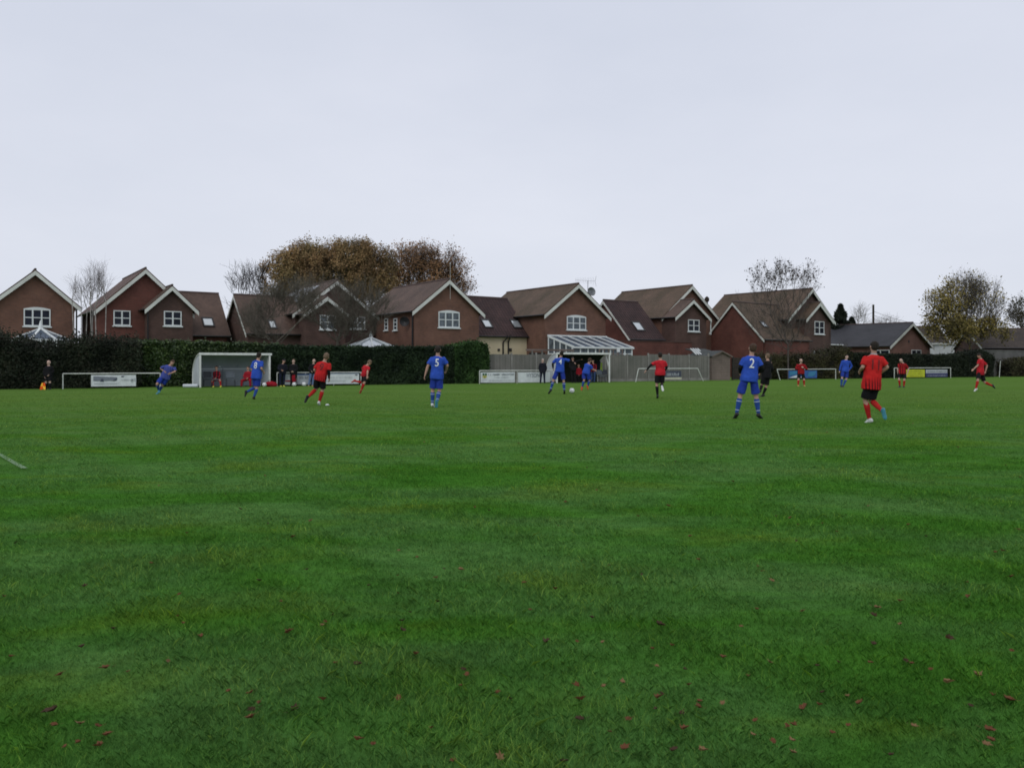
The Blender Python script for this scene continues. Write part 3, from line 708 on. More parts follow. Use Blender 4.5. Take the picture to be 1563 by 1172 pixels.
person('bystander in dark red jacket and blue jeans standing inside the far dugout', ZM, 57.3,
    dict(hd=(912, 500), n=(910, 540), sL=(870, 565), sR=(945, 565), eL=(862, 640), wL=(900, 640), eR=(960, 635), wR=(925, 650), hL=(888, 680), hR=(930, 680), kL=(890, 765), kR=(930, 765), aL=(888, 845), aR=(925, 845)),
    dict(eL=0, wL=-1, eR=0, wR=-1), -110, None, 'red_black_top', 'jeans_dark', 'black', 'boot_black', 'hair_dark', sleeves='long', trousers=True, H=1.70)
person('substitute in bright dark red jacket seated low inside the far dugout', ZM, 57.4,
    dict(hd=(668, 570), n=(672, 610), sL=(638, 635), sR=(712, 635), eL=(632, 700), wL=(662, 735), eR=(722, 700), wR=(690, 738), hL=(655, 745), hR=(700, 745), kL=(648, 752), kR=(706, 755), aL=(658, 845), aR=(702, 845)),
    dict(eL=-0.3, wL=-1, eR=-0.3, wR=-1, kL=-1, aL=0, kR=-1, aR=0), 180, None, 'red_coat', 'black', 'red_socks', 'boot_black', 'hair_dark', sleeves='long', trousers=True, H=1.72)
ZO = (960, 525, 9.194)
person('player in red shirt running away with left arm swung out, before the grey fence', ZO, ybase(608),
    dict(hd=(425, 158), n=(430, 205), sL=(375, 240), sR=(508, 240), eL=(302, 295), wL=(245, 362), eR=(532, 325), wR=(518, 375), hL=(405, 420), hR=(468, 420), kL=(392, 565), kR=(466, 560), aL=(403, 718), aR=(446, 600), tL=(403, 752), tR=(452, 640)),
    dict(eL=-0.2, wL=0.4, eR=0, wR=1, kL=0.2, aL=-0.3, kR=0.5, aR=-1, tL=1, tR=-0.4), 0, None, 'red_plain', 'black', 'black', ('boot_black', 'boot_white'), 'hair_dark', undersleeve=True, group=GR, H=1.78)
person('referee in all black kit running behind the player numbered 2', ZB, ybase(605.5),
    dict(hd=(520, 258), n=(525, 302), sL=(482, 335), sR=(590, 335), eL=(470, 425), wL=(440, 480), eR=(612, 430), wR=(590, 490), hL=(490, 530), hR=(548, 530), kL=(462, 640), kR=(525, 660), aL=(425, 715), aR=(487, 768), tR=(455, 785)),
    dict(eL=0, wL=0.8, eR=0, wR=0.8, kL=0.5, aL=-0.6, kR=0.3, aR=0.1, tR=0.5), -40, None, 'black', 'black', 'black', 'boot_black', 'hair_fair', sleeves='long', H=1.76)
ZQ = (1160, 520, 9.77)
person('far player in red and black facing this way, hands together, before the blue board', ZQ, ybase(589.4),
    dict(hd=(602, 300), n=(608, 335), sL=(555, 345), sR=(668, 350), eL=(530, 410), wL=(595, 405), eR=(692, 410), wR=(635, 390), hL=(585, 475), hR=(635, 475), kL=(570, 565), kR=(650, 565), aL=(565, 650), aR=(655, 650)),
    dict(eL=-0.4, wL=-1, eR=-0.4, wR=-1, kL=-0.3, aL=0.1, kR=-0.3, aR=0.1, t=-1, hd=-0.14), 180, None, 'red_far', 'black', 'red_socks', 'boot_gold', bald='fringe', skin='skin_pale', group=GR, H=1.80, sleeves='long')
person('far player in blue kit walking this way between the blue board and the trimmed hedge', ZQ, ybase(590.8),
    dict(hd=(1290, 215), n=(1282, 255), sL=(1228, 280), sR=(1342, 282), eL=(1205, 355), wL=(1188, 425), eR=(1368, 355), wR=(1330, 410), hL=(1238, 430), hR=(1298, 430), kL=(1218, 530), kR=(1288, 555), aL=(1202, 655), aR=(1235, 665)),
    dict(eL=0, wL=-0.5, eR=0.2, wR=-0.8, kL=-0.4, aL=0.1, kR=0, aR=0.4), 180, None, 'blue', 'blue_shorts', 'blue_socks', 'boot_black', 'hair_dark', group=GB, sleeves='long', skin='skin_pale', H=1.80)
person('far player in red and black stooping with hands near knees beside the yellow board', ZA, ybase(591.3),
    dict(hd=(630, 315), n=(660, 340), sL=(655, 352), sR=(715, 362), eL=(640, 425), wL=(645, 480), eR=(738, 420), wR=(722, 475), hL=(660, 465), hR=(702, 465), kL=(640, 535), kR=(690, 540), aL=(655, 615), aR=(690, 620)),
    dict(eL=-0.4, wL=0, eR=-0.4, wR=-0.3, kL=-0.4, aL=0.4, kR=-0.4, aR=0.4, t=-1, hd=-0.12), -130, None, 'red_far', 'black', 'red_socks', 'boot_black', bald='fringe', skin='skin_pale', group=GR, H=1.76)
ZU = (1465, 520, 13.02)
person('player in red shirt sprinting to the left with a long stride, rightmost player', ZU, ybase(597),
    dict(hd=(345, 200), n=(385, 262), sL=(340, 310), sR=(495, 330), eL=(320, 420), wL=(238, 495), eR=(582, 430), wR=(548, 560), hL=(370, 585), hR=(450, 595), kL=(310, 710), kR=(505, 755), aL=(255, 945), aR=(720, 855), tL=(155, 972), tR=(742, 960)),
    dict(eL=0, wL=-0.3, eR=0.3, wR=0.2, kL=-0.5, aL=0, kR=0.2, aR=0, tL=0, tR=0.2), -60, -80, 'red_plain', 'black', 'red_socks', ('boot_white', 'boot_black'), 'hair_dark', group=GR, H=1.80)
print('people done')

# linesman's flag
def flag():
    root, P, X0, Y = PEOPLE['assistant referee in black kit by the hedge holding a lowered orange and yellow flag']
    w = P['wL'] + Vector((X0, Y, 0))
    a = w + Vector((0.0, -0.07, -0.06)); b = a + Vector((0.02, -0.12, -0.62))
    t = thing('linesman_flag', Vector((a.x, a.y, b.z)), 'orange and yellow quartered flag held pointing down by the assistant referee', 'flag')
    mb = MB(); mb.tube([a + Vector((0, 0, 0.08)), b], 0.011, 8); mb.build('stick', C['black'], t)
    d = (a - b).normalized(); s = Vector((1, 0.15, 0)).normalized()
    for i in range(2):
        for j in range(2):
            mb = MB(); rings = []
            for q in range(5):
                row = []
                for r_ in range(5):
                    uu = (i * 4 + q) / 8; vv = (j * 4 + r_) / 8
                    row.append(b + d * (0.36 * vv) + s * ((uu - 0.5) * 0.27 * (1 - 0.35 * vv)) + Vector((0, -0.03 - 0.025 * math.sin(uu * 9 + vv * 4), -0.05 * abs(uu - 0.5))))
                rings.append(row)
            for q in range(4):
                for r_ in range(4): mb.face([rings[q][r_], rings[q + 1][r_], rings[q + 1][r_ + 1], rings[q][r_ + 1]])
            mb.build('cloth_quarter', C['flag_orange'] if (i + j) % 2 == 0 else C['flag_yellow'], t, smooth=True)
flag()
# ------------------------------------------------------------------ houses
def gable_v(h, fr, u0, u1, v0, v1, ze, zr, wall, roof, oh=0.35, ov=0.35, barge=True, back=True, rname='roof', wname='wall', z0=0.0, left=True, right=True):
    """block whose ridge runs away from the viewer (gable on the facade)"""
    um = (u0 + u1) / 2; sl = (zr - ze) / ((u1 - u0) / 2)
    mb = MB()
    P = lambda u, v, z: fr.p(u, v, z)
    mb.face([P(u0, v0, z0), P(u1, v0, z0), P(u1, v0, ze), P(um, v0, zr), P(u0, v0, ze)])
    mb.face([P(u1, v1, z0), P(u0, v1, z0), P(u0, v1, ze), P(um, v1, zr), P(u1, v1, ze)])
    mb.face([P(u0, v1, z0), P(u0, v0, z0), P(u0, v0, ze), P(u0, v1, ze)])
    mb.face([P(u1, v0, z0), P(u1, v1, z0), P(u1, v1, ze), P(u1, v0, ze)])
    w = mb.build(wname, wall, h)
    mb = MB(); th = 0.10
    for s, ue in ((-1, u0 - oh), (1, u1 + oh)):
        zl = ze - sl * oh + 0.10; zt = zr + 0.10
        a = P(um, v0 - ov, zt); b = P(ue, v0 - ov, zl); c = P(ue, v1 + 0.1, zl); d = P(um, v1 + 0.1, zt)
        dn = Vector((0, 0, -th))
        top = [b, a, d, c] if s < 0 else [a, b, c, d]
        mb.hexa([q + dn for q in top], top)
    rf = mb.build(rname, roof, h)
    mb = MB(); mb.tube([P(um, v0 - ov, zr + 0.10), P(um, v1 + 0.1, zr + 0.10)], 0.085, 8); mb.build('ridge_tiles', M['ridge'], rf)
    if barge:
        mb = MB()
        for s, ue in ((-1, u0 - oh), (1, u1 + oh)):
            zl = ze - sl * oh; q = 0.24
            a = P(um, v0 - ov - 0.035, zr - 0.003); b = P(ue, v0 - ov - 0.035, zl - 0.003)
            off = fr.n * 0.032; dn = Vector((0, 0, -q * (1 + 0.25)))
            A = [a + dn, b + dn, b + dn + off, a + dn + off]; B = [a, b, b + off, a + off]
            if s < 0: A = [b + dn, a + dn, a + dn + off, b + dn + off]; B = [b, a, a + off, b + off]
            mb.hexa(A, B)
        mb.build('bargeboard', M['barge'], h)
        mb = MB()
        for s, ue in ((-1, u0 - oh), (1, u1 + oh)):
            zl = ze - sl * oh
            a = P(um, v0 - ov, zr - 0.012); b = P(ue, v0 - ov, zl - 0.012); off = fr.n * (ov - 0.004); dn = Vector((0, 0, -0.03))
            A = [a + dn, b + dn, b + dn + off, a + dn + off]; B = [a, b, b + off, a + off]
            if s < 0: A = [b + dn, a + dn, a + dn + off, b + dn + off]; B = [b, a, a + off, b + off]
            mb.hexa(A, B)
        mb.build('soffit', M['soffit'], h)
    for s, ue, ok in ((-1, u0 - oh, left), (1, u1 + oh, right)):
        if ok:
            mb = MB(); zl = ze - sl * oh + 0.03
            mb.tube([P(ue + s * 0.05, v0 - ov + 0.05, zl), P(ue + s * 0.05, v1, zl)], 0.06, 8); mb.build('gutter', M['gutter'], h)
    return dict(um=um, sl=sl, u0=u0, u1=u1, v0=v0, v1=v1, ze=ze, zr=zr, wall=w, roof=rf)

def gable_u(h, fr, u0, u1, v0, v1, ze, zr, wall, roof, oh=0.30, ov=0.25, vl=True, vr=True, z0=0.0, rname='roof', wname='wall', white=True, gutter=None):
    """block whose ridge runs along the row"""
    vm = (v0 + v1) / 2; sl = (zr - ze) / ((v1 - v0) / 2); P = lambda u, v, z: fr.p(u, v, z)
    mb = MB()
    mb.face([P(u0, v0, z0), P(u1, v0, z0), P(u1, v0, ze), P(u0, v0, ze)])
    mb.face([P(u1, v1, z0), P(u0, v1, z0), P(u0, v1, ze), P(u1, v1, ze)])
    mb.face([P(u0, v1, z0), P(u0, v0, z0), P(u0, v0, ze), P(u0, vm, zr), P(u0, v1, ze)])
    mb.face([P(u1, v0, z0), P(u1, v1, z0), P(u1, v1, ze), P(u1, vm, zr), P(u1, v0, ze)])
    w = mb.build(wname, wall, h)
    mb = MB(); th = 0.10; ua = u0 - (ov if vl else 0); ub = u1 + (ov if vr else 0)
    zl = ze - sl * oh + 0.10; zt = zr + 0.10; dn = Vector((0, 0, -th))
    for top in ([P(ua, v0 - oh, zl), P(ub, v0 - oh, zl), P(ub, vm, zt), P(ua, vm, zt)], [P(ua, vm, zt), P(ub, vm, zt), P(ub, v1 + oh, zl), P(ua, v1 + oh, zl)]):
        mb.hexa([q + dn for q in top], top)
    rf = mb.build(rname, roof, h)
    mb = MB(); mb.tube([P(ua, vm, zt), P(ub, vm, zt)], 0.085, 8); mb.build('ridge_tiles', M['ridge'], rf)
    for ok, uu, s in ((vl, ua, -1), (vr, ub, 1)):
        if not ok: continue
        mb = MB()
        for ve in (v0 - oh, v1 + oh):
            a = P(uu + s * 0.035, vm, zr - 0.003); b = P(uu + s * 0.035, ve, zl - 0.103); off = fr.e * (-s * 0.032); d2 = Vector((0, 0, -0.24))
            X = [a, b, b + off, a + off]
            mb.hexa([q + d2 for q in X], X)
        mb.build('bargeboard', M['barge'], h)
    mb = MB(); mb.tube([P(ua, v0 - oh - 0.05, zl - 0.07), P(ub, v0 - oh - 0.05, zl - 0.07)], 0.065, 8); mb.build('gutter', gutter or M['gutter'], h)
    return dict(vm=vm, sl=sl, u0=u0, u1=u1, v0=v0, v1=v1, ze=ze, zr=zr, wall=w, roof=rf)

def window(h, fr, v, u0, u1, z0, z1, nx=2, ny=2, arch=False, side=None, glass='glass', sill=True):
    """window on a facade (side=None) or on a side wall at u=side['u']"""
    if side is None:
        P = lambda a, o, z: fr.p(a, v - o, z)
    else:
        uu, sgn = side
        P = lambda a, o, z: fr.p(uu + sgn * o, a, z)
    def bx(mb, a0, a1, o0, o1, z0_, z1_):
        mb.hexa([P(a0, o1, z0_), P(a1, o1, z0_), P(a1, o0, z0_), P(a0, o0, z0_)], [P(a0, o1, z1_), P(a1, o1, z1_), P(a1, o0, z1_), P(a0, o0, z1_)])
    mb = MB(); t = 0.075
    bx(mb, u0, u1, 0.0, 0.06, z0, z0 + t); bx(mb, u0, u1, 0.0, 0.06, z1 - t, z1)
    bx(mb, u0, u0 + t, 0.0, 0.058, z0 + t, z1 - t); bx(mb, u1 - t, u1, 0.0, 0.058, z0 + t, z1 - t)
    w = (u1 - u0) / nx
    for i in range(1, nx): bx(mb, u0 + w * i - 0.05, u0 + w * i + 0.05, 0.0, 0.056, z0 + t, z1 - t)
    for i in range(nx):
        a0 = u0 + w * i + 0.05; a1 = u0 + w * (i + 1) - 0.05
        for j in range(1, ny):
            zc = z0 + (z1 - z0) * j / ny; bx(mb, a0, a1, 0.0, 0.050, zc - 0.032, zc + 0.032)
    if arch:
        n = 8; pts = []
        for i in range(n):
            f0 = i / n; f1 = (i + 1) / n
            h0 = 0.13 * math.sin(math.pi * f0) + 0.012; h1 = 0.13 * math.sin(math.pi * f1) + 0.012
            a0 = u0 + (u1 - u0) * f0; a1 = u0 + (u1 - u0) * f1
            mb.hexa([P(a0, 0.062, z1 + 0.002), P(a1, 0.062, z1 + 0.002), P(a1, 0, z1 + 0.002), P(a0, 0, z1 + 0.002)], [P(a0, 0.062, z1 + h0), P(a1, 0.062, z1 + h1), P(a1, 0, z1 + h1), P(a0, 0, z1 + h0)])
    fm = mb.build('window', M['white'], h)
    mb = MB()
    for i in range(nx):
        a0 = u0 + w * i + (0.05 if i else t); a1 = u0 + w * (i + 1) - (0.05 if i < nx - 1 else t)
        bx(mb, a0, a1, 0.004, 0.022, z0 + t, z1 - t)
    mb.build('pane', M[glass], fm)
    if sill:
        mb = MB(); bx(mb, u0 - 0.08, u1 + 0.08, 0.0, 0.13, z0 - 0.09, z0 - 0.004); mb.build('sill', M['white'], fm)
    return fm

def window_px(h, fr, v, xa, ya, xb, yb, **k):
    u0, za = fr.uz(xa, yb, v); u1, zb = fr.uz(xb, yb, v); _, zt = fr.uz((xa + xb) / 2, ya, v)
    return window(h, fr, v, u0, u1, (za + zb) / 2, zt, **k)

def rooflight(h, fr, blk, ua, ub, s0, s1, kind='u'):
    """velux on the near slope of a ridge-along-row roof; s0..s1 measured up the slope from the eave in plan metres"""
    sl = blk['sl']; P = lambda u, v, o: fr.p(u, v, blk['ze'] + (v - blk['v0']) * sl + 0.10) + (Vector((0, 0, 1)) - fr.n * sl).normalized() * o
    v0 = blk['v0'] + s0; v1 = blk['v0'] + s1; t = 0.09
    mb = MB()
    for (a0, a1, b0, b1) in ((ua, ub, v0, v0 + t), (ua, ub, v1 - t, v1), (ua, ua + t, v0 + t, v1 - t), (ub - t, ub, v0 + t, v1 - t)):
        mb.hexa([P(a0, b0, 0), P(a1, b0, 0), P(a1, b1, 0), P(a0, b1, 0)], [P(a0, b0, 0.09), P(a1, b0, 0.09), P(a1, b1, 0.09), P(a0, b1, 0.09)])
    w = mb.build('rooflight', M['soffit'], h)
    mb = MB(); mb.hexa([P(ua + t, v0 + t, 0.0), P(ub - t, v0 + t, 0), P(ub - t, v1 - t, 0), P(ua + t, v1 - t, 0)], [P(ua + t, v0 + t, 0.05), P(ub - t, v0 + t, 0.05), P(ub - t, v1 - t, 0.05), P(ua + t, v1 - t, 0.05)])
    mb.build('pane', M['roofglass'], w)

def rooflight_px(h, fr, blk, xa, xb, ya, yb):
    # centre found by walking up the slope until it projects to the wanted row
    best = None
    yc = (ya + yb) / 2; xc = (xa + xb) / 2
    def at(v):
        u = fr.u(xc, v); q = fr.p(u, v, blk['ze'] + (v - blk['v0']) * blk['sl'] + 0.1)
        return u, HY - (q.z - EYE) * F / q.y
    def vfor(y):
        return min((abs(at(blk['v0'] + t * 0.02)[1] - y), blk['v0'] + t * 0.02) for t in range(0, 200))[1]
    va, vb = vfor(yb), vfor(ya)
    uc = (at(va)[0] + at(vb)[0]) / 2; q = fr.p(uc, va); w = (xb - xa) * 0.72 * q.y / F / fr.e.x
    rooflight(h, fr, blk, uc - w / 2, uc + w / 2, va - blk['v0'], vb - blk['v0'])

def pipe(h, pts, r=0.055, m='gutter', name='downpipe'):
    mb = MB(); mb.tube(pts, r, 8); return mb.build(name, M[m], h)

def gable_px(fr, v, apex, xl, xr, yl=None, yr=None):
    um, zr = fr.uz(apex[0], apex[1], v)
    ul, z1 = fr.uz(xl, yl, v) if yl else (None, None); ur, z2 = fr.uz(xr, yr, v) if yr else (None, None)
    if ul is None: ul = 2 * um - ur; z1 = z2
    if ur is None: ur = 2 * um - ul; z2 = z1
    hw = ((um - ul) + (ur - um)) / 2; ze = (z1 + z2) / 2
    return um, hw, ze, zr

GH = 'brick houses with white gables behind the pitch'
def house(px, Y, deg, label):
    k = (px - CX) / F
    fr = Frame(k * Y, Y, deg)
    return thing('brick_house', fr.p(0, 0, 0), label, 'house', GH), fr

TH = 35.0
# the drawn apexes include roof verge; walls sit 0.35 m inside it
def mk_gable(h, fr, v, apex, xl, xr, yl, yr, depth, wall, roof, **k):
    vv = v - 0.35
    um, hw, ze, zr = gable_px(fr, vv, apex, xl, xr, yl, yr)
    sl = (zr - ze) / hw; oh = 0.35; hwi = hw - oh; zei = ze + sl * oh
    b = gable_v(h, fr, um - hwi, um + hwi, v, v + depth, zei, zr - 0.10, wall, roof, **k)
    return b

# --- house 1 (left edge of the view)
h, fr = house(54, 56, TH, 'leftmost brown brick house, its gable window above the glazed conservatory')
b = mk_gable(h, fr, 0, (54, 411), -18, 124, 466, 470, 9.5, M['brick'], M['tiles'])
window_px(h, fr, 0, 36, 472, 77, 498, nx=3, ny=2, arch=True)
gable_u(h, fr, b['u0'] - 5.5, b['u0'] + 0.3, 1.6, 8.0, b['ze'] - 0.9, b['ze'] + 2.05, M['brick_brown'], M['tiles_red'], vl=True, vr=False)
pipe(h, [fr.p(b['u1'] + 0.12, -0.09, b['ze'] - 0.1), fr.p(b['u1'] + 0.12, -0.09, 0)])
# --- house 2
h, fr = house(223, 58, TH, 'second house from the left, tall red gable with lower brown gable')
b = mk_gable(h, fr, 0, (222.5, 409), 147, 300, 474, 482, 9.0, M['brick_red'], M['tiles_red'])
window_px(h, fr, 0, 173, 474, 199, 497, nx=2, ny=2)
b2 = mk_gable(h, fr, -1.6, (263, 435), 222, 304.5, 474, 475.5, 5.5, M['brick_dark'], M['tiles'], rname='front_roof', wname='front_wall')
window_px(h, fr, -1.6, 250, 475, 277, 497.5, nx=2, ny=2)
vw = 0.3; u1, _ = fr.uz(352, 500, vw); _, ze = fr.uz(330, 512, vw - 0.3); _, zr = fr.uz(320, 447.5, vw + 3.2)
bw = gable_u(h, fr, b2['u1'] - 0.5, u1 - 0.3, vw, vw + 6.4, ze + 0.2, zr - 0.1, M['brick_red'], M['tiles'], vl=False, vr=True, rname='wing_roof', wname='wing_wall')
rooflight_px(h, fr, bw, 308, 327, 485, 499)
pipe(h, [fr.p(b2['u0'] - 0.10, -1.7, b2['ze'] - 0.1), fr.p(b2['u0'] - 0.10, -1.7, 0)])
# --- house 3 (behind the bare tree)
h, fr = house(515, 64, TH, 'dark brick house with solar panels, seen through bare tree twigs')
b = mk_gable(h, fr, 0, (515, 427), 446, 579, 480, 485, 9.0, M['brick_brown'], M['tiles'])
window_px(h, fr, 0, 534, 483, 557, 502, nx=2, ny=2, glass='glass_net')
b2 = mk_gable(h, fr, -1.5, (500, 451), 463, 537, 481, 483, 5.0, M['brick_dark'], M['tiles'], rname='front_roof', wname='front_wall')
window_px(h, fr, -1.5, 488, 481, 512, 503, nx=2, ny=2, glass='glass_net')
vw = -0.2; u0, _ = fr.uz(379, 505, vw); _, ze = fr.uz(400, 509, vw - 0.3); _, zr = fr.uz(380, 450.5, vw + 3.0)
bw = gable_u(h, fr, u0, b2['u0'] + 0.6, vw, vw + 6.0, ze + 0.2, zr - 0.1, M['brick_brown'], M['tiles'], vl=True, vr=False, rname='wing_roof', wname='wing_wall')
rooflight_px(h, fr, bw, 409, 422, 489, 502)
# solar panels on the left slope of the main roof
sl = b['sl']; um = b['um']
for i in range(3):
    mb = MB(); v0 = 2.2 + i * 1.9; nv = (Vector((0, 0, 1)) - fr.e * sl).normalized()
    Q = lambda d, v, o: fr.p(um - d, v, b['zr'] - d * sl + 0.10) + nv * o
    c = [Q(2.4, v0, 0.05), Q(0.45, v0, 0.05), Q(0.45, v0 + 1.8, 0.05), Q(2.4, v0 + 1.8, 0.05)]
    mb.hexa(c, [q + nv * 0.05 for q in c]); mb.build('solar_panel', M['roofglass'], h)
# --- house 4
h, fr = house(686, 62.5, TH, 'brick house with aerial and side wall in view, right of the autumn trees')
b = mk_gable(h, fr, 0, (686.5, 425.5), 631.5, 742, 477.5, 479.5, 9.3, M['brick'], M['tiles'])
window_px(h, fr, 0, 669, 476.5, 701, 500, nx=3, ny=2, arch=True, glass='glass_net')
for xa in (590, 604):
    v0, z0 = fr.vz(xa, 504, b['u0']); _, z1 = fr.vz(xa, 486, b['u0'])
    window(h, fr, 0, v0 - 0.3, v0 + 0.3, z0, z1, nx=1, ny=3, side=(b['u0'], -1), glass='glass')
pipe(h, [fr.p(b['u0'] - 0.10, 0.12, b['ze'] - 0.1), fr.p(b['u0'] - 0.10, 0.12, 0)], 0.065)
v0, z0 = fr.vz(624, 491, b['u0']); q = fr.p(b['u0'] - 0.35, v0, z0)
dt = thing('satellite_dish', q, 'small black satellite dish on the side wall of the house with the aerial', 'satellite dish')
def dish(root, c, axis, rad, m):
    axis = axis.normalized(); a = axis.cross(Vector((0, 0, 1))).normalized(); e = a.cross(axis)
    mb = MB(); rings = []
    for t in (0.02, 0.35, 0.7, 1.0):
        rings.append([c + axis * (0.12 * t * t * rad / 0.35) + (a * math.cos(2 * math.pi * j / 16) + e * math.sin(2 * math.pi * j / 16)) * rad * t for j in range(16)])
    mb.loft(rings, close=False); mb.build('reflector', m, root, smooth=True)
    mb = MB(); mb.tube([c - axis * 0.02 - e * 0.1, c + axis * 0.35 * rad / 0.35 - e * 0.05], 0.015, 6); mb.tube([c - axis * 0.02, c - axis * 0.25 - e * 0.1], 0.025, 6); mb.build('arm', M['metal'], root)
dish(dt, q, (-fr.e * 0.6 - fr.n * 0.8), 0.38, M['gutter'])
at = thing('aerial_pole', fr.p(b['um'], -0.5, b['zr'] - 1.6), 'thin vertical aerial rod fixed to the gable peak right of the autumn trees', 'aerial')
mb = MB(); mb.tube([fr.p(b['um'], -0.42, b['zr'] - 1.5), fr.p(b['um'], -0.42, b['zr'] + 1.35)], 0.011, 6); mb.build('rod', M['barge'], at)
h4, fr4, b4 = h, fr, b
# --- houses 5+6 : cream wing and gable
h, fr = house(883, 68, TH, 'brick house with cream rendered wing, behind the far dugout')
b = mk_gable(h, fr, 0, (883.5, 432.5), 831, 933, 482.5, 484.5, 10.3, M['brick'], M['tiles_moss'])
window_px(h, fr, 0, 865, 483.5, 894, 503.5, nx=3, ny=2, arch=True, glass='glass_net')
vw = 2.6; ua, _ = fr.uz(727, 500, vw); ub, _ = fr.uz(838, 500, vw); _, ze = fr.uz(780, 513, vw - 0.3); _, zr = fr.uz(770, 455.5, vw + 3.2)
bw = gable_u(h, fr, ua, b['u0'] + 0.2, vw, vw + 6.4, ze + 0.2, zr - 0.1, M['cream'], M['pantile'], vl=False, vr=False, rname='wing_roof', wname='cream_wall')
rooflight_px(h, fr, bw, 734, 752, 488, 501); rooflight_px(h, fr, bw, 778, 797, 488.5, 501.5)
for x, xt in ((768, 772), (776, 776)):
    uu = fr.u(x, vw - 0.08); ut = fr.u(xt, vw - 0.08)
    pipe(h, [fr.p(ut, vw - 0.33, bw['ze'] - 0.12), fr.p(ut, vw - 0.30, bw['ze'] - 0.35), fr.p(uu, vw - 0.08, bw['ze'] - 0.75), fr.p(uu, vw - 0.08, 0)], 0.06)
for x, s in ((761, 0.10), (778.5, 0.13)):
    mb = MB(); u, z = fr.uz(x, 534, vw); mb.fbox(fr, u - s, u + s, vw - 0.08, vw, z - s, z + s)
    mb.build('wall_vent', M['soffit'], h)
# lean-to conservatory
cs = thing('conservatory', fr.p(b['u0'], -1.7, 0), 'white lean-to conservatory with dark glazed roof, above the far dugout', 'conservatory')
u0, zt = fr.uz(836.5, 513, -0.05); u1, _ = fr.uz(925.5, 513, -0.05); D = 3.3
_, zb = fr.uz(908, 529.5, -D); Pc = lambda u, v, z: fr.p(u, v, z)
zf = lambda v: zt + (zb - zt) * (-v / D)
mb = MB()
n = 7
for i in range(n):
    uu = u0 + (u1 - u0) * i / (n - 1); mb.bar(Pc(uu, -0.05, zt + 0.03), Pc(uu, -D - 0.12, zf(-D - 0.12) + 0.03), 0.10, 0.08)
mb.bar(Pc(u0 - 0.05, -0.04, zt + 0.06), Pc(u1 + 0.05, -0.04, zt + 0.06), 0.10, 0.12)
mb.bar(Pc(u0 - 0.1, -D - 0.1, zb - 0.06), Pc(u1 + 0.1, -D - 0.1, zb - 0.06), 0.12, 0.14)
rf = mb.build('roof_frame', M['white'], cs)
mb = MB(); c = [Pc(u0, -D, zb - 0.02), Pc(u1, -D, zb - 0.02), Pc(u1, -0.06, zt - 0.02), Pc(u0, -0.06, zt - 0.02)]
mb.hexa([q - Vector((0, 0, 0.03)) for q in c], c); mb.build('roof_glass', M['consglass'], cs)
mb = MB(); zs = 1.05; zm = zb - 0.55
for i in range(5):
    v = -0.1 - (D - 0.2) * i / 4; mb.bar(Pc(u0, v, zs), Pc(u0, v, zf(v) - 0.06), 0.09)
    mb.bar(Pc(u1, v, zs), Pc(u1, v, zf(v) - 0.06), 0.09)
for i in range(9):
    uu = u0 + (u1 - u0) * i / 8; mb.bar(Pc(uu, -D + 0.05, zs), Pc(uu, -D + 0.05, zb - 0.14), 0.11)
for uu in (u0, u1):
    mb.bar(Pc(uu, -0.05, zm), Pc(uu, -D + 0.05, zm), 0.085); mb.bar(Pc(uu, -0.05, zt - 0.03), Pc(uu, -D, zb - 0.03), 0.11)
mb.bar(Pc(u0, -D + 0.05, zm), Pc(u1, -D + 0.05, zm), 0.085)
mb.build('side_frame', M['white'], cs)
mb = MB(); mb.fbox(fr, u0 + 0.02, u1 - 0.02, -D + 0.06, -D + 0.08, zs, zb - 0.1); mb.face([Pc(u0 + 0.03, -D + 0.1, zs), Pc(u0 + 0.03, -0.05, zs), Pc(u0 + 0.03, -0.05, zt - 0.08), Pc(u0 + 0.03, -D + 0.1, zb - 0.08)])
mb.build('side_glass', M['glass_net'], cs)
mb = MB(); mb.fbox(fr, u0 - 0.05, u1 + 0.05, -D, -0.05, 0, zs); mb.build('dwarf_wall', M['brick'], cs)
# aerial + dish beside gable
q = fr.p(b['u1'] - 1.0, 1.2, b['ze'] + 1.0)
at = thing('television_aerial', q, 'rooftop television aerial with a round dish on its mast, right of the conservatory gable', 'aerial')
mb = MB(); top = q + Vector((0, 0, 2.05)); mb.tube([q, top], 0.025, 6); mb.build('mast', M['metal'], at)
mb = MB(); a = top - fr.e * 1.25 + fr.n * 0.2; c = top + fr.e * 0.75 - fr.n * 0.1; mb.tube([a, c], 0.010, 6)
for t in range(12):
    pp = a.lerp(c, t / 12); w = 0.18 + 0.012 * t; mb.tube([pp + Vector((0, w * 0.5, -w)), pp + Vector((0, -w * 0.5, w))], 0.005, 4)
for s in (-1, 1): mb.tube([c, c + Vector((0.1, 0, s * 0.45))], 0.012, 4)
mb.build('aerial_array', M['metal'], at)
dish(at, q + Vector((0.25, -0.15, 1.05)), Vector((0.4, -0.9, 0.2)), 0.40, M['metal'])
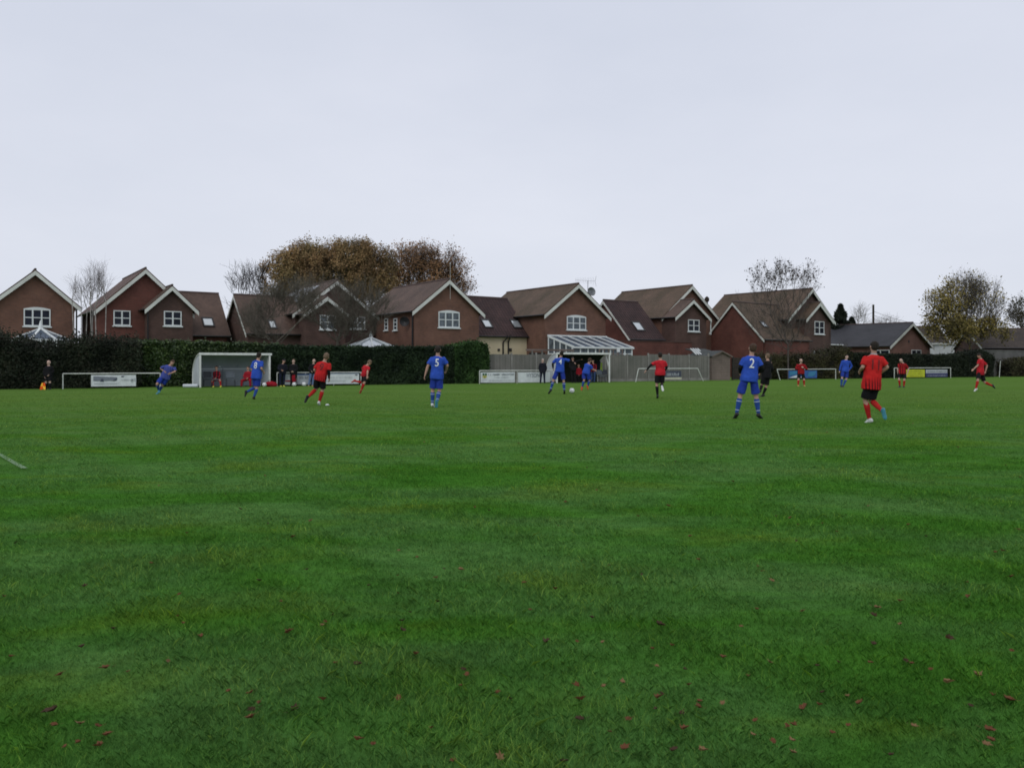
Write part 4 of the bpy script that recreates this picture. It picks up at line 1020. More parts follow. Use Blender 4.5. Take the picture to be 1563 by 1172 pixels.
# --- house 7
h, fr = house(1058, 79, TH + 1, 'brick house with two stepped gables and a low flat red extension')
b = mk_gable(h, fr, 0, (1057, 435), 1012, 1102.5, 486, 490.5, 9.5, M['brick'], M['tiles_moss'])
b2 = mk_gable(h, fr, -1.7, (1059, 456.5), 1032, 1087, 485.5, 487.5, 5.5, M['brick_dark'], M['tiles'], rname='front_roof', wname='front_wall')
window_px(h, fr, -1.7, 1050, 488, 1067, 506, nx=2, ny=2)
vw = -1.2; ua, _ = fr.uz(959, 517, vw); ub, _ = fr.uz(1012, 517, vw); _, ze = fr.uz(990, 517.5, vw - 0.3); _, zr = fr.uz(950, 459.5, vw + 3.3)
bw = gable_u(h, fr, ua + 0.2, ub, vw, vw + 6.6, ze + 0.2, zr - 0.1, M['brick_red'], M['pantile'], vl=True, vr=False, rname='wing_roof', wname='wing_wall')
rooflight_px(h, fr, bw, 964, 984, 491.5, 505.5)
vw = -4.0; ua, zt = fr.uz(955, 521.5, vw); ub, zt2 = fr.uz(1056, 522.5, vw)
mb = MB(); mb.fbox(fr, ua, ub, vw, -1.25, 0, (zt + zt2) / 2); mb.build('extension_wall', M['brick_red'], h)
mb = MB(); mb.fbox(fr, ua - 0.05, ub + 0.05, vw - 0.05, -1.26, (zt + zt2) / 2 + 0.003, (zt + zt2) / 2 + 0.07); mb.build('extension_coping', M['brick_dark'], h)
u, z = fr.uz(1084, 489, -1.75); pipe(h, [fr.p(u, -1.82, z), fr.p(u, -1.82, z - 1.4)], 0.05, 'white')
u, z = fr.uz(1079, 461, 3)
ck = thing('chimney_cowl', fr.p(u, 3, z), 'dark round chimney cowl on the right slope of the stepped-gable house', 'cowl')
mb = MB(); mb.tube([fr.p(u, 3, z - 0.6), fr.p(u, 3, z)], 0.12, 10); mb.build('flue_pipe', M['metal'], ck)
mb = MB(); mb.tube([fr.p(u, 3, z), fr.p(u, 3, z + 0.15), fr.p(u, 3, z + 0.42), fr.p(u, 3, z + 0.6)], [0.14, 0.26, 0.24, 0.05], 12); mb.build('cowl_cap', M['polewood'], ck)
# --- house 8
h, fr = house(1240, 83, TH + 4, 'rightmost of the tall brick houses, mossy roof behind the leafless tree')
b = mk_gable(h, fr, 0, (1240.5, 440), 1199, 1272, 487, 494, 10.5, M['brick_brown'], M['tiles_moss'])
b2 = mk_gable(h, fr, -0.8, (1252, 461), 1231, 1272.5, 487.5, 491.5, 4.5, M['brick_brown'], M['tiles_moss'], rname='front_roof', wname='front_wall')
window_px(h, fr, -0.8, 1243, 490.5, 1257.5, 510, nx=2, ny=2)
window_px(h, fr, -0.8, 1242, 536, 1257, 554, nx=2, ny=2)
P = lambda u, v, z: fr.p(u, v, z)
vw = -0.9; ua, _ = fr.uz(1163, 517, vw); ub = b2['u0'] + 0.6; _, ze = fr.uz(1175, 517.5, vw - 0.3); _, zr = fr.uz(1120, 460.5, vw + 3.3)
bw = gable_u(h, fr, ua + 0.2, ub, vw, vw + 6.6, ze + 0.2, zr - 0.1, M['brick_red'], M['tiles_moss'], vl=True, vr=False, rname='wing_roof', wname='wing_wall')
rooflight_px(h, fr, bw, 1159, 1172, 491, 500)
u, z = fr.uz(1193, 531, -0.6); pipe(h, [P(u, -0.7, z + 0.9), P(u, -0.7, z - 0.9)], 0.09, 'barge')
mb = MB(); mb.fbox(fr, ua + 0.3, b2['u0'] - 0.05, -1.15, -0.95, 0, 3.5); mb.build('lower_front_wall', M['brick_red'], h)
# --- bungalow 9
h, fr = house(1394, 92, TH + 6, 'low bungalow with dark slate roof and pink brick gable, left of the yellow-leaved tree'); h['category'] = 'bungalow'; h.name = 'bungalow'; del h['group']
b = mk_gable(h, fr, 0, (1394, 492), 1361, 1428, 529, 531, 18.0, M['brick_pink'], M['slate'])
vw = 5.5; ua, _ = fr.uz(1262, 527, vw); _, ze = fr.uz(1310, 528, vw - 0.3); _, zr = fr.uz(1300, 497.5, vw + 4)
gable_u(h, fr, ua, b['u0'] + 3.5, vw, vw + 8, ze + 0.2, zr, M['brick_dark'], M['slate'], vl=False, vr=False, gutter=M['white'], rname='wing_roof', wname='wing_wall')
window_px(h, fr, 0, 1391, 534, 1405.5, 543, nx=2, ny=1)
v0, z0 = fr.vz(1344, 541, b['u0']); v1, z1 = fr.vz(1354, 534, b['u0'])
window(h, fr, 0, v0 - 1.0, v0 + 1.0, z0 - 0.2, z1, nx=2, ny=1, side=(b['u0'], -1))
u, z = fr.uz(1387, 521, 0); mb = MB(); mb.fbox(fr, u - 0.15, u + 0.15, -0.04, 0.0, z - 0.15, z + 0.15); mb.build('wall_vent', M['soffit'], h)
# white flat-roofed outbuilding, far roofs at the right edge
h = thing('outbuilding', W(1450, 554, 98) * 1, 'small white flat-roofed outbuilding between the bungalow and the yellow-leaved tree', 'outbuilding'); h.location.z = 0
fr = Frame(W(1450, 0, 98).x, 98, 20)
ua, zt = fr.uz(1434, 526, 0); ub, _ = fr.uz(1478, 526, 0)
mb = MB(); mb.fbox(fr, ua, ub, 0, 5, 0, zt); mb.build('wall', M['white'], h)
mb = MB(); mb.fbox(fr, ua - 0.2, ub + 0.2, -0.2, 5.2, zt + 0.003, zt + 0.22); mb.build('roof', M['barge'], h)
for px_, Yd, lab, xl, xr, yr_, ye in ((1452, 112, 'dark-roofed bungalow just right of the pink gable, beyond the yellow-leaved tree', 1400, 1446, 499, 522), (1540, 88, 'brown-roofed low house at the right edge beyond the grey wall', 1502, 1640, 503, 530)):
    fr = Frame(W(px_, 0, Yd).x, Yd, -8)
    h = thing('bungalow', fr.p(0, 0, 0), lab, 'bungalow')
    ua, ze = fr.uz(xl, ye, 0); ub, _ = fr.uz(xr, ye, 0); _, zr = fr.uz(px_, yr_, 4)
    bb = gable_u(h, fr, ua, ub, 0, 8, ze, zr, M['brick_dark'], M['slate_brown'], vl=True, vr=True)
    if px_ == 1540:
        window_px(h, fr, 0, 1548, 538, 1566, 550, nx=3, ny=1)
# conservatory with hipped glazed roof (left) and two more roof lanterns
def lantern(px, Y, ytop, xl, xr, ybot, label, deg=35, roofm='consglass', n=8, wall=True):
    c = W(px, ytop, Y); r = (xr - xl) / 2 * Y / F; zb = EYE + (HY - ybot) * Y / F
    t = thing('conservatory', Vector((c.x, c.y, 0)), label, 'conservatory')
    P = [Vector((c.x + r * math.cos(2 * math.pi * (i + 0.3) / n), c.y + r * math.sin(2 * math.pi * (i + 0.3) / n), zb)) for i in range(n)]
    mb = MB()
    for i in range(n): mb.bar(P[i] + Vector((0, 0, 0.03)), c, 0.11, 0.08)
    for i in range(n): mb.bar(P[i], P[(i + 1) % n], 0.14, 0.16)
    mb.tube([c - Vector((0, 0, 0.1)), c + Vector((0, 0, 0.12)), c + Vector((0, 0, 0.5))], [0.16, 0.12, 0.03], 8)
    mb.build('roof_frame', M['white'], t)
    mb = MB()
    for i in range(n): mb.face([P[i] - Vector((0, 0, 0.0)), P[(i + 1) % n], c - Vector((0, 0, 0.05))])
    mb.build('roof_glass', M[roofm], t)
    mb = MB()
    for i in range(n):
        q = P[i] * 1.0; mb.bar(Vector((q.x, q.y, 0)), q, 0.12)
        m_ = (P[i] + P[(i + 1) % n]) / 2; mb.bar(Vector((m_.x, m_.y, 0)), m_, 0.08)
        a = P[i] - Vector((0, 0, 0.55)); a2 = P[(i + 1) % n] - Vector((0, 0, 0.55)); mb.bar(a, a2, 0.07)
    mb.build('wall_frame', M['white'], t)
    mb = MB()
    for i in range(n):
        a = P[i].copy(); a2 = P[(i + 1) % n].copy(); ctr = Vector((c.x, c.y, 0)); k = 0.985
        a = ctr + (a - ctr) * k; a2 = ctr + (a2 - ctr) * k; a.z = a2.z = zb - 0.06
        mb.face([Vector((a.x, a.y, 0)), Vector((a2.x, a2.y, 0)), a2, a])
    mb.build('wall_glass', M['glass_net'], t)
lantern(62, 51.5, 501, 25, 115, 520.5, 'glazed hipped conservatory with white ribs below the leftmost brick gable')
lantern(566, 59, 515, 520, 612, 533, 'pale-roofed conservatory showing as a low white cone over the dark hedge', roofm='roofglass')
M['grey_render'] = mat('dirty_grey_render', (0.115, 0.115, 0.110), 0.95, 0.3, 0.8)
# ------------------------------------------------------------------ boundary things
B = Frame(0, 54.85, math.degrees(math.atan(0.49)))     # the far edge of the pitch
# fence
f0 = B.u(742, 1.3); f1 = B.u(1081, 1.3)
ft = thing('fence', B.p((f0 + f1) / 2, 1.3), 'weathered grey vertical-board fence with concrete posts, right of the dark hedge', 'fence')
n = int((f1 - f0) / 1.9); rs_ = random.Random(4)
for i in range(n + 1):
    u = f0 + (f1 - f0) * i / n; hh = 2.05 + rs_.uniform(-0.03, 0.06)
    mb = MB(); mb.fbox(B, u - 0.05, u + 0.05, 1.22, 1.34, 0, hh + 0.06); mb.build('concrete_post', M['concrete'], ft)
    if i < n:
        u2 = f0 + (f1 - f0) * (i + 1) / n; top = hh - rs_.uniform(0.02, 0.09)
        mb = MB()
        k = 17
        for j in range(k):
            a = u + 0.06 + (u2 - u - 0.12) * j / k; c = u + 0.06 + (u2 - u - 0.12) * (j + 1) / k
            mb.fbox(B, a, c + 0.004, 1.262 - 0.012 * (j % 2), 1.285, 0.22, top + rs_.uniform(-0.012, 0.012))
        mb.build('panel', M['fenceboard'], ft)
        mb = MB(); mb.fbox(B, u + 0.055, u2 - 0.055, 1.252, 1.30, 0, 0.21); mb.build('gravel_board', M['concrete'], ft)
# dark fence right of the shed
g0 = B.u(1117, 1.6); g1 = B.u(1176, 1.6)
ft = thing('fence', B.p((g0 + g1) / 2, 1.6), 'dark old horizontal-board fence between the shed and the leafless tree', 'fence')
mb = MB()
for j in range(9): mb.fbox(B, g0, g1, 1.6 - 0.01 * (j % 2), 1.64, 0.05 + j * 0.2, 0.235 + j * 0.2)
mb.build('boards', M['fence_dark'], ft)
for u in (g0 + 0.05, (g0 + g1) / 2, g1 - 0.05):
    mb = MB(); mb.fbox(B, u - 0.06, u + 0.06, 1.48, 1.585, 0, 1.95); mb.build('post', M['fence_dark'], ft)
# shed
s0 = B.u(1087, 1.4); s1 = B.u(1114.5, 1.4)
sh = thing('shed', B.p((s0 + s1) / 2, 2.4), 'small pinkish-grey timber shed with an apex felt roof at the end of the grey fence', 'shed')
um = (s0 + s1) / 2; _, zr = B.uz(1101, 535, 1.4); _, ze = B.uz(1115, 542.5, 1.4)
mb = MB(); P = lambda u, v, z: B.p(u, v, z)
mb.face([P(s0, 1.4, 0), P(s1, 1.4, 0), P(s1, 1.4, ze), P(um, 1.4, zr - 0.06), P(s0, 1.4, ze)])
mb.face([P(s0, 4.4, 0), P(s0, 1.4, 0), P(s0, 1.4, ze), P(s0, 4.4, ze)]); mb.face([P(s1, 1.4, 0), P(s1, 4.4, 0), P(s1, 4.4, ze), P(s1, 1.4, ze)])
mb.face([P(s1, 4.4, 0), P(s0, 4.4, 0), P(s0, 4.4, ze), P(um, 4.4, zr - 0.06), P(s1, 4.4, ze)])
mb.build('wall', M['shedwood'], sh)
mb = MB()
for s, ue in ((-1, s0 - 0.12), (1, s1 + 0.12)):
    top = [P(um, 1.25, zr), P(ue, 1.25, ze - 0.05), P(ue, 4.5, ze - 0.05), P(um, 4.5, zr)]
    if s < 0: top = [top[1], top[0], top[3], top[2]]
    mb.hexa([q - Vector((0, 0, 0.05)) for q in top], top)
mb.build('roof', M['felt'], sh)
mb = MB()
for s, ue in ((-1, s0 - 0.12), (1, s1 + 0.12)):
    mb.bar(P(um, 1.235, zr - 0.07), P(ue, 1.235, ze - 0.12), 0.03, 0.11)
mb.build('bargeboard', M['shedwood'], sh)
# dark lean-to roof left of shed above fence
a0, z0 = B.uz(1062, 537, 4.2); a1, _ = B.uz(1092, 537, 4.2)
lt = thing('outbuilding', B.p((a0 + a1) / 2, 4), 'dark-felted garden outbuilding with a white slatted edge, left of the timber shed', 'outbuilding')
mb = MB(); mb.hexa([P(a0, 3.0, 2.05), P(a1, 3.0, 2.05), P(a1, 5.6, 2.55), P(a0, 5.6, 2.55)], [P(a0, 3.0, 2.13), P(a1, 3.0, 2.13), P(a1, 5.6, 2.63), P(a0, 5.6, 2.63)]); mb.build('roof', M['felt'], lt)
mb = MB()
for j in range(4): mb.bar(P(a0 - 0.9 + j * 0.25, 3.0, 2.1), P(a0 + 0.1 + j * 0.25, 5.0, 2.62), 0.08)
mb.build('white_slats', M['white'], lt)
mb = MB(); mb.fbox(B, a0 + 0.05, a1 - 0.05, 3.1, 5.5, 0, 2.06); mb.build('wall', M['shedwood'], lt)
# garden pergola frame behind the fence
v_ = 3.2; p0, z0 = B.uz(803, 534, v_); p1, z1 = B.uz(876, 535, v_)
pg = thing('pergola', B.p((p0 + p1) / 2, v_), 'weathered timber swing frame standing behind the grey fence, left of the far dugout', 'garden frame')
mb = MB(); mb.bar(P(p0, v_, z0), P(p1, v_, z0), 0.12, 0.14); mb.build('crossbeam', M['shedwood'], pg)
for x in (812, 827, 862, 874):
    mb = MB(); u = B.u(x, v_); mb.bar(P(u + 0.55, v_ + 0.5, 0), P(u, v_, z0), 0.11); mb.build('post', M['concrete'], pg)
mb = MB(); mb.bar(P(p0 + 0.3, v_ + 0.1, z0 - 0.3), P(B.u(833, v_), v_ + 0.1, z0 - 0.3), 0.05, 0.2); mb.build('seat_rail', M['fence_dark'], pg)
v_ = 2.6; p0, z0 = B.uz(915, 533, v_); p1, z1 = B.uz(950, 533, v_)
pg = thing('trellis', B.p((p0 + p1) / 2, v_), 'brown timber trellis showing above the fence right of the far dugout', 'trellis')
mb = MB()
for j in range(6): u = p0 + (p1 - p0) * j / 5; mb.bar(P(u, v_, 0), P(u, v_, z0), 0.08)
for z in (z0, z0 - 0.35): mb.bar(P(p0, v_ + 0.05, z), P(p1, v_ + 0.05, z), 0.06)
mb.build('lattice', M['shedwood'], pg)
mb = MB(); u, z = B.uz(944, 534.5, v_ - 0.1); mb.fbox(B, u - 0.13, u + 0.13, v_ - 0.12, v_ - 0.06, z - 0.15, z + 0.17); mb.build('lamp_box', M['white'], pg)

# ------------------------------------------------------------------ barriers and boards
def barrier(xa, xb, ytop, label, v=-0.35, splay=0.0, splay2=0.0, mids=0):
    ua = B.u(xa, v); ub = B.u(xb, v); _, z = B.uz((xa + xb) / 2, ytop, v)
    t = thing('barrier', B.p((ua + ub) / 2, v), label, 'barrier', 'white pitch-side barriers')
    mb = MB(); mb.tube([P(ua, v, z), P(ub, v, z)], 0.030, 8); mb.build('rail', M['rail'], t)
    for u, s in ((ua, -splay), (ub, splay2)):
        mb = MB(); mb.tube([P(u + s, v, -0.02), P(u, v, z)], 0.030, 8); mb.build('post', M['rail'], t)
    for i in range(mids):
        u = ua + (ub - ua) * (i + 1) / (mids + 1)
        mb = MB(); mb.tube([P(u, v + 0.05, -0.02), P(u, v + 0.05, z)], 0.024, 8); mb.build('post', M['rail'], t)
    return t, z

def board(xa, xb, ya, yb, base, label, v=-0.39, curl=0.0, yb2=None):
    """ya..yb rows at the left end; returns helper to place marks. Its own object hung on a barrier"""
    ua, zt = B.uz(xa, ya, v); _, zb = B.uz(xa, yb, v); ub, zt2 = B.uz(xb, ya if yb2 is None else yb2[0], v); _, zb2 = B.uz(xb, yb if yb2 is None else yb2[1], v)
    z1 = (zt + zt2) / 2; z0 = max(0.06, (zb + zb2) / 2)
    t = thing('advertising_board', P((ua + ub) / 2, v, z0), label, 'banner')
    mb = MB(); n = 24; rows = []
    for i in range(n + 1):
        u = ua + (ub - ua) * i / n; w = 0.012 * math.sin(i * 1.7 + xa); c = 0.03 * curl * math.sin(math.pi * i / n)
        rows.append((P(u, v + w, z0 - c * 0), P(u, v + w * 0.3, z1)))
    for i in range(n): mb.face([rows[i][0], rows[i + 1][0], rows[i + 1][1], rows[i][1]])
    mb.build('sheet', base, t, smooth=True)
    W_, H_ = ub - ua, z1 - z0
    def mark(x0, x1, y0, y1, m, name='print', o=0.022):
        q = MB(); q.fbox(B, ua + W_ * x0, ua + W_ * x1, v - o - 0.003, v - o, z0 + H_ * y0, z0 + H_ * y1); q.build(name, m, t)
    def poly(pts, m, name='print', o=0.024):
        q = MB(); q.face([P(ua + W_ * a, v - o, z0 + H_ * c) for a, c in pts]); q.build(name, m, t)
    def scribble(x0, x1, y, hgt, m, seed, dens=1.0, name='lettering'):
        q = MB(); rr = random.Random(seed); x = x0
        while x < x1:
            w = hgt * H_ / W_ * rr.uniform(0.4, 0.7)
            if rr.random() < 0.14: x += w; continue
            for k in range(3):
                xx = x + w * rr.random() * 0.6
                if rr.random() < 0.55: q.fbox(B, ua + W_ * xx, ua + W_ * (xx + w * 0.22), v - 0.029, v - 0.026, z0 + H_ * y, z0 + H_ * (y + hgt))
                else:
                    yy = y + hgt * rr.choice((0, 0.42, 0.84)); q.fbox(B, ua + W_ * x, ua + W_ * (x + w * 0.75), v - 0.033, v - 0.030, z0 + H_ * yy, z0 + H_ * (yy + hgt * 0.17))
            x += w
        q.build(name, m, t)
    def text(s, x0, x1, y, hgt, m, name='lettering'):
        cu = bpy.data.curves.new('t', 'FONT'); cu.body = s; cu.size = 1.0
        to = bpy.data.objects.new('t', cu); COL.objects.link(to); dg = bpy.context.evaluated_depsgraph_get(); dg.update()
        me = bpy.data.meshes.new_from_object(to.evaluated_get(dg)); bpy.data.objects.remove(to)
        xs = [q.co.x for q in me.vertices]; ys = [q.co.y for q in me.vertices]
        mx, Mx, my, My = min(xs), max(xs), min(ys), max(ys); og = world_org(t)
        for q in me.vertices:
            a = ua + W_ * (x0 + (x1 - x0) * (q.co.x - mx) / (Mx - mx)); z = z0 + H_ * (y + hgt * (q.co.y - my) / (My - my))
            q.co = P(a, v - 0.026, z) - og
        me.materials.clear(); me.materials.append(m); link_mesh(name, me, t)
    return t, mark, poly, scribble, text

K = {}
for k, c in dict(pwhite=(0.62, 0.66, 0.68), pgrey=(0.42, 0.45, 0.48), pdark=(0.06, 0.07, 0.10), pmid=(0.18, 0.20, 0.24), pblue=(0.035, 0.11, 0.34), pblue2=(0.04, 0.20, 0.36), pyellow=(0.52, 0.56, 0.03),
                 pyel2=(0.36, 0.40, 0.04), pnavy=(0.04, 0.045, 0.13), pgreen=(0.04, 0.12, 0.07), pcream=(0.50, 0.50, 0.38), pred=(0.32, 0.03, 0.05), pgold=(0.5, 0.45, 0.12)).items():
    K[k] = mat('print_' + k[1:], c, 0.55, 0.10, 2.5)
barrier(96, 244.5, 570, 'long low white tube barrier at the left, with one grey and white banner')
t, mark, poly, scr, txt = board(139, 207.5, 572.5, 590, K['pwhite'], 'white banner with a grey picture strip, hung on the leftmost barrier', yb2=(572, 589))
poly([(0.05, 0.48), (0.56, 0.50), (0.58, 0.80), (0.05, 0.90)], K['pmid'], 'picture_strip'); poly([(0.20, 0.42), (0.28, 0.40), (0.27, 0.66), (0.22, 0.66)], K['pdark'], 'picture_strip', 0.028); poly([(0.48, 0.48), (0.56, 0.48), (0.58, 0.70), (0.50, 0.62)], K['pdark'], 'picture_strip', 0.028)
poly([(0.67, 0.80), (0.70, 0.80), (0.75, 0.92), (0.67, 0.92)], K['pdark'], 'emblem'); scr(0.66, 0.96, 0.5, 0.12, K['pgrey'], 3); scr(0.06, 0.6, 0.2, 0.10, K['pgrey'], 5); scr(0.88, 0.97, 0.3, 0.4, K['pgrey'], 6)
barrier(423, 551, 568.5, 'white barrier carrying three banners between the left dugout and the stooping red player', v=-0.2, mids=2)
t, mark, poly, scr, txt = board(434.5, 452.5, 571, 587, K['pwhite'], 'small white banner with dark and red print, left end of the three-banner barrier', v=-0.24)
poly([(0.1, 0.5), (0.25, 0.5), (0.3, 0.9), (0.1, 0.9)], K['pgrey']); poly([(0.45, 0.5), (0.6, 0.5), (0.6, 0.9), (0.4, 0.9)], K['pgrey']); mark(0.05, 0.95, 0.28, 0.42, K['pred'])
t, mark, poly, scr, txt = board(453.5, 474, 571, 586.5, K['pgrey'], 'grey-blue banner with faint lettering in the middle of the three-banner barrier', v=-0.24)
scr(0.15, 0.9, 0.55, 0.2, K['pmid'], 9); mark(0.02, 0.98, 0.92, 0.99, K['pblue'], 'edge')
t, mark, poly, scr, txt = board(492, 548, 571, 587, K['pwhite'], 'long plain white advertising board right of the jogging red player', v=-0.24, yb2=(568.5, 584.5))
mark(0.89, 0.955, 0.80, 0.88, K['pdark'], 'print'); scr(0.05, 0.8, 0.55, 0.12, K['pgrey'], 11); scr(0.1, 0.7, 0.25, 0.10, K['pgrey'], 12); mark(0.0, 1.0, 0.965, 1.0, K['pblue'], 'edge')
barrier(732, 845, 565.5, 'white barrier with two white banners left of the far dugout', mids=1)
t, mark, poly, scr, txt = board(733.5, 786, 568, 584, K['pwhite'], 'white banner with a green and gold shield crest, left of the white haired man', yb2=(568, 583.5), curl=1)
poly([(0.055, 0.70), (0.115, 0.70), (0.175, 0.70), (0.175, 0.55), (0.15, 0.45), (0.115, 0.40), (0.08, 0.45), (0.055, 0.55)], K['pgold'], 'crest'); poly([(0.055, 0.68), (0.105, 0.68), (0.105, 0.90), (0.055, 0.90)], K['pgreen'], 'crest', 0.029); poly([(0.120, 0.68), (0.175, 0.68), (0.175, 0.90), (0.120, 0.90)], K['pgreen'], 'crest', 0.029); mark(0.108, 0.122, 0.45, 0.66, K['pgreen'], 'crest', 0.031)
scr(0.22, 0.96, 0.69, 0.17, K['pmid'], 21); scr(0.40, 0.80, 0.44, 0.10, K['pgrey'], 22); scr(0.24, 0.96, 0.16, 0.09, K['pgrey'], 23); scr(0.04, 0.18, 0.22, 0.08, K['pgrey'], 24)
t, mark, poly, scr, txt = board(790.5, 839.5, 568, 584, K['pwhite'], 'white banner lettered HYSON behind the white haired man', yb2=(568, 583.5))
txt('HYSON', 0.27, 0.66, 0.50, 0.40, K['pmid'])
t, zz = barrier(974.5, 1065, 562.5, 'slim white barrier with splayed ends in front of the grey fence', splay=0.25, splay2=0.55)
t, mark, poly, scr, txt = board(1014.5, 1040, 566, 579, K['pdark'], 'small black banner with pale script and cream foot, leaning on the grey fence', v=-0.30)
scr(0.05, 0.9, 0.42, 0.34, K['pgrey'], 31); mark(0, 1, 0.0, 0.24, K['pcream'], 'foot_strip')
barrier(1186, 1275.5, 563.5, 'thin white barrier behind the far red player, with the blue board', splay=-0.35, splay2=0.0)
t, mark, poly, scr, txt = board(1203.5, 1247, 565.5, 577, K['pblue'], 'blue advertising board with white swoosh behind the far red player')
poly([(0.0, 0.05), (0.30, 0.05), (0.30, 0.42), (0.14, 0.24)], K['pwhite'], 'swoosh'); poly([(0.02, 0.35), (0.2, 0.45), (0.3, 0.62), (0.3, 0.92), (0.04, 0.9)], K['pblue2'], 'panel'); poly([(0.66, 0.2), (0.9, 0.3), (0.97, 0.92), (0.7, 0.8)], K['pblue2'], 'panel'); poly([(0.40, 0.05), (0.53, 0.05), (0.47, 0.36)], K['pwhite'], 'swoosh')
barrier(1365, 1451, 561.5, 'grey-white barrier with the yellow board, farthest to the right')
t, mark, poly, scr, txt = board(1383, 1411.5, 564, 575.5, K['pyellow'], 'bright yellow advertising board beside the stooping red player')
scr(0.08, 0.9, 0.68, 0.18, K['pyel2'], 41); scr(0.08, 0.9, 0.38, 0.14, K['pyel2'], 42); scr(0.1, 0.9, 0.12, 0.10, K['pyel2'], 43)
t, mark, poly, scr, txt = board(1413, 1446, 564, 575.5, K['pgrey'], 'grey and navy advertising board right of the yellow one')
mark(0, 1, 0.0, 0.52, K['pnavy']); scr(0.08, 0.95, 0.14, 0.12, K['pgrey'], 44); scr(0.08, 0.95, 0.66, 0.16, K['pmid'], 45)

# ------------------------------------------------------------------ dugouts
def dugout(xa, xb, ytop, label, dark=False, deg=None):
    v = -0.55; q0 = B.p(B.u(xa, v), v); DF = Frame(q0.x, q0.y, deg) if deg else B; v = 0.0 if deg else v
    P = lambda u, v, z=0.0: DF.p(u, v, z)
    ua = DF.u(xa, v); ub = DF.u(xb, v); _, z = DF.uz((xa + xb) / 2, ytop, v); D = 1.6
    t = thing('dugout', P((ua + ub) / 2, v + D / 2, 0), label, 'dugout')
    def arch(n=10):
        return [(v + 0.02 + (D - 0.02) * math.sin(math.pi / 2 * i / n) * 1.0, 0.35 * z + (z * 0.65) * math.cos(math.pi / 2 * i / n)) for i in range(n + 1)]
    A = [(v + 0.03, z)] + [(a, c) for a, c in arch()][1:] + [(v + D, 0.02)]
    mb = MB()
    for i in range(len(A) - 1):
        mb.face([P(ua, A[i][0], A[i][1]), P(ub, A[i][0], A[i][1]), P(ub, A[i + 1][0], A[i + 1][1]), P(ua, A[i + 1][0], A[i + 1][1])])
        o = 0.03; mb.face([P(ua, A[i + 1][0] + o, A[i + 1][1] + o), P(ub, A[i + 1][0] + o, A[i + 1][1] + o), P(ub, A[i][0] + o, A[i][1] + o), P(ua, A[i][0] + o, A[i][1] + o)])
    mb.build('curved_back', M['dark_net'] if dark else M['dug_panel'], t)
    if not dark:
        mb = MB(); mb.fbox(DF, ua + 0.05, ub - 0.05, v + D - 0.09, v + D - 0.02, 1.02, 1.10); mb.fbox(DF, ua + 0.05, ub - 0.05, v + D - 0.07, v + D - 0.02, 0.93, 0.95)
        mb.build('back_seam', M['dug_side'], t)
        mb = MB(); mb.bar(P((ua + ub) / 2 - 0.3, v + D - 0.10, 0.05), P((ua + ub) / 2 - 0.3, v + D - 0.10, 1.3), 0.04); mb.build('back_strut', M['dug_panel'], t)
    for u in (ua, ub):
        mb = MB()
        pts = [(v + 0.10, 0.12), (v + D, 0.12)] + [(a, c) for a, c in A[::-1][1:] if a > v + 0.10] + [(v + 0.10, z - 0.02)]
        if dark and u == ub: pass
        else:
            mb.face([P(u + (0.012 if u == ua else -0.012), a, c) for a, c in pts]); mb.build('side_panel', M['dug_side'], t)
        mb = MB(); mb.tube([P(u, a, c) for a, c in A], 0.035, 8); mb.build('curved_frame', M['white_steel'], t)
    mb = MB(); mb.fbox(DF, ua - 0.05, ub + 0.12, v - 0.06, v + 0.03, z - 0.06, z + 0.07); mb.build('front_beam', M['white_steel'], t)
    for u in (ua, ub):
        mb = MB(); mb.fbox(DF, u - 0.045, u + 0.045, v - 0.04, v + 0.05, 0, z - 0.065); mb.build('front_post', M['white_steel'], t)
    mb = MB(); mb.bar(P(ub, v + 0.06, 1.05), P(ub, v + 0.42, z - 0.15), 0.06); mb.build('brace', M['white_steel'], t)
    return t, ua, ub, v, D, DF

d1, a1, b1, v1, D1, DF1 = dugout(305.5, 411.5, 540.5, 'white-framed dugout with grey curved shell, left half of the touchline', deg=36)
mb = MB(); mb.tube([DF1.p(a1 - 0.1, v1 + 0.1, 0.10), DF1.p(a1 - 0.8, v1 + 0.5, 0.10)], 0.10, 8); mb.build('foot_roll', M['dug_side'], d1)
d2, a2, b2_, v2, D2, z2 = dugout(850, 930, 539.7, 'white-framed dugout with dark netted back, in front of the grey fence', dark=True)

def chair(px, v, label, m, arms=False):
    u = B.u(px, v); t = thing('chair', P(u, v, 0), label, 'chair')
    mb = MB(); mb.fbox(B, u - 0.24, u + 0.24, v - 0.22, v + 0.22, 0.42, 0.47); mb.build('seat', m, t)
    mb = MB(); rows = []
    for i in range(7):
        a = -0.24 + 0.48 * i / 6; rows.append((P(u + a, v + 0.20 + 0.03 * math.cos(a * 6), 0.55), P(u + a, v + 0.28 + 0.03 * math.cos(a * 6), 0.90)))
    for i in range(6):
        mb.face([rows[i][0], rows[i + 1][0], rows[i + 1][1], rows[i][1]])
        o = fr_n * 0.025; mb.face([rows[i + 1][0] + o, rows[i][0] + o, rows[i][1] + o, rows[i + 1][1] + o])
    mb.build('backrest', m, t)
    for su in (-1, 1):
        for sv in (-1, 1):
            mb = MB(); mb.tube([P(u + su * 0.22, v + sv * 0.20, 0.44), P(u + su * 0.25, v + sv * 0.25, 0.0)], 0.014, 6); mb.build('leg', M['chair_plastic'], t)
        if arms:
            mb = MB(); mb.tube([P(u + su * 0.25, v - 0.2, 0.44), P(u + su * 0.26, v - 0.2, 0.64), P(u + su * 0.26, v + 0.2, 0.66)], 0.016, 6); mb.build('armrest', M['chair_plastic'], t)
    return t
fr_n = B.n
chair(317.5, 0.02, 'solid dark plastic chair at the left end of the left dugout', M['chair_plastic'], True)
chair(330, -0.02, 'chair under the substitute with yellow boots in the left dugout', M['chair_grey'])
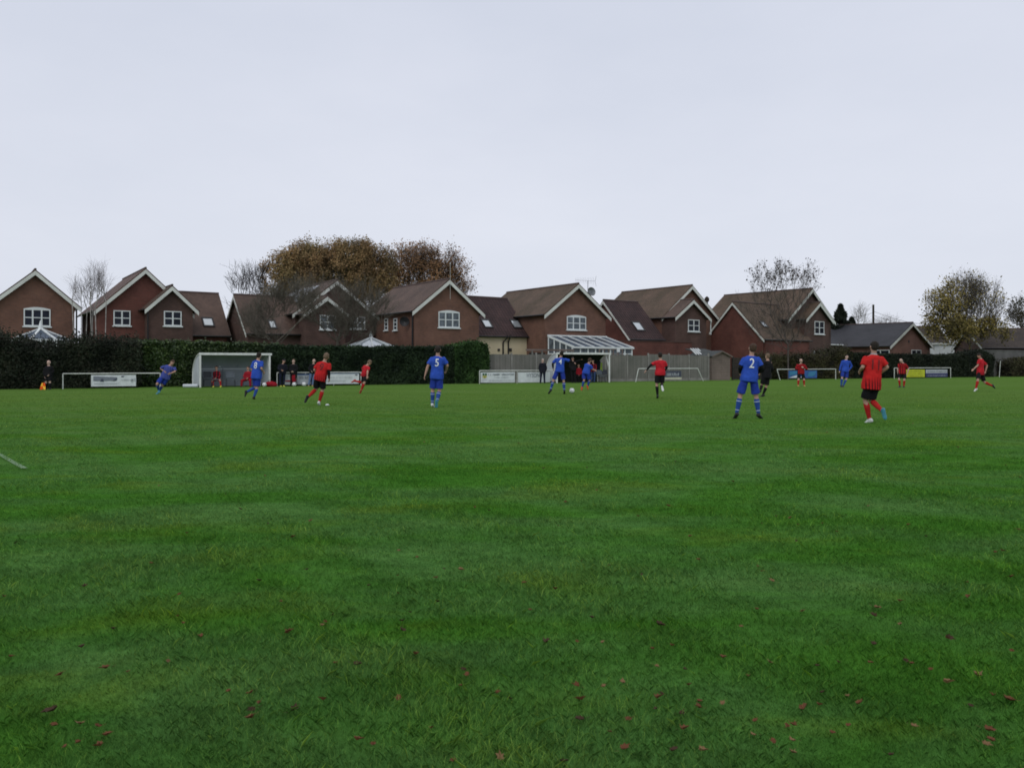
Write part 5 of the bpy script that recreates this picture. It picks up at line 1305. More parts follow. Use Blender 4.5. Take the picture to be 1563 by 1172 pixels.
chair(352, 0.02, 'empty grey chair between the two seated substitutes', M['chair_grey'])
chair(377.5, 0.0, 'chair under the dark red substitute beside the blue player', M['chair_grey'])
chair(884, 0.1, 'low chair under the red-jacketed substitute in the far dugout', M['chair_plastic'])
chair(917, -0.05, 'empty pale grey chair at the right end of the far dugout', M['chair_grey'])
chair(925.5, 0.12, 'dark chair tucked in the right corner of the far dugout', M['chair_plastic'])
# things in the dugouts
def cloth(px, py, v, w, hgt, m, name, label, cat, notch=False, fr=None):
    fr = fr or B; u, z = fr.uz(px, py, v); t = fr.p(u, v, z); mb = MB(); n = 6
    pts = []
    for i in range(n):
        for j in range(n):
            q = lambda a, c: fr.p(u + w * (a / n - 0.5) * (1 - 0.15 * (c / n)), v + 0.03 * math.sin(a * 1.9 + c), z + hgt * (c / n - 0.5))
            if notch and j >= n - 2 and i in (2, 3): continue
            mb.face([q(i, j), q(i + 1, j), q(i + 1, j + 1), q(i, j + 1)])
    o = mb.build(name, m, org=t, smooth=True); tag(o, label, cat); return o
vb = v1 + D1 - 0.14
cloth(331.5, 556, vb, 0.40, 0.32, K['pwhite'], 'notice', 'pair of white papers fixed to the dugout back above the seated substitute', 'papers', notch=True, fr=DF1)
cloth(361, 557, vb, 0.17, 0.22, C['black'], 'glove', 'small black garment hanging on the back of the left dugout', 'garment', fr=DF1)
cloth(918, 560, v2 + 0.95, 0.18, 0.62, mat('hi_vis_yellow_green', (0.30, 0.42, 0.06), 0.7), 'hi_vis_vest', 'narrow yellow-green vest hanging inside the far dugout', 'vest')
cloth(914, 558, v2 + 1.0, 0.30, 0.72, C['coat'], 'coat', 'dark coat hanging beside the yellow-green vest in the far dugout', 'coat')

# ------------------------------------------------------------------ balls, bags, small things
def football(x, y, z, r, label):
    t = thing('football', Vector((x, y, z)), label, 'football', 'footballs')
    bm = bmesh.new(); bmesh.ops.create_icosphere(bm, subdivisions=4, radius=r)
    ico = bmesh.new(); bmesh.ops.create_icosphere(ico, subdivisions=1, radius=1); dirs = [v.co.normalized() for v in ico.verts]; ico.free()
    rot = Matrix.Rotation(0.5, 3, 'X') @ Matrix.Rotation(0.7, 3, 'Z'); dirs = [rot @ d for d in dirs]
    for v in bm.verts:
        n_ = v.co.normalized(); m2 = sorted((n_.dot(d) for d in dirs), reverse=True)
        e = abs(math.acos(min(1, m2[0])) - 0.36)
        v.co = n_ * (r * (1 - 0.025 * max(0, 1 - e / 0.05)))
    for f_ in bm.faces:
        n_ = f_.calc_center_median().normalized(); f_.material_index = 1 if max(n_.dot(d) for d in dirs) > math.cos(0.33) else 0; f_.smooth = True
    me = bpy.data.meshes.new('cover'); bm.to_mesh(me); bm.free(); me.materials.append(M['ballwhite']); me.materials.append(K['pgrey'])
    link_mesh('cover', me, t); return t
yb = ybase(600.3); g = W(873, 0, yb); football(g.x, yb, 0.125, 0.120, 'match football on the open grass at the feet of the player numbered 4')
for x, dv, lab in ((403.5, -0.75, 'spare football by the right post of the left dugout, next to the red bag'), (449, -0.7, 'spare football below the red kit bag, left of the pair by the bystanders'), (464, -0.7, 'spare football nearest the bystander in light blue jeans')):
    u = B.u(x, dv); q = P(u, dv, 0); football(q.x, q.y, 0.13, 0.125, lab)
u = B.u(448.5, -0.45); q = P(u, -0.45, 0.95); 
def bag(c, w, d, h, m, label, handle=True, top=None):
    t = thing('kit_bag', Vector((c.x, c.y, c.z)), label, 'bag'); mb = MB()
    mb.ball(c + Vector((0, 0, h * 0.45)), w / 2, d / 2, h / 2, nu=16, nv=10); mb.ball(c + Vector((w * 0.22, 0, h * 0.3)), w * 0.3, d * 0.45, h * 0.32)
    rm = remesh(mb, 0.02, 2, 0.02, 3); rm.transform(Matrix.Translation(-c)); rm.materials.append(m); link_mesh('fabric', rm, t)
    if handle:
        mb = MB(); mb.tube([c + Vector((w * 0.25 * math.cos(a), 0, h * 0.85 + h * 0.3 * math.sin(a))) for a in [math.pi * k / 6 for k in range(7)]], 0.012, 6); mb.build('handle', C['black'], t)
    if top:
        mb = MB(); mb.ball(c + Vector((0.0, -0.02, h * 0.92)), w * 0.38, d * 0.38, h * 0.16); mb.build('towel', top, t, smooth=True)
u = B.u(413.5, -0.65); q = P(u, -0.65, 0); bag(Vector((q.x, q.y, 0)), 0.72, 0.4, 0.34, C['red_coat'], 'dark red kit bag on the ground at the right post of the left dugout')
q = P(B.u(448.5, -0.5), -0.5, 0); bag(Vector((q.x, q.y, 0.22)), 0.26, 0.22, 0.62, C['red_coat'], 'narrow red kit bag with a white top against the barrier behind the spare footballs', False, K['pwhite'])
yy = ybase(619); q = W(499.5, 0, yy); mb = MB(); mb.tube([Vector((q.x, yy, 0.012)), Vector((q.x, yy, 0.045)), Vector((q.x, yy, 0.055))], [0.075, 0.05, 0.03], 14)
o = mb.build('marker_disc', K['pwhite'], org=Vector((q.x, yy, 0)), smooth=True); tag(o, 'small white marker disc lying on the grass right of the jogging red player', 'marker')
# white corner post on the right
q = B.p(B.u(1526, -0.2), -0.2); Yq = q.y; mb = MB(); mb.tube([q + Vector((-0.05, 0, 0)), q + Vector((0.07, 0, 1.62))], 0.028, 8); o = mb.build('post', M['rail'], org=q); tag(o, 'lone thin white post standing on the touchline at the far right', 'post')
# grey garden wall at right edge
fr = Frame(B.p(B.u(1545, 3), 3).x, B.p(B.u(1545, 3), 3).y, 28)
ua, zt = fr.uz(1506, 531, 0); ub, _ = fr.uz(1590, 531, 0)
t = thing('garden_wall', fr.p(0, 0, 0), 'grey rendered wall at the right edge behind the lone white post', 'wall')
mb = MB(); mb.fbox(fr, ua, ub, 0, 0.25, 0, zt - 0.3); mb.build('wall', M['grey_render'], t)
mb = MB(); mb.fbox(fr, ua - 0.04, ub + 0.04, -0.04, 0.29, zt - 0.296, zt - 0.2); mb.build('coping', M['grey_render'], t)
# utility pole and wires
Yp = 120; p_ = W(1333, 554, Yp); top = W(1333, 465, Yp)
t = thing('utility_pole', Vector((p_.x, Yp, 0)), 'dark wooden utility pole rising behind the slate roof with thin wires', 'utility pole')
mb = MB(); mb.tube([Vector((p_.x, Yp, 0)), top], [0.20, 0.15], 10); mb.build('pole', M['polewood'], t)
mb = MB()
for (dz, e) in ((-1.0, W(1480, 492, 100)), (-1.6, W(1500, 500, 105)), (-1.2, W(1240, 476, 130))):
    a = top + Vector((0, 0, dz)); mb.tube([a.lerp(e, k / 10) + Vector((0, 0, -1.0 * math.sin(math.pi * k / 10))) for k in range(11)], 0.022, 4)
mb.build('wires', M['polewood'], t)
# ------------------------------------------------------------------ vegetation
def hedge(label, path, top_fn, depth, mats, core, n_leaves, leaf, seed, cat='hedge', front_bulge=0.18, up=0.0, aspect=1.5, rough_top=0.12, name='hedge', droop=None, end_round=0.5):
    """path: (frame, u0, u1, v0). Leafy shell over a lumpy dark core"""
    fr, u0, u1, v0 = path; rs = np.random.RandomState(seed)
    L = u1 - u0; org = fr.p((u0 + u1) / 2, v0 + depth / 2, 0)
    root = thing(name, org, label, cat)
    e = np.array(fr.e); nn = np.array(fr.n); O = np.array(fr.O)
    def nz(x, y, s, o): return noise.noise(Vector((x * s + o, y * s, o * 1.7)))
    tab = {}
    def H(u): return top_fn(u)
    # core: arch shaped section
    nu = max(8, int(L / 0.35)); sec = [(0, 0.0), (0.0, 0.35), (0.02, 0.7), (0.08, 0.9), (0.28, 1.0), (0.72, 1.0), (0.92, 0.9), (1, 0.7), (1, 0)]
    V = []; 
    for i in range(nu + 1):
        u = u0 + L * i / nu; h = H(u) - 0.10
        es = min(1.0, min(u - u0, u1 - u) / end_round) if end_round > 0 else 1
        es = 0.55 + 0.45 * math.sqrt(max(0, es))
        for (a, c) in sec:
            b = 0.12 + front_bulge * nz(u, c * 3, 0.8, seed)
            vv = v0 + depth * (0.5 + (a - 0.5) * es) + (b if a < 0.5 else -b)
            zz = h * c * (0.8 + 0.2 * es) + 0.08 * nz(u, c * 4, 1.6, seed + 5) * (c > 0.5)
            V.append(O + e * u + nn * vv + np.array((0, 0, zz)) - np.array(org))
    ns = len(sec); Fc = []
    for i in range(nu):
        for j in range(ns - 1):
            a = i * ns + j; Fc.append((a, a + ns, a + ns + 1, a + 1))
    V = np.array(V)
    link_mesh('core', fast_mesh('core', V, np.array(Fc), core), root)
    # leaves on front, top and ends
    pf = rs.rand(n_leaves); U = u0 + L * rs.rand(n_leaves); A = np.zeros(n_leaves); Z = np.zeros(n_leaves)
    pts = np.zeros((n_leaves, 3))
    for i in range(n_leaves):
        u = U[i]; h = H(u); r = pf[i]
        if r < 0.60: t = rs.rand() ** 0.85; vv = v0 + front_bulge * nz(u, t * h, 0.8, seed) - 0.02 + 0.10 * rs.rand(); zz = h * t * 0.97; 
        elif r < 0.88: vv = v0 + depth * rs.rand(); zz = h - 0.04 + rough_top * rs.randn() * 0.6 
        elif r < 0.94: vv = v0 + depth * rs.rand() * 0.9; zz = h * rs.rand() ** 0.8; u = (u0 if rs.rand() < 0.5 else u1) + 0.10 * rs.randn()
        else: vv = v0 + depth; zz = h * rs.rand()
        if zz / h > 0.85 and r < 0.6: vv += (zz / h - 0.85) * 1.2
        lump = nz(u * 1.0, zz * 1.0, 1.9, seed + 9)
        vv -= 0.14 * max(0, lump)
        pts[i] = O + e * u + nn * vv + np.array((0, 0, max(0.02, zz))) - np.array(org)
    P4, Fq = leaf_quads(pts, leaf, rs, up, aspect, droop)
    link_mesh('foliage', fast_mesh('foliage', P4, Fq, mats, rnd=rs.rand(n_leaves)), root)
    HEDGES.append((root, path, top_fn, depth, seed))
    return root

HEDGES = []
L_ = {}
L_['conifer'] = vcol_mat('dark_conifer_sprays', [(0.010, 0.020, 0.012), (0.018, 0.036, 0.018), (0.030, 0.055, 0.022), (0.022, 0.042, 0.024)], 0.8, patch=0.7)
L_['conifer_bright'] = vcol_mat('bright_conifer_sprays', [(0.020, 0.045, 0.016), (0.034, 0.080, 0.022), (0.050, 0.110, 0.028)], 0.8, patch=0.7)
L_['laurel'] = vcol_mat('laurel_leaves', [(0.014, 0.030, 0.010), (0.030, 0.062, 0.017), (0.050, 0.092, 0.024), (0.024, 0.050, 0.014), (0.10, 0.15, 0.045)], 0.5, patch=0.8, spec=0.4)
L_['shrubmix'] = vcol_mat('dull_winter_shrub', [(0.012, 0.019, 0.012), (0.021, 0.032, 0.019), (0.032, 0.042, 0.024), (0.028, 0.026, 0.019)], 0.8, patch=0.5)
L_['brownshrub'] = vcol_mat('brown_green_shrub', [(0.030, 0.026, 0.016), (0.050, 0.044, 0.022), (0.042, 0.050, 0.020), (0.060, 0.058, 0.026)], 0.8, patch=0.5)
L_['trim'] = vcol_mat('trimmed_hedge_leaves', [(0.010, 0.018, 0.011), (0.018, 0.028, 0.016), (0.026, 0.034, 0.019)], 0.8, patch=0.5)
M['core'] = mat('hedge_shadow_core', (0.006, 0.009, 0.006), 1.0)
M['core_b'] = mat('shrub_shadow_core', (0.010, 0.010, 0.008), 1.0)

def top_px(fr, v, table):
    """table of (px, py) -> height function of u"""
    us = []; zs = []
    for px, py in table:
        u, z = fr.uz(px, py, v); us.append(u); zs.append(z)
    def f(u):
        z = float(np.interp(u, us, zs)); return z + 0.09 * noise.noise(Vector((u * 1.3, 3.1, table[0][0]))) + 0.06 * noise.noise(Vector((u * 3.7, 1.1, 0)))
    return f
V0 = 0.75
ua = lambda px: B.u(px, V0)
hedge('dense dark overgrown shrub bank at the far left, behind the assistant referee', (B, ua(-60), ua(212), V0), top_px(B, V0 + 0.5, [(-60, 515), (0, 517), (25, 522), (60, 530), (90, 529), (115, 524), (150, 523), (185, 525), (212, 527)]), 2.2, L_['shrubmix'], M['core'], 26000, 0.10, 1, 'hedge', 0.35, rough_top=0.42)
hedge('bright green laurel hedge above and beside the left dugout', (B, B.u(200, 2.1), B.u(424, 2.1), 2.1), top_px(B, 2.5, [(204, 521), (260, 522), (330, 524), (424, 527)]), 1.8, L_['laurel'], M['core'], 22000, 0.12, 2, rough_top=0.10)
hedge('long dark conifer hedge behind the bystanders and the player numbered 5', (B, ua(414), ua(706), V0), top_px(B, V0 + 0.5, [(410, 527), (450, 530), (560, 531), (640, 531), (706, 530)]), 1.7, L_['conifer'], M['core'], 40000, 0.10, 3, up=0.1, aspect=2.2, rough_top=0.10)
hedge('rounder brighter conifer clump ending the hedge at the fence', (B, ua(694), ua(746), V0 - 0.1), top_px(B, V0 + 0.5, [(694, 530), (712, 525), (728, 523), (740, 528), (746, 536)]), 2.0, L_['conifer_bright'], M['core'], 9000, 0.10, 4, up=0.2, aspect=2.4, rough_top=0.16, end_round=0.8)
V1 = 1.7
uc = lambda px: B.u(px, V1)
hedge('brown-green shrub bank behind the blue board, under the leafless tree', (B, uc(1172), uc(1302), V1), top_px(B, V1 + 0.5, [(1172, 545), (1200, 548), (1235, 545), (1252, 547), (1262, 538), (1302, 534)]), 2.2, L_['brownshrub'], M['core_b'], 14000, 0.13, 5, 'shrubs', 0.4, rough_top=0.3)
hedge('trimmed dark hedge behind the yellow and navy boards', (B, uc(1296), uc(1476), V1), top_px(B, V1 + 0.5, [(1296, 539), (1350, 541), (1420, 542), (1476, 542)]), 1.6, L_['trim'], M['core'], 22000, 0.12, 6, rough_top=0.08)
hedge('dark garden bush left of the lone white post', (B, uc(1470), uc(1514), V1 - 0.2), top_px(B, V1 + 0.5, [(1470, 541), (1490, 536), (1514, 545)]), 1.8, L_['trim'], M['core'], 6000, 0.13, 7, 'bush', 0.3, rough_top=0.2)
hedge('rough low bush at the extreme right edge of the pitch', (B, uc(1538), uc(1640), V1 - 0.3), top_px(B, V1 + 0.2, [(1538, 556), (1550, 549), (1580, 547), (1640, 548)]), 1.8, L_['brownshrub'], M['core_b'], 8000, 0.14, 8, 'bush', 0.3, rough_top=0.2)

# ---- trees ------------------------------------------------------------------
def grow(base, trunk_h, pts, alpha=0.55, trunk_n=6, lean=(0, 0)):
    """connect crown points to the trunk, nearest first: returns nodes, parent index"""
    N = [np.array(base) + np.array((lean[0] * i / trunk_n, lean[1] * i / trunk_n, trunk_h * i / trunk_n)) for i in range(trunk_n + 1)]
    par = [-1] + list(range(trunk_n)); plen = [trunk_h * i / trunk_n for i in range(trunk_n + 1)]
    top = N[-1]
    order = np.argsort(((pts - top) ** 2).sum(1))
    n = len(N) + len(pts); A = np.zeros((n, 3)); A[:len(N)] = N; PL = np.zeros(n); PL[:len(N)] = plen; k = len(N)
    for i in order:
        p = pts[i]; d = np.sqrt(((A[:k] - p) ** 2).sum(1)); c = d + alpha * PL[:k] + np.where(A[:k, 2] > p[2] + 0.25, 0.8, 0)
        c[:trunk_n - 1] += 1.5
        j = int(np.argmin(c)); A[k] = p; par.append(j); PL[k] = PL[j] + d[j]; k += 1
    return A, np.array(par)

def tubes_mesh(name, A, par, r_tip, expo, mat_, r_max=None, sides=4, org=np.zeros(3)):
    n = len(A); acc = np.zeros(n); kids = np.bincount(par[par >= 0], minlength=n); acc[kids == 0] = r_tip ** expo
    for i in range(n - 1, 0, -1):
        acc[par[i]] += acc[i]
    r = acc ** (1 / expo)
    if r_max: r = np.minimum(r, r_max)
    idx = np.arange(1, n); p0 = A[par[idx]]; p1 = A[idx]; r1 = r[idx]; r0 = np.minimum(r[par[idx]], r1 * 1.5)
    return prism_mesh(name, p0, p1, r0, r1, sides, mat_, org), r

def prism_mesh(name, p0, p1, r0, r1, sides, mat_, org=np.zeros(3)):
    d = p1 - p0; L = np.linalg.norm(d, axis=1)[:, None] + 1e-9; d = d / L
    ref = np.tile(np.array((0.0, 0.0, 1.0)), (len(d), 1)); ref[np.abs(d[:, 2]) > 0.9] = (1, 0, 0)
    a = np.cross(d, ref); a /= np.linalg.norm(a, axis=1)[:, None]; b = np.cross(a, d)
    V = []
    for q, r in ((p0, r0), (p1, r1)):
        for j in range(sides):
            t = 2 * math.pi * j / sides; V.append(q + (a * math.cos(t) + b * math.sin(t)) * r[:, None])
    V = np.stack(V, 1) - org; m = len(d); base = (np.arange(m) * 2 * sides)[:, None]
    Fc = np.concatenate([base + np.array([[j, (j + 1) % sides, sides + (j + 1) % sides, sides + j]]) for j in range(sides)], 0)
    return fast_mesh(name, V.reshape(-1, 3), Fc, mat_, smooth=True)

for (root, (fr, u0, u1, v0), fn, depth, seed) in list(HEDGES):
    rs = np.random.RandomState(seed + 50); n = int((u1 - u0) * (26 if seed in (1, 5, 7, 8) else 9)); U = u0 + (u1 - u0) * rs.rand(n); org = np.array(world_org(root)); p0 = []; p1 = []; p2 = []
    for u in U:
        z = fn(u) - 0.12; q = np.array(fr.p(u, v0 + depth * rs.uniform(0.05, 0.9), z)); hgt = rs.uniform(0.15, 0.32) + (rs.uniform(0.1, 0.5) if seed in (1, 5) else 0)
        d = np.array((rs.normal() * 0.25, rs.normal() * 0.25, 1.0)); p0.append(q); p1.append(q + d * hgt * 0.6); p2.append(q + d * hgt * 0.6 + (d + rs.normal(size=3) * 0.4) * hgt * 0.45)
    p0, p1, p2 = map(np.array, (p0, p1, p2)); r = np.full(n, 0.007)
    link_mesh('shoots', prism_mesh('shoots', np.concatenate([p0, p1]), np.concatenate([p1, p2]), np.concatenate([r, r]), np.concatenate([r, r * 0.5]), 3, M['bark_grey'] if seed in (1, 5, 7, 8) else M['bark'], org), root)
    Cc = np.concatenate([p1, p2, (p1 + p2) / 2, (p0 + p1) / 2]) - org; P4, Fq = leaf_quads(Cc, 0.09, rs, 0.1, 1.6)
    mt = {1: 'shrubmix', 2: 'laurel', 3: 'conifer', 4: 'conifer_bright', 5: 'brownshrub', 6: 'trim', 7: 'trim', 8: 'brownshrub'}[seed]
    link_mesh('shoot_leaves', fast_mesh('shoot_leaves', P4, Fq, L_[mt], rnd=rs.rand(len(Cc))), root)

def crown_points(rs, blobs, n, shell=0.35, nseed=0, thresh=-0.15):
    """points in a union of ellipsoids (cx,cy,cz,rx,ry,rz), thinned by noise for gaps"""
    vol = np.array([b[3] * b[4] * b[5] for b in blobs]); out = []
    while len(out) < n:
        b = blobs[rs.choice(len(blobs), p=vol / vol.sum())]
        q = rs.normal(size=3); q /= np.linalg.norm(q); r = rs.rand() ** shell
        p = np.array(b[:3]) + q * r * np.array(b[3:6])
        if noise.noise(Vector(p * 0.45) + Vector((nseed, 0, 0))) < thresh: continue
        out.append(p)
    return np.array(out)

def tree(label, px, Y, blobs_px, npts, bark, leafm=None, nleaf=0, leaf=0.12, twigs=3, twig_len=0.6, twig_r=0.008, r_tip=0.012, trunk_y=None, seed=0, name='tree', group=None, expo=2.3,
         shell=0.4, upw=0.6, leaf_spread=0.25, r_max=None, droop=None, thresh=-0.15, leafzone=None, twigmat=None, multi=None):
    """blobs_px: (px, py, rx_px, ry_px, depth_ratio)"""
    rs = np.random.RandomState(seed); k = Y / F
    bl = []
    for b in blobs_px:
        c = W(b[0], b[1], Y); rx = b[2] * k; rz = b[3] * k; bl.append((c.x, Y + (b[5] if len(b) > 5 else 0), c.z, rx, rx * b[4], rz))
    base = np.array(((px - CX) * k, Y, -0.05)); ty = EYE + (HY - trunk_y) * k
    root = thing(name, Vector((base[0], base[1], 0)), label, 'tree', group); org = np.array((base[0], base[1], 0))
    pts = crown_points(rs, bl, npts, shell, seed, thresh)
    if multi:
        As = []; Ps = []; off = 0
        for s in range(multi):
            o = rs.normal(size=3) * np.array((0.9, 0.4, 0)) * (1.2 if s else 0.2)
            xs_ = np.linspace(pts[:, 0].min() + 0.25, pts[:, 0].max() - 0.25, multi); o = np.array(((xs_[s] - base[0]) * 1.0 + rs.uniform(-0.15, 0.15), rs.uniform(-0.5, 0.5), 0))
            sel = pts[np.argmin(np.abs(pts[:, 0][:, None] - xs_[None, :]), 1) == s]
            if len(sel) == 0: continue
            A, par = grow(base + o, ty * rs.uniform(0.9, 1.1), sel, trunk_n=5, lean=(rs.uniform(-0.3, 0.3) + 0.15 * o[0], 0)); par = np.where(par >= 0, par + off, -1)
            As.append(A); Ps.append(par); off += len(A)
        meshes = []
        n0 = 0
        A = np.concatenate(As); par = np.concatenate(Ps)
        acc = np.zeros(len(A)); kids = np.bincount(par[par >= 0], minlength=len(A)); acc[kids == 0] = r_tip ** expo
        for i in range(len(A) - 1, -1, -1):
            if par[i] >= 0: acc[par[i]] += acc[i]
        r = acc ** (1 / expo); idx = np.where(par >= 0)[0]
        me = prism_mesh('trunk', A[par[idx]], A[idx], np.minimum(r[par[idx]], r[idx] * 1.4), r[idx], 5, bark, org)
    else:
        A, par = grow(base, ty, pts)
        me, r = tubes_mesh('trunk', A, par, r_tip, expo, bark, r_max, 5, org)
    link_mesh('trunk', me, root)
    kids = np.bincount(par[par >= 0], minlength=len(A)); tips = A[(kids <= 1)]; tips = tips[tips[:, 2] > ty * 0.8]
    ctr = np.array([sum(b[0] for b in bl) / len(bl), Y, min(b[2] - b[5] for b in bl)])
    p0 = np.repeat(tips, twigs, 0); d = rs.normal(size=p0.shape); out = p0 - ctr; out /= np.linalg.norm(out, axis=1)[:, None]
    d = d * 0.55 + out * 0.9 + np.array((0, 0, upw)); d /= np.linalg.norm(d, axis=1)[:, None]
    ln = twig_len * rs.uniform(0.4, 1.3, len(p0))[:, None]
    mid = p0 + d * ln * 0.5; e2 = d + rs.normal(size=d.shape) * 0.35; e2 /= np.linalg.norm(e2, axis=1)[:, None]; p2 = mid + e2 * ln * 0.5
    tw = np.full(len(p0), twig_r)
    e3 = d + rs.normal(size=d.shape) * 0.6; e3 /= np.linalg.norm(e3, axis=1)[:, None]; p3 = mid + e3 * ln * 0.45
    me = prism_mesh('twigs', np.concatenate([p0, mid, mid]), np.concatenate([mid, p2, p3]), np.concatenate([tw * 1.3, tw, tw]), np.concatenate([tw, tw * 0.6, tw * 0.6]), 3, twigmat or bark, org)
    link_mesh('twigs', me, root)
    if leafm is not None and nleaf:
        src = np.concatenate([p2, p3, mid])
        if leafzone is not None:
            w = np.array([leafzone(q, k) for q in src]); w = w / w.sum(); ii = rs.choice(len(src), nleaf, p=w)
        else: ii = rs.randint(0, len(src), nleaf)
        Cc = src[ii] + rs.normal(size=(nleaf, 3)) * leaf_spread
        P4, Fq = leaf_quads(Cc - org, leaf, rs, 0.2, 1.4, droop)
        rr = np.array([0.5 + 0.5 * noise.noise(Vector(q * 0.35) + Vector((seed, 5, 0))) for q in Cc]) * 0.75 + rs.rand(nleaf) * 0.4 - 0.08
        link_mesh('crown', fast_mesh('crown', P4, Fq, leafm, rnd=np.clip(rr, 0, 1)), root)
    return root

L_['oak'] = vcol_mat('turning_oak_leaves', [(0.185, 0.165, 0.078), (0.220, 0.178, 0.088), (0.265, 0.186, 0.090), (0.285, 0.176, 0.088), (0.250, 0.185, 0.080)], 0.8, patch=0.25)
L_['beech'] = vcol_mat('rusty_autumn_leaves', [(0.190, 0.125, 0.085), (0.270, 0.160, 0.088), (0.330, 0.190, 0.092), (0.220, 0.140, 0.088)], 0.8, patch=0.3)
L_['yellow'] = vcol_mat('yellow_brown_leaves', [(0.125, 0.112, 0.055), (0.185, 0.155, 0.055), (0.245, 0.200, 0.052), (0.140, 0.115, 0.060)], 0.8, patch=0.4)
L_['dark'] = vcol_mat('clinging_dark_leaves', [(0.028, 0.020, 0.018), (0.045, 0.030, 0.024)], 0.8)
L_['pine'] = vcol_mat('far_conifer_needles', [(0.012, 0.018, 0.013), (0.020, 0.028, 0.020), (0.028, 0.036, 0.024)], 0.8, patch=0.5)

tree('broad autumn tree with thick brown and olive crown rising behind the solar-panel house', 500, 88, [(500, 428, 70, 52, 0.8), (440, 436, 42, 46, 0.8), (560, 420, 42, 44, 0.8), (470, 404, 36, 28, 0.8), (530, 398, 45, 24, 0.8), (585, 412, 20, 26, 0.8), (420, 462, 22, 30, 0.8), (575, 455, 30, 30, 0.8)], 1500,
     M['bark'], L_['oak'], 100000, 0.135, 4, 0.95, 0.012, 0.016, 500, 11, 'autumn_tree', r_max=0.45, leaf_spread=0.24, thresh=-0.24, upw=0.9, shell=0.5)
tree('sparser russet autumn tree behind the house with the aerial', 655, 92, [(640, 412, 40, 32, 0.8), (672, 410, 32, 28, 0.8), (612, 428, 24, 44, 0.8), (690, 428, 26, 28, 0.8), (710, 440, 14, 18, 0.8), (655, 446, 56, 24, 0.8)], 760,
     M['bark'], L_['beech'], 22000, 0.135, 5, 1.3, 0.010, 0.014, 500, 12, 'autumn_tree', upw=1.3, r_max=0.4, thresh=-0.3, shell=0.55, leaf_spread=0.24)
tree('small bare tree against the sky left of the broad autumn tree', 385, 86, [(378, 444, 26, 30, 0.7), (400, 430, 14, 20, 0.7), (372, 468, 22, 20, 0.7)], 120, M['bark_dark'], None, 0, 0.1, 4, 1.7, 0.013, 0.012, 512, 13, 'bare_tree', upw=0.9)
tree('bare many-stemmed birch with pale stems between the two leftmost houses', 138, 50, [(146, 440, 16, 28, 0.8), (128, 450, 18, 18, 0.8), (156, 432, 8, 26, 0.8)], 150, M['birch'], None, 0, 0.1, 4, 0.95, 0.004, 0.009, 458, 14, 'birch_tree', upw=1.9, twigmat=M['birch_twig'], multi=7, expo=2.0)
tree('wide bare tree of dense grey-brown twigs in front of the solar-panel house', 415, 52.5, [(420, 478, 34, 36, 0.7), (452, 468, 34, 34, 0.7), (395, 492, 24, 26, 0.7), (425, 505, 40, 20, 0.7)], 460, M['bark_grey'], None, 0, 0.1, 6, 0.9, 0.0055, 0.008, 520, 15, 'bare_tree', upw=0.8)
tree('bare spreading tree of fine twigs masking the right gable of the solar-panel house', 515, 56, [(515, 474, 44, 38, 0.7), (556, 468, 32, 32, 0.7), (480, 462, 34, 32, 0.7), (535, 500, 44, 24, 0.7), (590, 480, 14, 24, 0.7)], 680, M['bark_grey'], None, 0, 0.1, 6, 0.95, 0.0060, 0.008, 520, 16, 'bare_tree', upw=0.8)
tree('leafless tree with a few clinging leaves in front of the rightmost tall house', 1203, 68, [(1198, 455, 46, 46, 0.8), (1158, 442, 30, 32, 0.8), (1230, 436, 24, 30, 0.8), (1195, 424, 46, 18, 0.8), (1205, 492, 42, 34, 0.8), (1190, 505, 56, 26, 0.8), (1150, 470, 30, 30, 0.8)], 420, M['bark_mid'], L_['dark'], 650, 0.14, 5, 0.95, 0.0058, 0.008, 525, 17, 'bare_tree', upw=0.8,
     leafzone=lambda q, k: 8.0 if q[2] > EYE + (HY - 442) * k else 0.2, leaf_spread=0.10, thresh=-0.25)
tree('large half-bare tree with yellow-brown lower leaves at the right', 1481, 86, [(1480, 472, 50, 42, 0.8), (1488, 446, 36, 26, 0.8), (1445, 480, 30, 34, 0.8), (1518, 488, 26, 30, 0.8), (1465, 505, 46, 26, 0.8), (1508, 512, 30, 20, 0.8)], 620, M['bark_mid'], L_['yellow'], 12500, 0.16, 6, 1.3, 0.009, 0.012, 528, 18, 'autumn_tree', upw=1.2, r_max=0.35, shell=0.5,
     leafzone=lambda q, k: (3.2 if q[2] < EYE + (HY - 488) * k else (1.0 if q[0] < (1456 - CX) * k else 0.15)), leaf_spread=0.26)
tree('thin grey tree cut by the right edge of the view', 1556, 96, [(1562, 487, 18, 24, 0.8), (1580, 478, 18, 22, 0.8)], 200, M['bark_grey'], L_['brownshrub'], 2200, 0.17, 4, 1.2, 0.012, 0.014, 522, 19, 'autumn_tree', upw=0.9)
tree('faint far bare tree left of the utility pole', 1313, 150, [(1313, 488, 12, 15, 0.8)], 60, M['bark_grey'], None, 0, 0.1, 4, 2.0, 0.010, 0.014, 520, 20, 'bare_tree', upw=0.9)
tree('far hazy bare tree right of the utility pole', 1350, 150, [(1352, 496, 20, 8, 0.8)], 60, M['bark_grey'], None, 0, 0.1, 4, 1.6, 0.010, 0.014, 520, 21, 'bare_tree', upw=0.9)
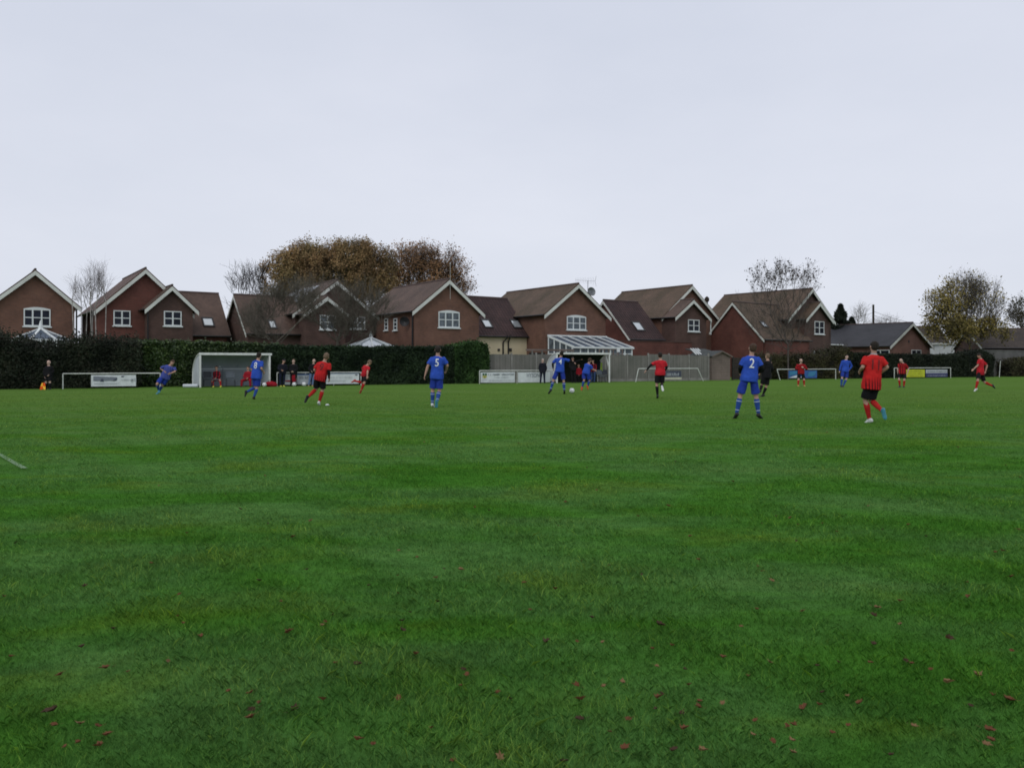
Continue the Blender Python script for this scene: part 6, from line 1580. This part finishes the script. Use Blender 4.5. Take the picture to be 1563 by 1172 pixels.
def pine(label, px, Y, ytop, ybot, w, seed):
    rs = np.random.RandomState(seed); k = Y / F; base = W(px, 554, Y); zt = EYE + (HY - ytop) * k; root = thing('conifer_tree', Vector((base.x, Y, 0)), label, 'tree')
    mb = MB(); mb.tube([Vector((base.x, Y, 0)), Vector((base.x, Y, zt * 0.97))], [0.28, 0.04], 8); mb.build('trunk', M['bark_dark'], root)
    n = 16000; t = rs.rand(n) ** 0.7; ang = rs.rand(n) * 2 * math.pi; tier = np.floor(t * 9) / 9; prof = np.minimum(1.0, (1.02 - t) * 2.3) * (0.72 + 0.28 * np.sin(t * 38 + ang * 2)) 
    rad = w * k * prof * rs.rand(n) ** 0.35; z = zt * (1 - 0.0) - (1 - t) * 0 ; z = 1.0 + (zt - 1.0) * t - rad * 0.25
    Cc = np.stack([rad * np.cos(ang), rad * np.sin(ang), z], 1)
    keep = np.array([noise.noise(Vector(q * 0.9) + Vector((seed, 0, 0))) > -0.22 for q in Cc]); Cc = Cc[keep]
    P4, Fq = leaf_quads(Cc, 0.26, rs, 0.4, 2.2); link_mesh('crown', fast_mesh('crown', P4, Fq, L_['pine'], rnd=rs.rand(len(Cc))), root)
pine('dark rounded conifer right of the rightmost tall house', 1283, 98, 466, 527, 24, 31)
pine('lower dark conifer between the tall house and the slate bungalow', 1300, 104, 484, 527, 14, 32)

# ------------------------------------------------------------------ ground
def grass_nodes(m, nt, b, blade=False):
    N = nt.nodes; L = nt.links
    geo = N.new('ShaderNodeNewGeometry')
    def nzn(scale, detail=4, rough=0.6, vec=None, dist=0.0):
        n = N.new('ShaderNodeTexNoise'); n.inputs['Scale'].default_value = scale; n.inputs['Detail'].default_value = detail; n.inputs['Roughness'].default_value = rough; n.inputs['Distortion'].default_value = dist
        L.new(vec or geo.outputs['Position'], n.inputs['Vector']); return n.outputs['Fac']
    def ramp(f, stops):
        r = N.new('ShaderNodeValToRGB'); cr = r.color_ramp
        while len(cr.elements) < len(stops): cr.elements.new(0.5)
        for i, (p, c) in enumerate(stops): cr.elements[i].position = p; cr.elements[i].color = rgba(c)
        L.new(f, r.inputs['Fac']); return r.outputs['Color']
    def mix(f, a, c, bt='MIX'):
        x = N.new('ShaderNodeMix'); x.data_type = 'RGBA'; x.blend_type = bt
        if isinstance(f, float): x.inputs['Factor'].default_value = f
        else: L.new(f, x.inputs['Factor'])
        for k_, v_ in (('A', a), ('B', c)):
            if isinstance(v_, tuple): x.inputs[k_].default_value = rgba(v_)
            else: L.new(v_, x.inputs[k_])
        return x.outputs['Result']
    # large patches: deep green, bluish pale, yellowish
    mp = N.new('ShaderNodeMapping'); mp.inputs['Scale'].default_value = (0.45, 1.0, 1.0); L.new(geo.outputs['Position'], mp.inputs['Vector'])
    big = nzn(0.55, 5, 0.62, mp.outputs['Vector'], 0.4); mid = nzn(2.3, 5, 0.65, mp.outputs['Vector']); small = nzn(9.0, 4, 0.6)
    base = ramp(big, [(0.28, (0.044, 0.160, 0.017)), (0.42, (0.060, 0.184, 0.024)), (0.54, (0.078, 0.196, 0.046)), (0.64, (0.096, 0.210, 0.054)), (0.74, (0.118, 0.224, 0.028))])
    tone = ramp(mid, [(0.30, (0.74, 0.77, 0.74)), (0.50, (1.0, 1.0, 1.0)), (0.72, (1.28, 1.20, 1.20))])
    c = mix(1.0, base, tone, 'MULTIPLY')
    yl = N.new('ShaderNodeMapRange'); yl.inputs['From Min'].default_value = 0.54; yl.inputs['From Max'].default_value = 0.68; L.new(nzn(0.9, 4, 0.6, mp.outputs['Vector'], 0.6), yl.inputs['Value'])
    ylm = N.new('ShaderNodeMath'); ylm.operation = 'MULTIPLY'; ylm.inputs[1].default_value = 0.40; L.new(yl.outputs['Result'], ylm.inputs[0])
    c = mix(ylm.outputs[0], c, (0.140, 0.225, 0.016))
    c = mix(1.0, c, ramp(small, [(0.3, (0.8, 0.8, 0.8)), (0.7, (1.2, 1.2, 1.2))]), 'MULTIPLY')
    # far half of the pitch is a flatter lighter olive green
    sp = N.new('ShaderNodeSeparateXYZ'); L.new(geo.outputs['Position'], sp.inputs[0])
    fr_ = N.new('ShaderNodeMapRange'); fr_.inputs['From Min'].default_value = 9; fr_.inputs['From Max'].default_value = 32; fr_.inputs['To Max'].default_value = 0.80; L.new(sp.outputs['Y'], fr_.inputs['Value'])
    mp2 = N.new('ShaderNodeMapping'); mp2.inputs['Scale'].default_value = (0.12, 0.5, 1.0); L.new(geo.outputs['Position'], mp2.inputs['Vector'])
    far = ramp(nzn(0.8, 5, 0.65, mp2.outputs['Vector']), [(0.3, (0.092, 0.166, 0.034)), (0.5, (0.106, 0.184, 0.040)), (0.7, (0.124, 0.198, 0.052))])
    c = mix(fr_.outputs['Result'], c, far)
    return c, geo, nzn, ramp, mix

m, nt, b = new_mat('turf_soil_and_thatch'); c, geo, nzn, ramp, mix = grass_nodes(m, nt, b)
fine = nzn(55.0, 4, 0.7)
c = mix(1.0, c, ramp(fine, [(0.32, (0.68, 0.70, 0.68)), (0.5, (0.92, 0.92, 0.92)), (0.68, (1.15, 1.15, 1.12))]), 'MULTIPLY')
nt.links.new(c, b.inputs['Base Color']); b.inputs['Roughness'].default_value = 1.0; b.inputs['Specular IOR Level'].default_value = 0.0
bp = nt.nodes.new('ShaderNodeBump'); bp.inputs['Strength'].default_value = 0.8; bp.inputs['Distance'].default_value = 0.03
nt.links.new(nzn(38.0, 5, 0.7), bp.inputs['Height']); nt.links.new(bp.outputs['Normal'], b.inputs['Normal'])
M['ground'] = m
m, nt, b = new_mat('grass_blades'); c, geo, nzn, ramp, mix = grass_nodes(m, nt, b)
at = nt.nodes.new('ShaderNodeAttribute'); at.attribute_name = 'rnd'
c = mix(1.0, c, ramp(at.outputs['Fac'], [(0.0, (0.98, 1.0, 0.98)), (0.4, (1.14, 1.15, 1.12)), (0.80, (1.42, 1.34, 1.28)), (0.93, (2.05, 1.7, 1.6)), (1.0, (3.4, 2.3, 2.3))]), 'MULTIPLY')
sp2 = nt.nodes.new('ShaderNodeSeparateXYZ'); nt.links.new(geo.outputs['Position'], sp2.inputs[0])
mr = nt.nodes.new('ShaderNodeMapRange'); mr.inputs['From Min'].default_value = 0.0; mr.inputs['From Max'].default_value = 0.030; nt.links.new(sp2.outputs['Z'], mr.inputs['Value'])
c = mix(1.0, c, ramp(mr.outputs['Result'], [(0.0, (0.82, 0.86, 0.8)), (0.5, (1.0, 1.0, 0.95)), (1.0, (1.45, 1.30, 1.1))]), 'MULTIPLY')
nt.links.new(c, b.inputs['Base Color']); b.inputs['Roughness'].default_value = 0.75; b.inputs['Specular IOR Level'].default_value = 0.12
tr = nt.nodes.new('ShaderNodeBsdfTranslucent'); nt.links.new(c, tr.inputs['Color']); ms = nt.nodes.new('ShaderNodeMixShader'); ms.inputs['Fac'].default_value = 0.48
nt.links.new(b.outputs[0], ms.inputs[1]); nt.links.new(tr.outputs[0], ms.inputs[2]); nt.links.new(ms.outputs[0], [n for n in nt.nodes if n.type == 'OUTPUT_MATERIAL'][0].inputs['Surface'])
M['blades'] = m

def gz(x, y):
    return 0.0
mb = MB(); mb.face([(-900, -60, 0), (900, -60, 0), (900, 1500, 0), (-900, 1500, 0)])
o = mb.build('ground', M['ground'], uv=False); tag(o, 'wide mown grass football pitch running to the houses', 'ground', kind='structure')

rs = np.random.RandomState(77)
def blades():
    Y0, Y1 = 2.2, 46.0; K0 = 34000.0
    N = 1150000
    # pdf over distance ~ width(Y)/Y^2
    yy = np.linspace(Y0, Y1, 4000); w = (1.40 * yy + 9.0) / yy ** 2.05 * np.clip((46 - yy) / 26, 0, 1); cdf = np.cumsum(w); cdf /= cdf[-1]
    Y = np.interp(rs.rand(N), cdf, yy); X = (rs.rand(N) - 0.5) * (1.40 * Y + 9.0)
    h = rs.uniform(0.012, 0.032, N) * (1 + 0.7 * (rs.rand(N) > 0.96)) * (1 - 0.008 * Y); h *= 0.95 + 0.40 * (np.sin(X * 2.1 + 1.3 * np.sin(Y * 1.7)) * np.sin(Y * 1.5 + np.sin(X * 1.1))) + 0.2 * np.sin(X * 7.3 + Y * 5.1); wd = np.maximum(0.0014, 0.00046 * Y) * rs.uniform(0.8, 1.4, N)
    az = rs.rand(N) * 2 * math.pi; lean = rs.uniform(0.15, 1.5, N) * h
    dx, dy = np.cos(az), np.sin(az); sx, sy = -dy, dx
    # blades twist a random amount so many show a broad side to any viewer
    tw = az + math.pi / 2 + rs.uniform(-0.75, 0.75, N); sx, sy = np.cos(tw), np.sin(tw)
    z0 = np.full(N, -0.002); b0 = np.stack([X - sx * wd / 2, Y - sy * wd / 2, z0], 1); b1 = np.stack([X + sx * wd / 2, Y + sy * wd / 2, z0], 1)
    mx, my = X + dx * lean * 0.35, Y + dy * lean * 0.35
    m0 = np.stack([mx - sx * wd * 0.42, my - sy * wd * 0.42, h * 0.6], 1); m1 = np.stack([mx + sx * wd * 0.42, my + sy * wd * 0.42, h * 0.6], 1)
    t = np.stack([X + dx * lean, Y + dy * lean, h], 1)
    V = np.stack([b0, b1, m1, t, m0], 1).reshape(-1, 3); base = (np.arange(N) * 5)[:, None]
    Fc = base + np.array([[0, 1, 2, 3, 4]])
    rnd = 0.12 + 0.88 * rs.rand(N) ** 1.1; rnd = np.where(h > 0.040, 0.80 + 0.2 * rs.rand(N), rnd)
    return fast_mesh('grass', V, Fc, M['blades'], rnd=rnd)
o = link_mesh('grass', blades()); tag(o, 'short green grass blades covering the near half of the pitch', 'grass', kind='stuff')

# faded curved line marking at the left, drawn as an arc of thin paint
def arc_line(pts, w, name, label, m, z=0.010):
    mb = MB(); P_ = [Vector(p) for p in pts]
    for i in range(len(P_) - 1):
        a, c = P_[i], P_[i + 1]; d0 = (P_[min(i + 1, len(P_) - 1)] - P_[max(i - 1, 0)]).normalized(); d1 = (P_[min(i + 2, len(P_) - 1)] - P_[i]).normalized()
        n0 = Vector((-d0.y, d0.x, 0)) * w / 2; n1 = Vector((-d1.y, d1.x, 0)) * w / 2
        mb.face([a - n0 + Vector((0, 0, z)), c - n1 + Vector((0, 0, z)), c + n1 + Vector((0, 0, z)), a + n0 + Vector((0, 0, z))])
    o = mb.build(name, m, uv=False); tag(o, label, 'line marking', kind='structure'); return o
m, nt, b = new_mat('worn_white_line_paint'); N = nt.nodes
nz = N.new('ShaderNodeTexNoise'); nz.inputs['Scale'].default_value = 60; nz.inputs['Detail'].default_value = 5
geo = N.new('ShaderNodeNewGeometry'); nt.links.new(geo.outputs['Position'], nz.inputs['Vector'])
rp = N.new('ShaderNodeValToRGB'); rp.color_ramp.elements[0].position = 0.38; rp.color_ramp.elements[1].position = 0.62; rp.color_ramp.elements[0].color = (0.07, 0.15, 0.05, 1); rp.color_ramp.elements[1].color = (0.19, 0.29, 0.17, 1)
nt.links.new(nz.outputs['Fac'], rp.inputs['Fac']); nt.links.new(rp.outputs['Color'], b.inputs['Base Color']); b.inputs['Roughness'].default_value = 0.95
M['line'] = m
def gp(px, py): Y = ybase(py); q = W(px, py, Y); return (q.x, q.y, 0)
arc_line([gp(-60, 672), gp(-35, 681), gp(0, 694.5), gp(10, 700), gp(20, 706), (gp(31, 712)), gp(38, 715.5)], 0.07, 'line_marking', 'faded curved white line marking on the grass at the left edge', M['line'], 0.010)

# fallen leaves ---------------------------------------------------------------
LM = [mat('fallen_leaf_red_brown', (0.125, 0.050, 0.020), 0.8, 0.35, 30), mat('fallen_leaf_dark', (0.050, 0.027, 0.013), 0.8, 0.3, 30), mat('fallen_leaf_tan', (0.175, 0.105, 0.045), 0.7, 0.3, 30)]
def leaf_mesh(k, seed):
    rr = random.Random(seed); bm = bmesh.new(); n = 14; c = bm.verts.new((0, 0, 0.010)); vs = []
    for i in range(n):
        a = 2 * math.pi * i / n; lobed = 1.0 if i % 2 == 0 else rr.uniform(0.5, 0.68)
        rr_ = lobed * (0.5 if 0 < i < n else 0.5) * (1 + 0.35 * math.cos(a)) * rr.uniform(0.85, 1.15)
        x, y = rr_ * math.cos(a), rr_ * 0.75 * math.sin(a); vs.append(bm.verts.new((x, y, 0.16 + 0.45 * abs(y) * rr.uniform(0.4, 1.1) + 0.22 * x * x + rr.uniform(-0.04, 0.10))))
    for i in range(n): bm.faces.new((c, vs[i], vs[(i + 1) % n]))
    s = [(-0.5, 0, 0.12), (-0.85, 0.05, 0.22)]
    p = [bm.verts.new((s[0][0], -0.02, s[0][2])), bm.verts.new((s[0][0], 0.02, s[0][2])), bm.verts.new((s[1][0], 0.06, s[1][2])), bm.verts.new((s[1][0], 0.03, s[1][2]))]; bm.faces.new(p)
    me = bpy.data.meshes.new('fallen_leaf'); bm.to_mesh(me); bm.free(); me.materials.append(LM[k]); return me
variants = [(k, leaf_mesh(k, k * 10 + j)) for k in range(3) for j in range(3)]
lab = ['reddish brown curled fallen leaf on the grass', 'dark withered fallen leaf on the grass', 'pale tan fallen leaf on the grass']
fixed = []
for (zx, zy, zs, pts) in ((0, 680, 1.954, [(251, 430, 1, 26), (10, 460, 0, 22), (536, 453, 0, 20), (840, 476, 0, 18), (857, 570, 0, 38), (917, 378, 1, 18), (1098, 427, 1, 20), (1186, 450, 0, 16), (1225, 508, 1, 20), (990, 516, 1, 20), (972, 537, 0, 20), (545, 540, 0, 18), (528, 520, 0, 14), (30, 642, 0, 24), (1003, 662, 0, 26), (1376, 730, 0, 24), (1482, 752, 0, 30), (1522, 770, 1, 26), (776, 780, 0, 28), (1288, 858, 0, 28), (1112, 907, 0, 32), (236, 900, 0, 28), (195, 915, 0, 26), (160, 805, 1, 60), (672, 150, 1, 10), (800, 240, 1, 10), (452, 360, 0, 18), (1323, 376, 1, 14), (1246, 341, 0, 16), (380, 688, 2, 20), (685, 745, 0, 18), (1186, 397, 2, 16), (500, 655, 2, 26)]),
                           (800, 680, 2.0485, [(790, 228, 1, 16), (742, 250, 0, 14), (934, 250, 0, 12), (1200, 255, 0, 16), (1490, 245, 1, 10), (106, 258, 0, 12), (180, 370, 0, 16), (264, 384, 1, 16), (97, 460, 0, 38), (420, 572, 1, 50), (20, 525, 0, 20), (167, 625, 0, 18), (460, 637, 0, 26), (404, 648, 0, 18), (412, 703, 2, 24), (700, 735, 0, 30), (432, 792, 1, 26), (546, 815, 0, 22), (166, 766, 0, 34), (414, 838, 1, 26), (327, 872, 0, 36), (497, 904, 0, 46), (312, 966, 0, 46), (720, 922, 2, 30), (842, 890, 0, 44), (620, 825, 2, 34), (960, 915, 0, 34), (1012, 893, 0, 30), (1048, 822, 0, 36), (1012, 798, 2, 22), (930, 787, 1, 22), (1520, 812, 0, 50), (982, 690, 1, 20), (915, 702, 1, 20), (730, 387, 0, 14), (1270, 715, 0, 18), (1440, 950, 2, 40), (1214, 892, 2, 32), (1400, 830, 1, 26), (1143, 985, 1, 34), (780, 945, 0, 34), (842, 940, 2, 34), (722, 878, 0, 26), (268, 912, 0, 24), (500, 712, 1, 18), (676, 577, 2, 22), (1325, 615, 0, 20), (1528, 655, 0, 22), (1472, 342, 0, 18), (977, 277, 0, 14), (1120, 270, 1, 12), (812, 52, 1, 8), (998, 75, 0, 8)])):
    for (a, c_, k, s) in pts: fixed.append((zx + a / zs, zy + c_ / zs, k, s / zs))
rr = random.Random(9)
cnt = 0
def put_leaf(px, py, k, spx):
    global cnt
    Y = ybase(py); q = W(px, py, Y); size = max(0.035, min(0.12, spx * Y / F)) * 0.80
    me = rr.choice([v for v in variants if v[0] == k])[1]
    o = bpy.data.objects.new('fallen_leaf', me); COL.objects.link(o)
    o.location = (q.x, Y, 0.019); o.rotation_euler = (rr.uniform(-0.35, 0.35), rr.uniform(-0.35, 0.35), rr.uniform(0, 6.28)); o.scale = (size, size, size)
    tag(o, lab[k], 'leaf', ['reddish brown leaves scattered on the pitch', 'dark withered leaves scattered on the pitch', 'pale tan leaves scattered on the pitch'][k]); cnt += 1
for f_ in fixed: put_leaf(*f_)
for i in range(150):
    py = 640 + (1172 - 640) * rr.random() ** 1.15; px = rr.random() * 1563
    if px < 700 and rr.random() < 0.45: continue
    Y = ybase(py); put_leaf(px, py, rr.choice((0, 0, 1, 2)), rr.uniform(0.04, 0.065) * F / Y)

# ------------------------------------------------------------------ sky, light, camera
w = bpy.data.worlds.new('World'); scene.world = w; w.use_nodes = True; nt = w.node_tree; N = nt.nodes; L = nt.links; N.clear()
out = N.new('ShaderNodeOutputWorld'); bg = N.new('ShaderNodeBackground')
sky = N.new('ShaderNodeTexSky'); sky.sky_type = 'NISHITA'; sky.sun_disc = False; sky.sun_elevation = R(38); sky.sun_rotation = R(200)
tc = N.new('ShaderNodeTexCoord'); sep = N.new('ShaderNodeSeparateXYZ'); L.new(tc.outputs['Generated'], sep.inputs[0])
rp = N.new('ShaderNodeValToRGB'); cr = rp.color_ramp; cr.elements.new(0.5); cr.elements.new(0.5)
for e_, (p_, c_) in zip(cr.elements, ((0.0, (0.745, 0.775, 0.865)), (0.16, (0.735, 0.768, 0.862)), (0.42, (0.675, 0.715, 0.825)), (1.0, (0.95, 0.96, 0.98)))):
    e_.position = p_; e_.color = rgba(c_)
L.new(sep.outputs['Z'], rp.inputs['Fac'])
mp = N.new('ShaderNodeMapping'); mp.inputs['Scale'].default_value = (1.0, 1.0, 2.6); L.new(tc.outputs['Generated'], mp.inputs['Vector'])
nz = N.new('ShaderNodeTexNoise'); nz.inputs['Scale'].default_value = 1.6; nz.inputs['Detail'].default_value = 6; nz.inputs['Roughness'].default_value = 0.55; L.new(mp.outputs['Vector'], nz.inputs['Vector'])
r2 = N.new('ShaderNodeValToRGB'); r2.color_ramp.elements[0].position = 0.25; r2.color_ramp.elements[1].position = 0.75; r2.color_ramp.elements[0].color = (0.915, 0.928, 0.945, 1); r2.color_ramp.elements[1].color = (1.07, 1.06, 1.05, 1)
L.new(nz.outputs['Fac'], r2.inputs['Fac'])
mx = N.new('ShaderNodeMix'); mx.data_type = 'RGBA'; mx.blend_type = 'MULTIPLY'; mx.inputs['Factor'].default_value = 1; L.new(rp.outputs['Color'], mx.inputs['A']); L.new(r2.outputs['Color'], mx.inputs['B'])
sc_ = N.new('ShaderNodeMix'); sc_.data_type = 'RGBA'; sc_.blend_type = 'MULTIPLY'; sc_.inputs['Factor'].default_value = 1; L.new(sky.outputs['Color'], sc_.inputs['A']); sc_.inputs['B'].default_value = (0.08, 0.08, 0.08, 1)
m2 = N.new('ShaderNodeMix'); m2.data_type = 'RGBA'; m2.inputs['Factor'].default_value = 0.94; L.new(sc_.outputs['Result'], m2.inputs['A']); L.new(mx.outputs['Result'], m2.inputs['B'])
L.new(m2.outputs['Result'], bg.inputs['Color']); bg.inputs['Strength'].default_value = 1.0; L.new(bg.outputs[0], out.inputs[0])
sl = bpy.data.lights.new('Sun', 'SUN'); sl.energy = 0.7; sl.angle = R(25); sl.color = (1.0, 0.97, 0.93)
so = bpy.data.objects.new('Sun', sl); COL.objects.link(so)
az = R(200); el = R(38); dirv = Vector((math.sin(az) * math.cos(el), math.cos(az) * math.cos(el), math.sin(el)))
so.rotation_euler = dirv.to_track_quat('Z', 'Y').to_euler(); so.location = dirv * 50
cam = bpy.data.cameras.new('Camera'); co = bpy.data.objects.new('Camera', cam); COL.objects.link(co)
cam.sensor_width = 36; cam.lens = F / 1563 * 36; cam.shift_y = -(586 - HY) / 1563.0; cam.clip_start = 0.1; cam.clip_end = 4000
co.location = (0, 0, EYE); co.rotation_euler = (R(90), 0, 0); scene.camera = co
scene.view_settings.view_transform = 'Standard'; scene.view_settings.look = 'None'; scene.view_settings.exposure = 0; scene.view_settings.gamma = 1

scene.cycles.filter_width = 1.75
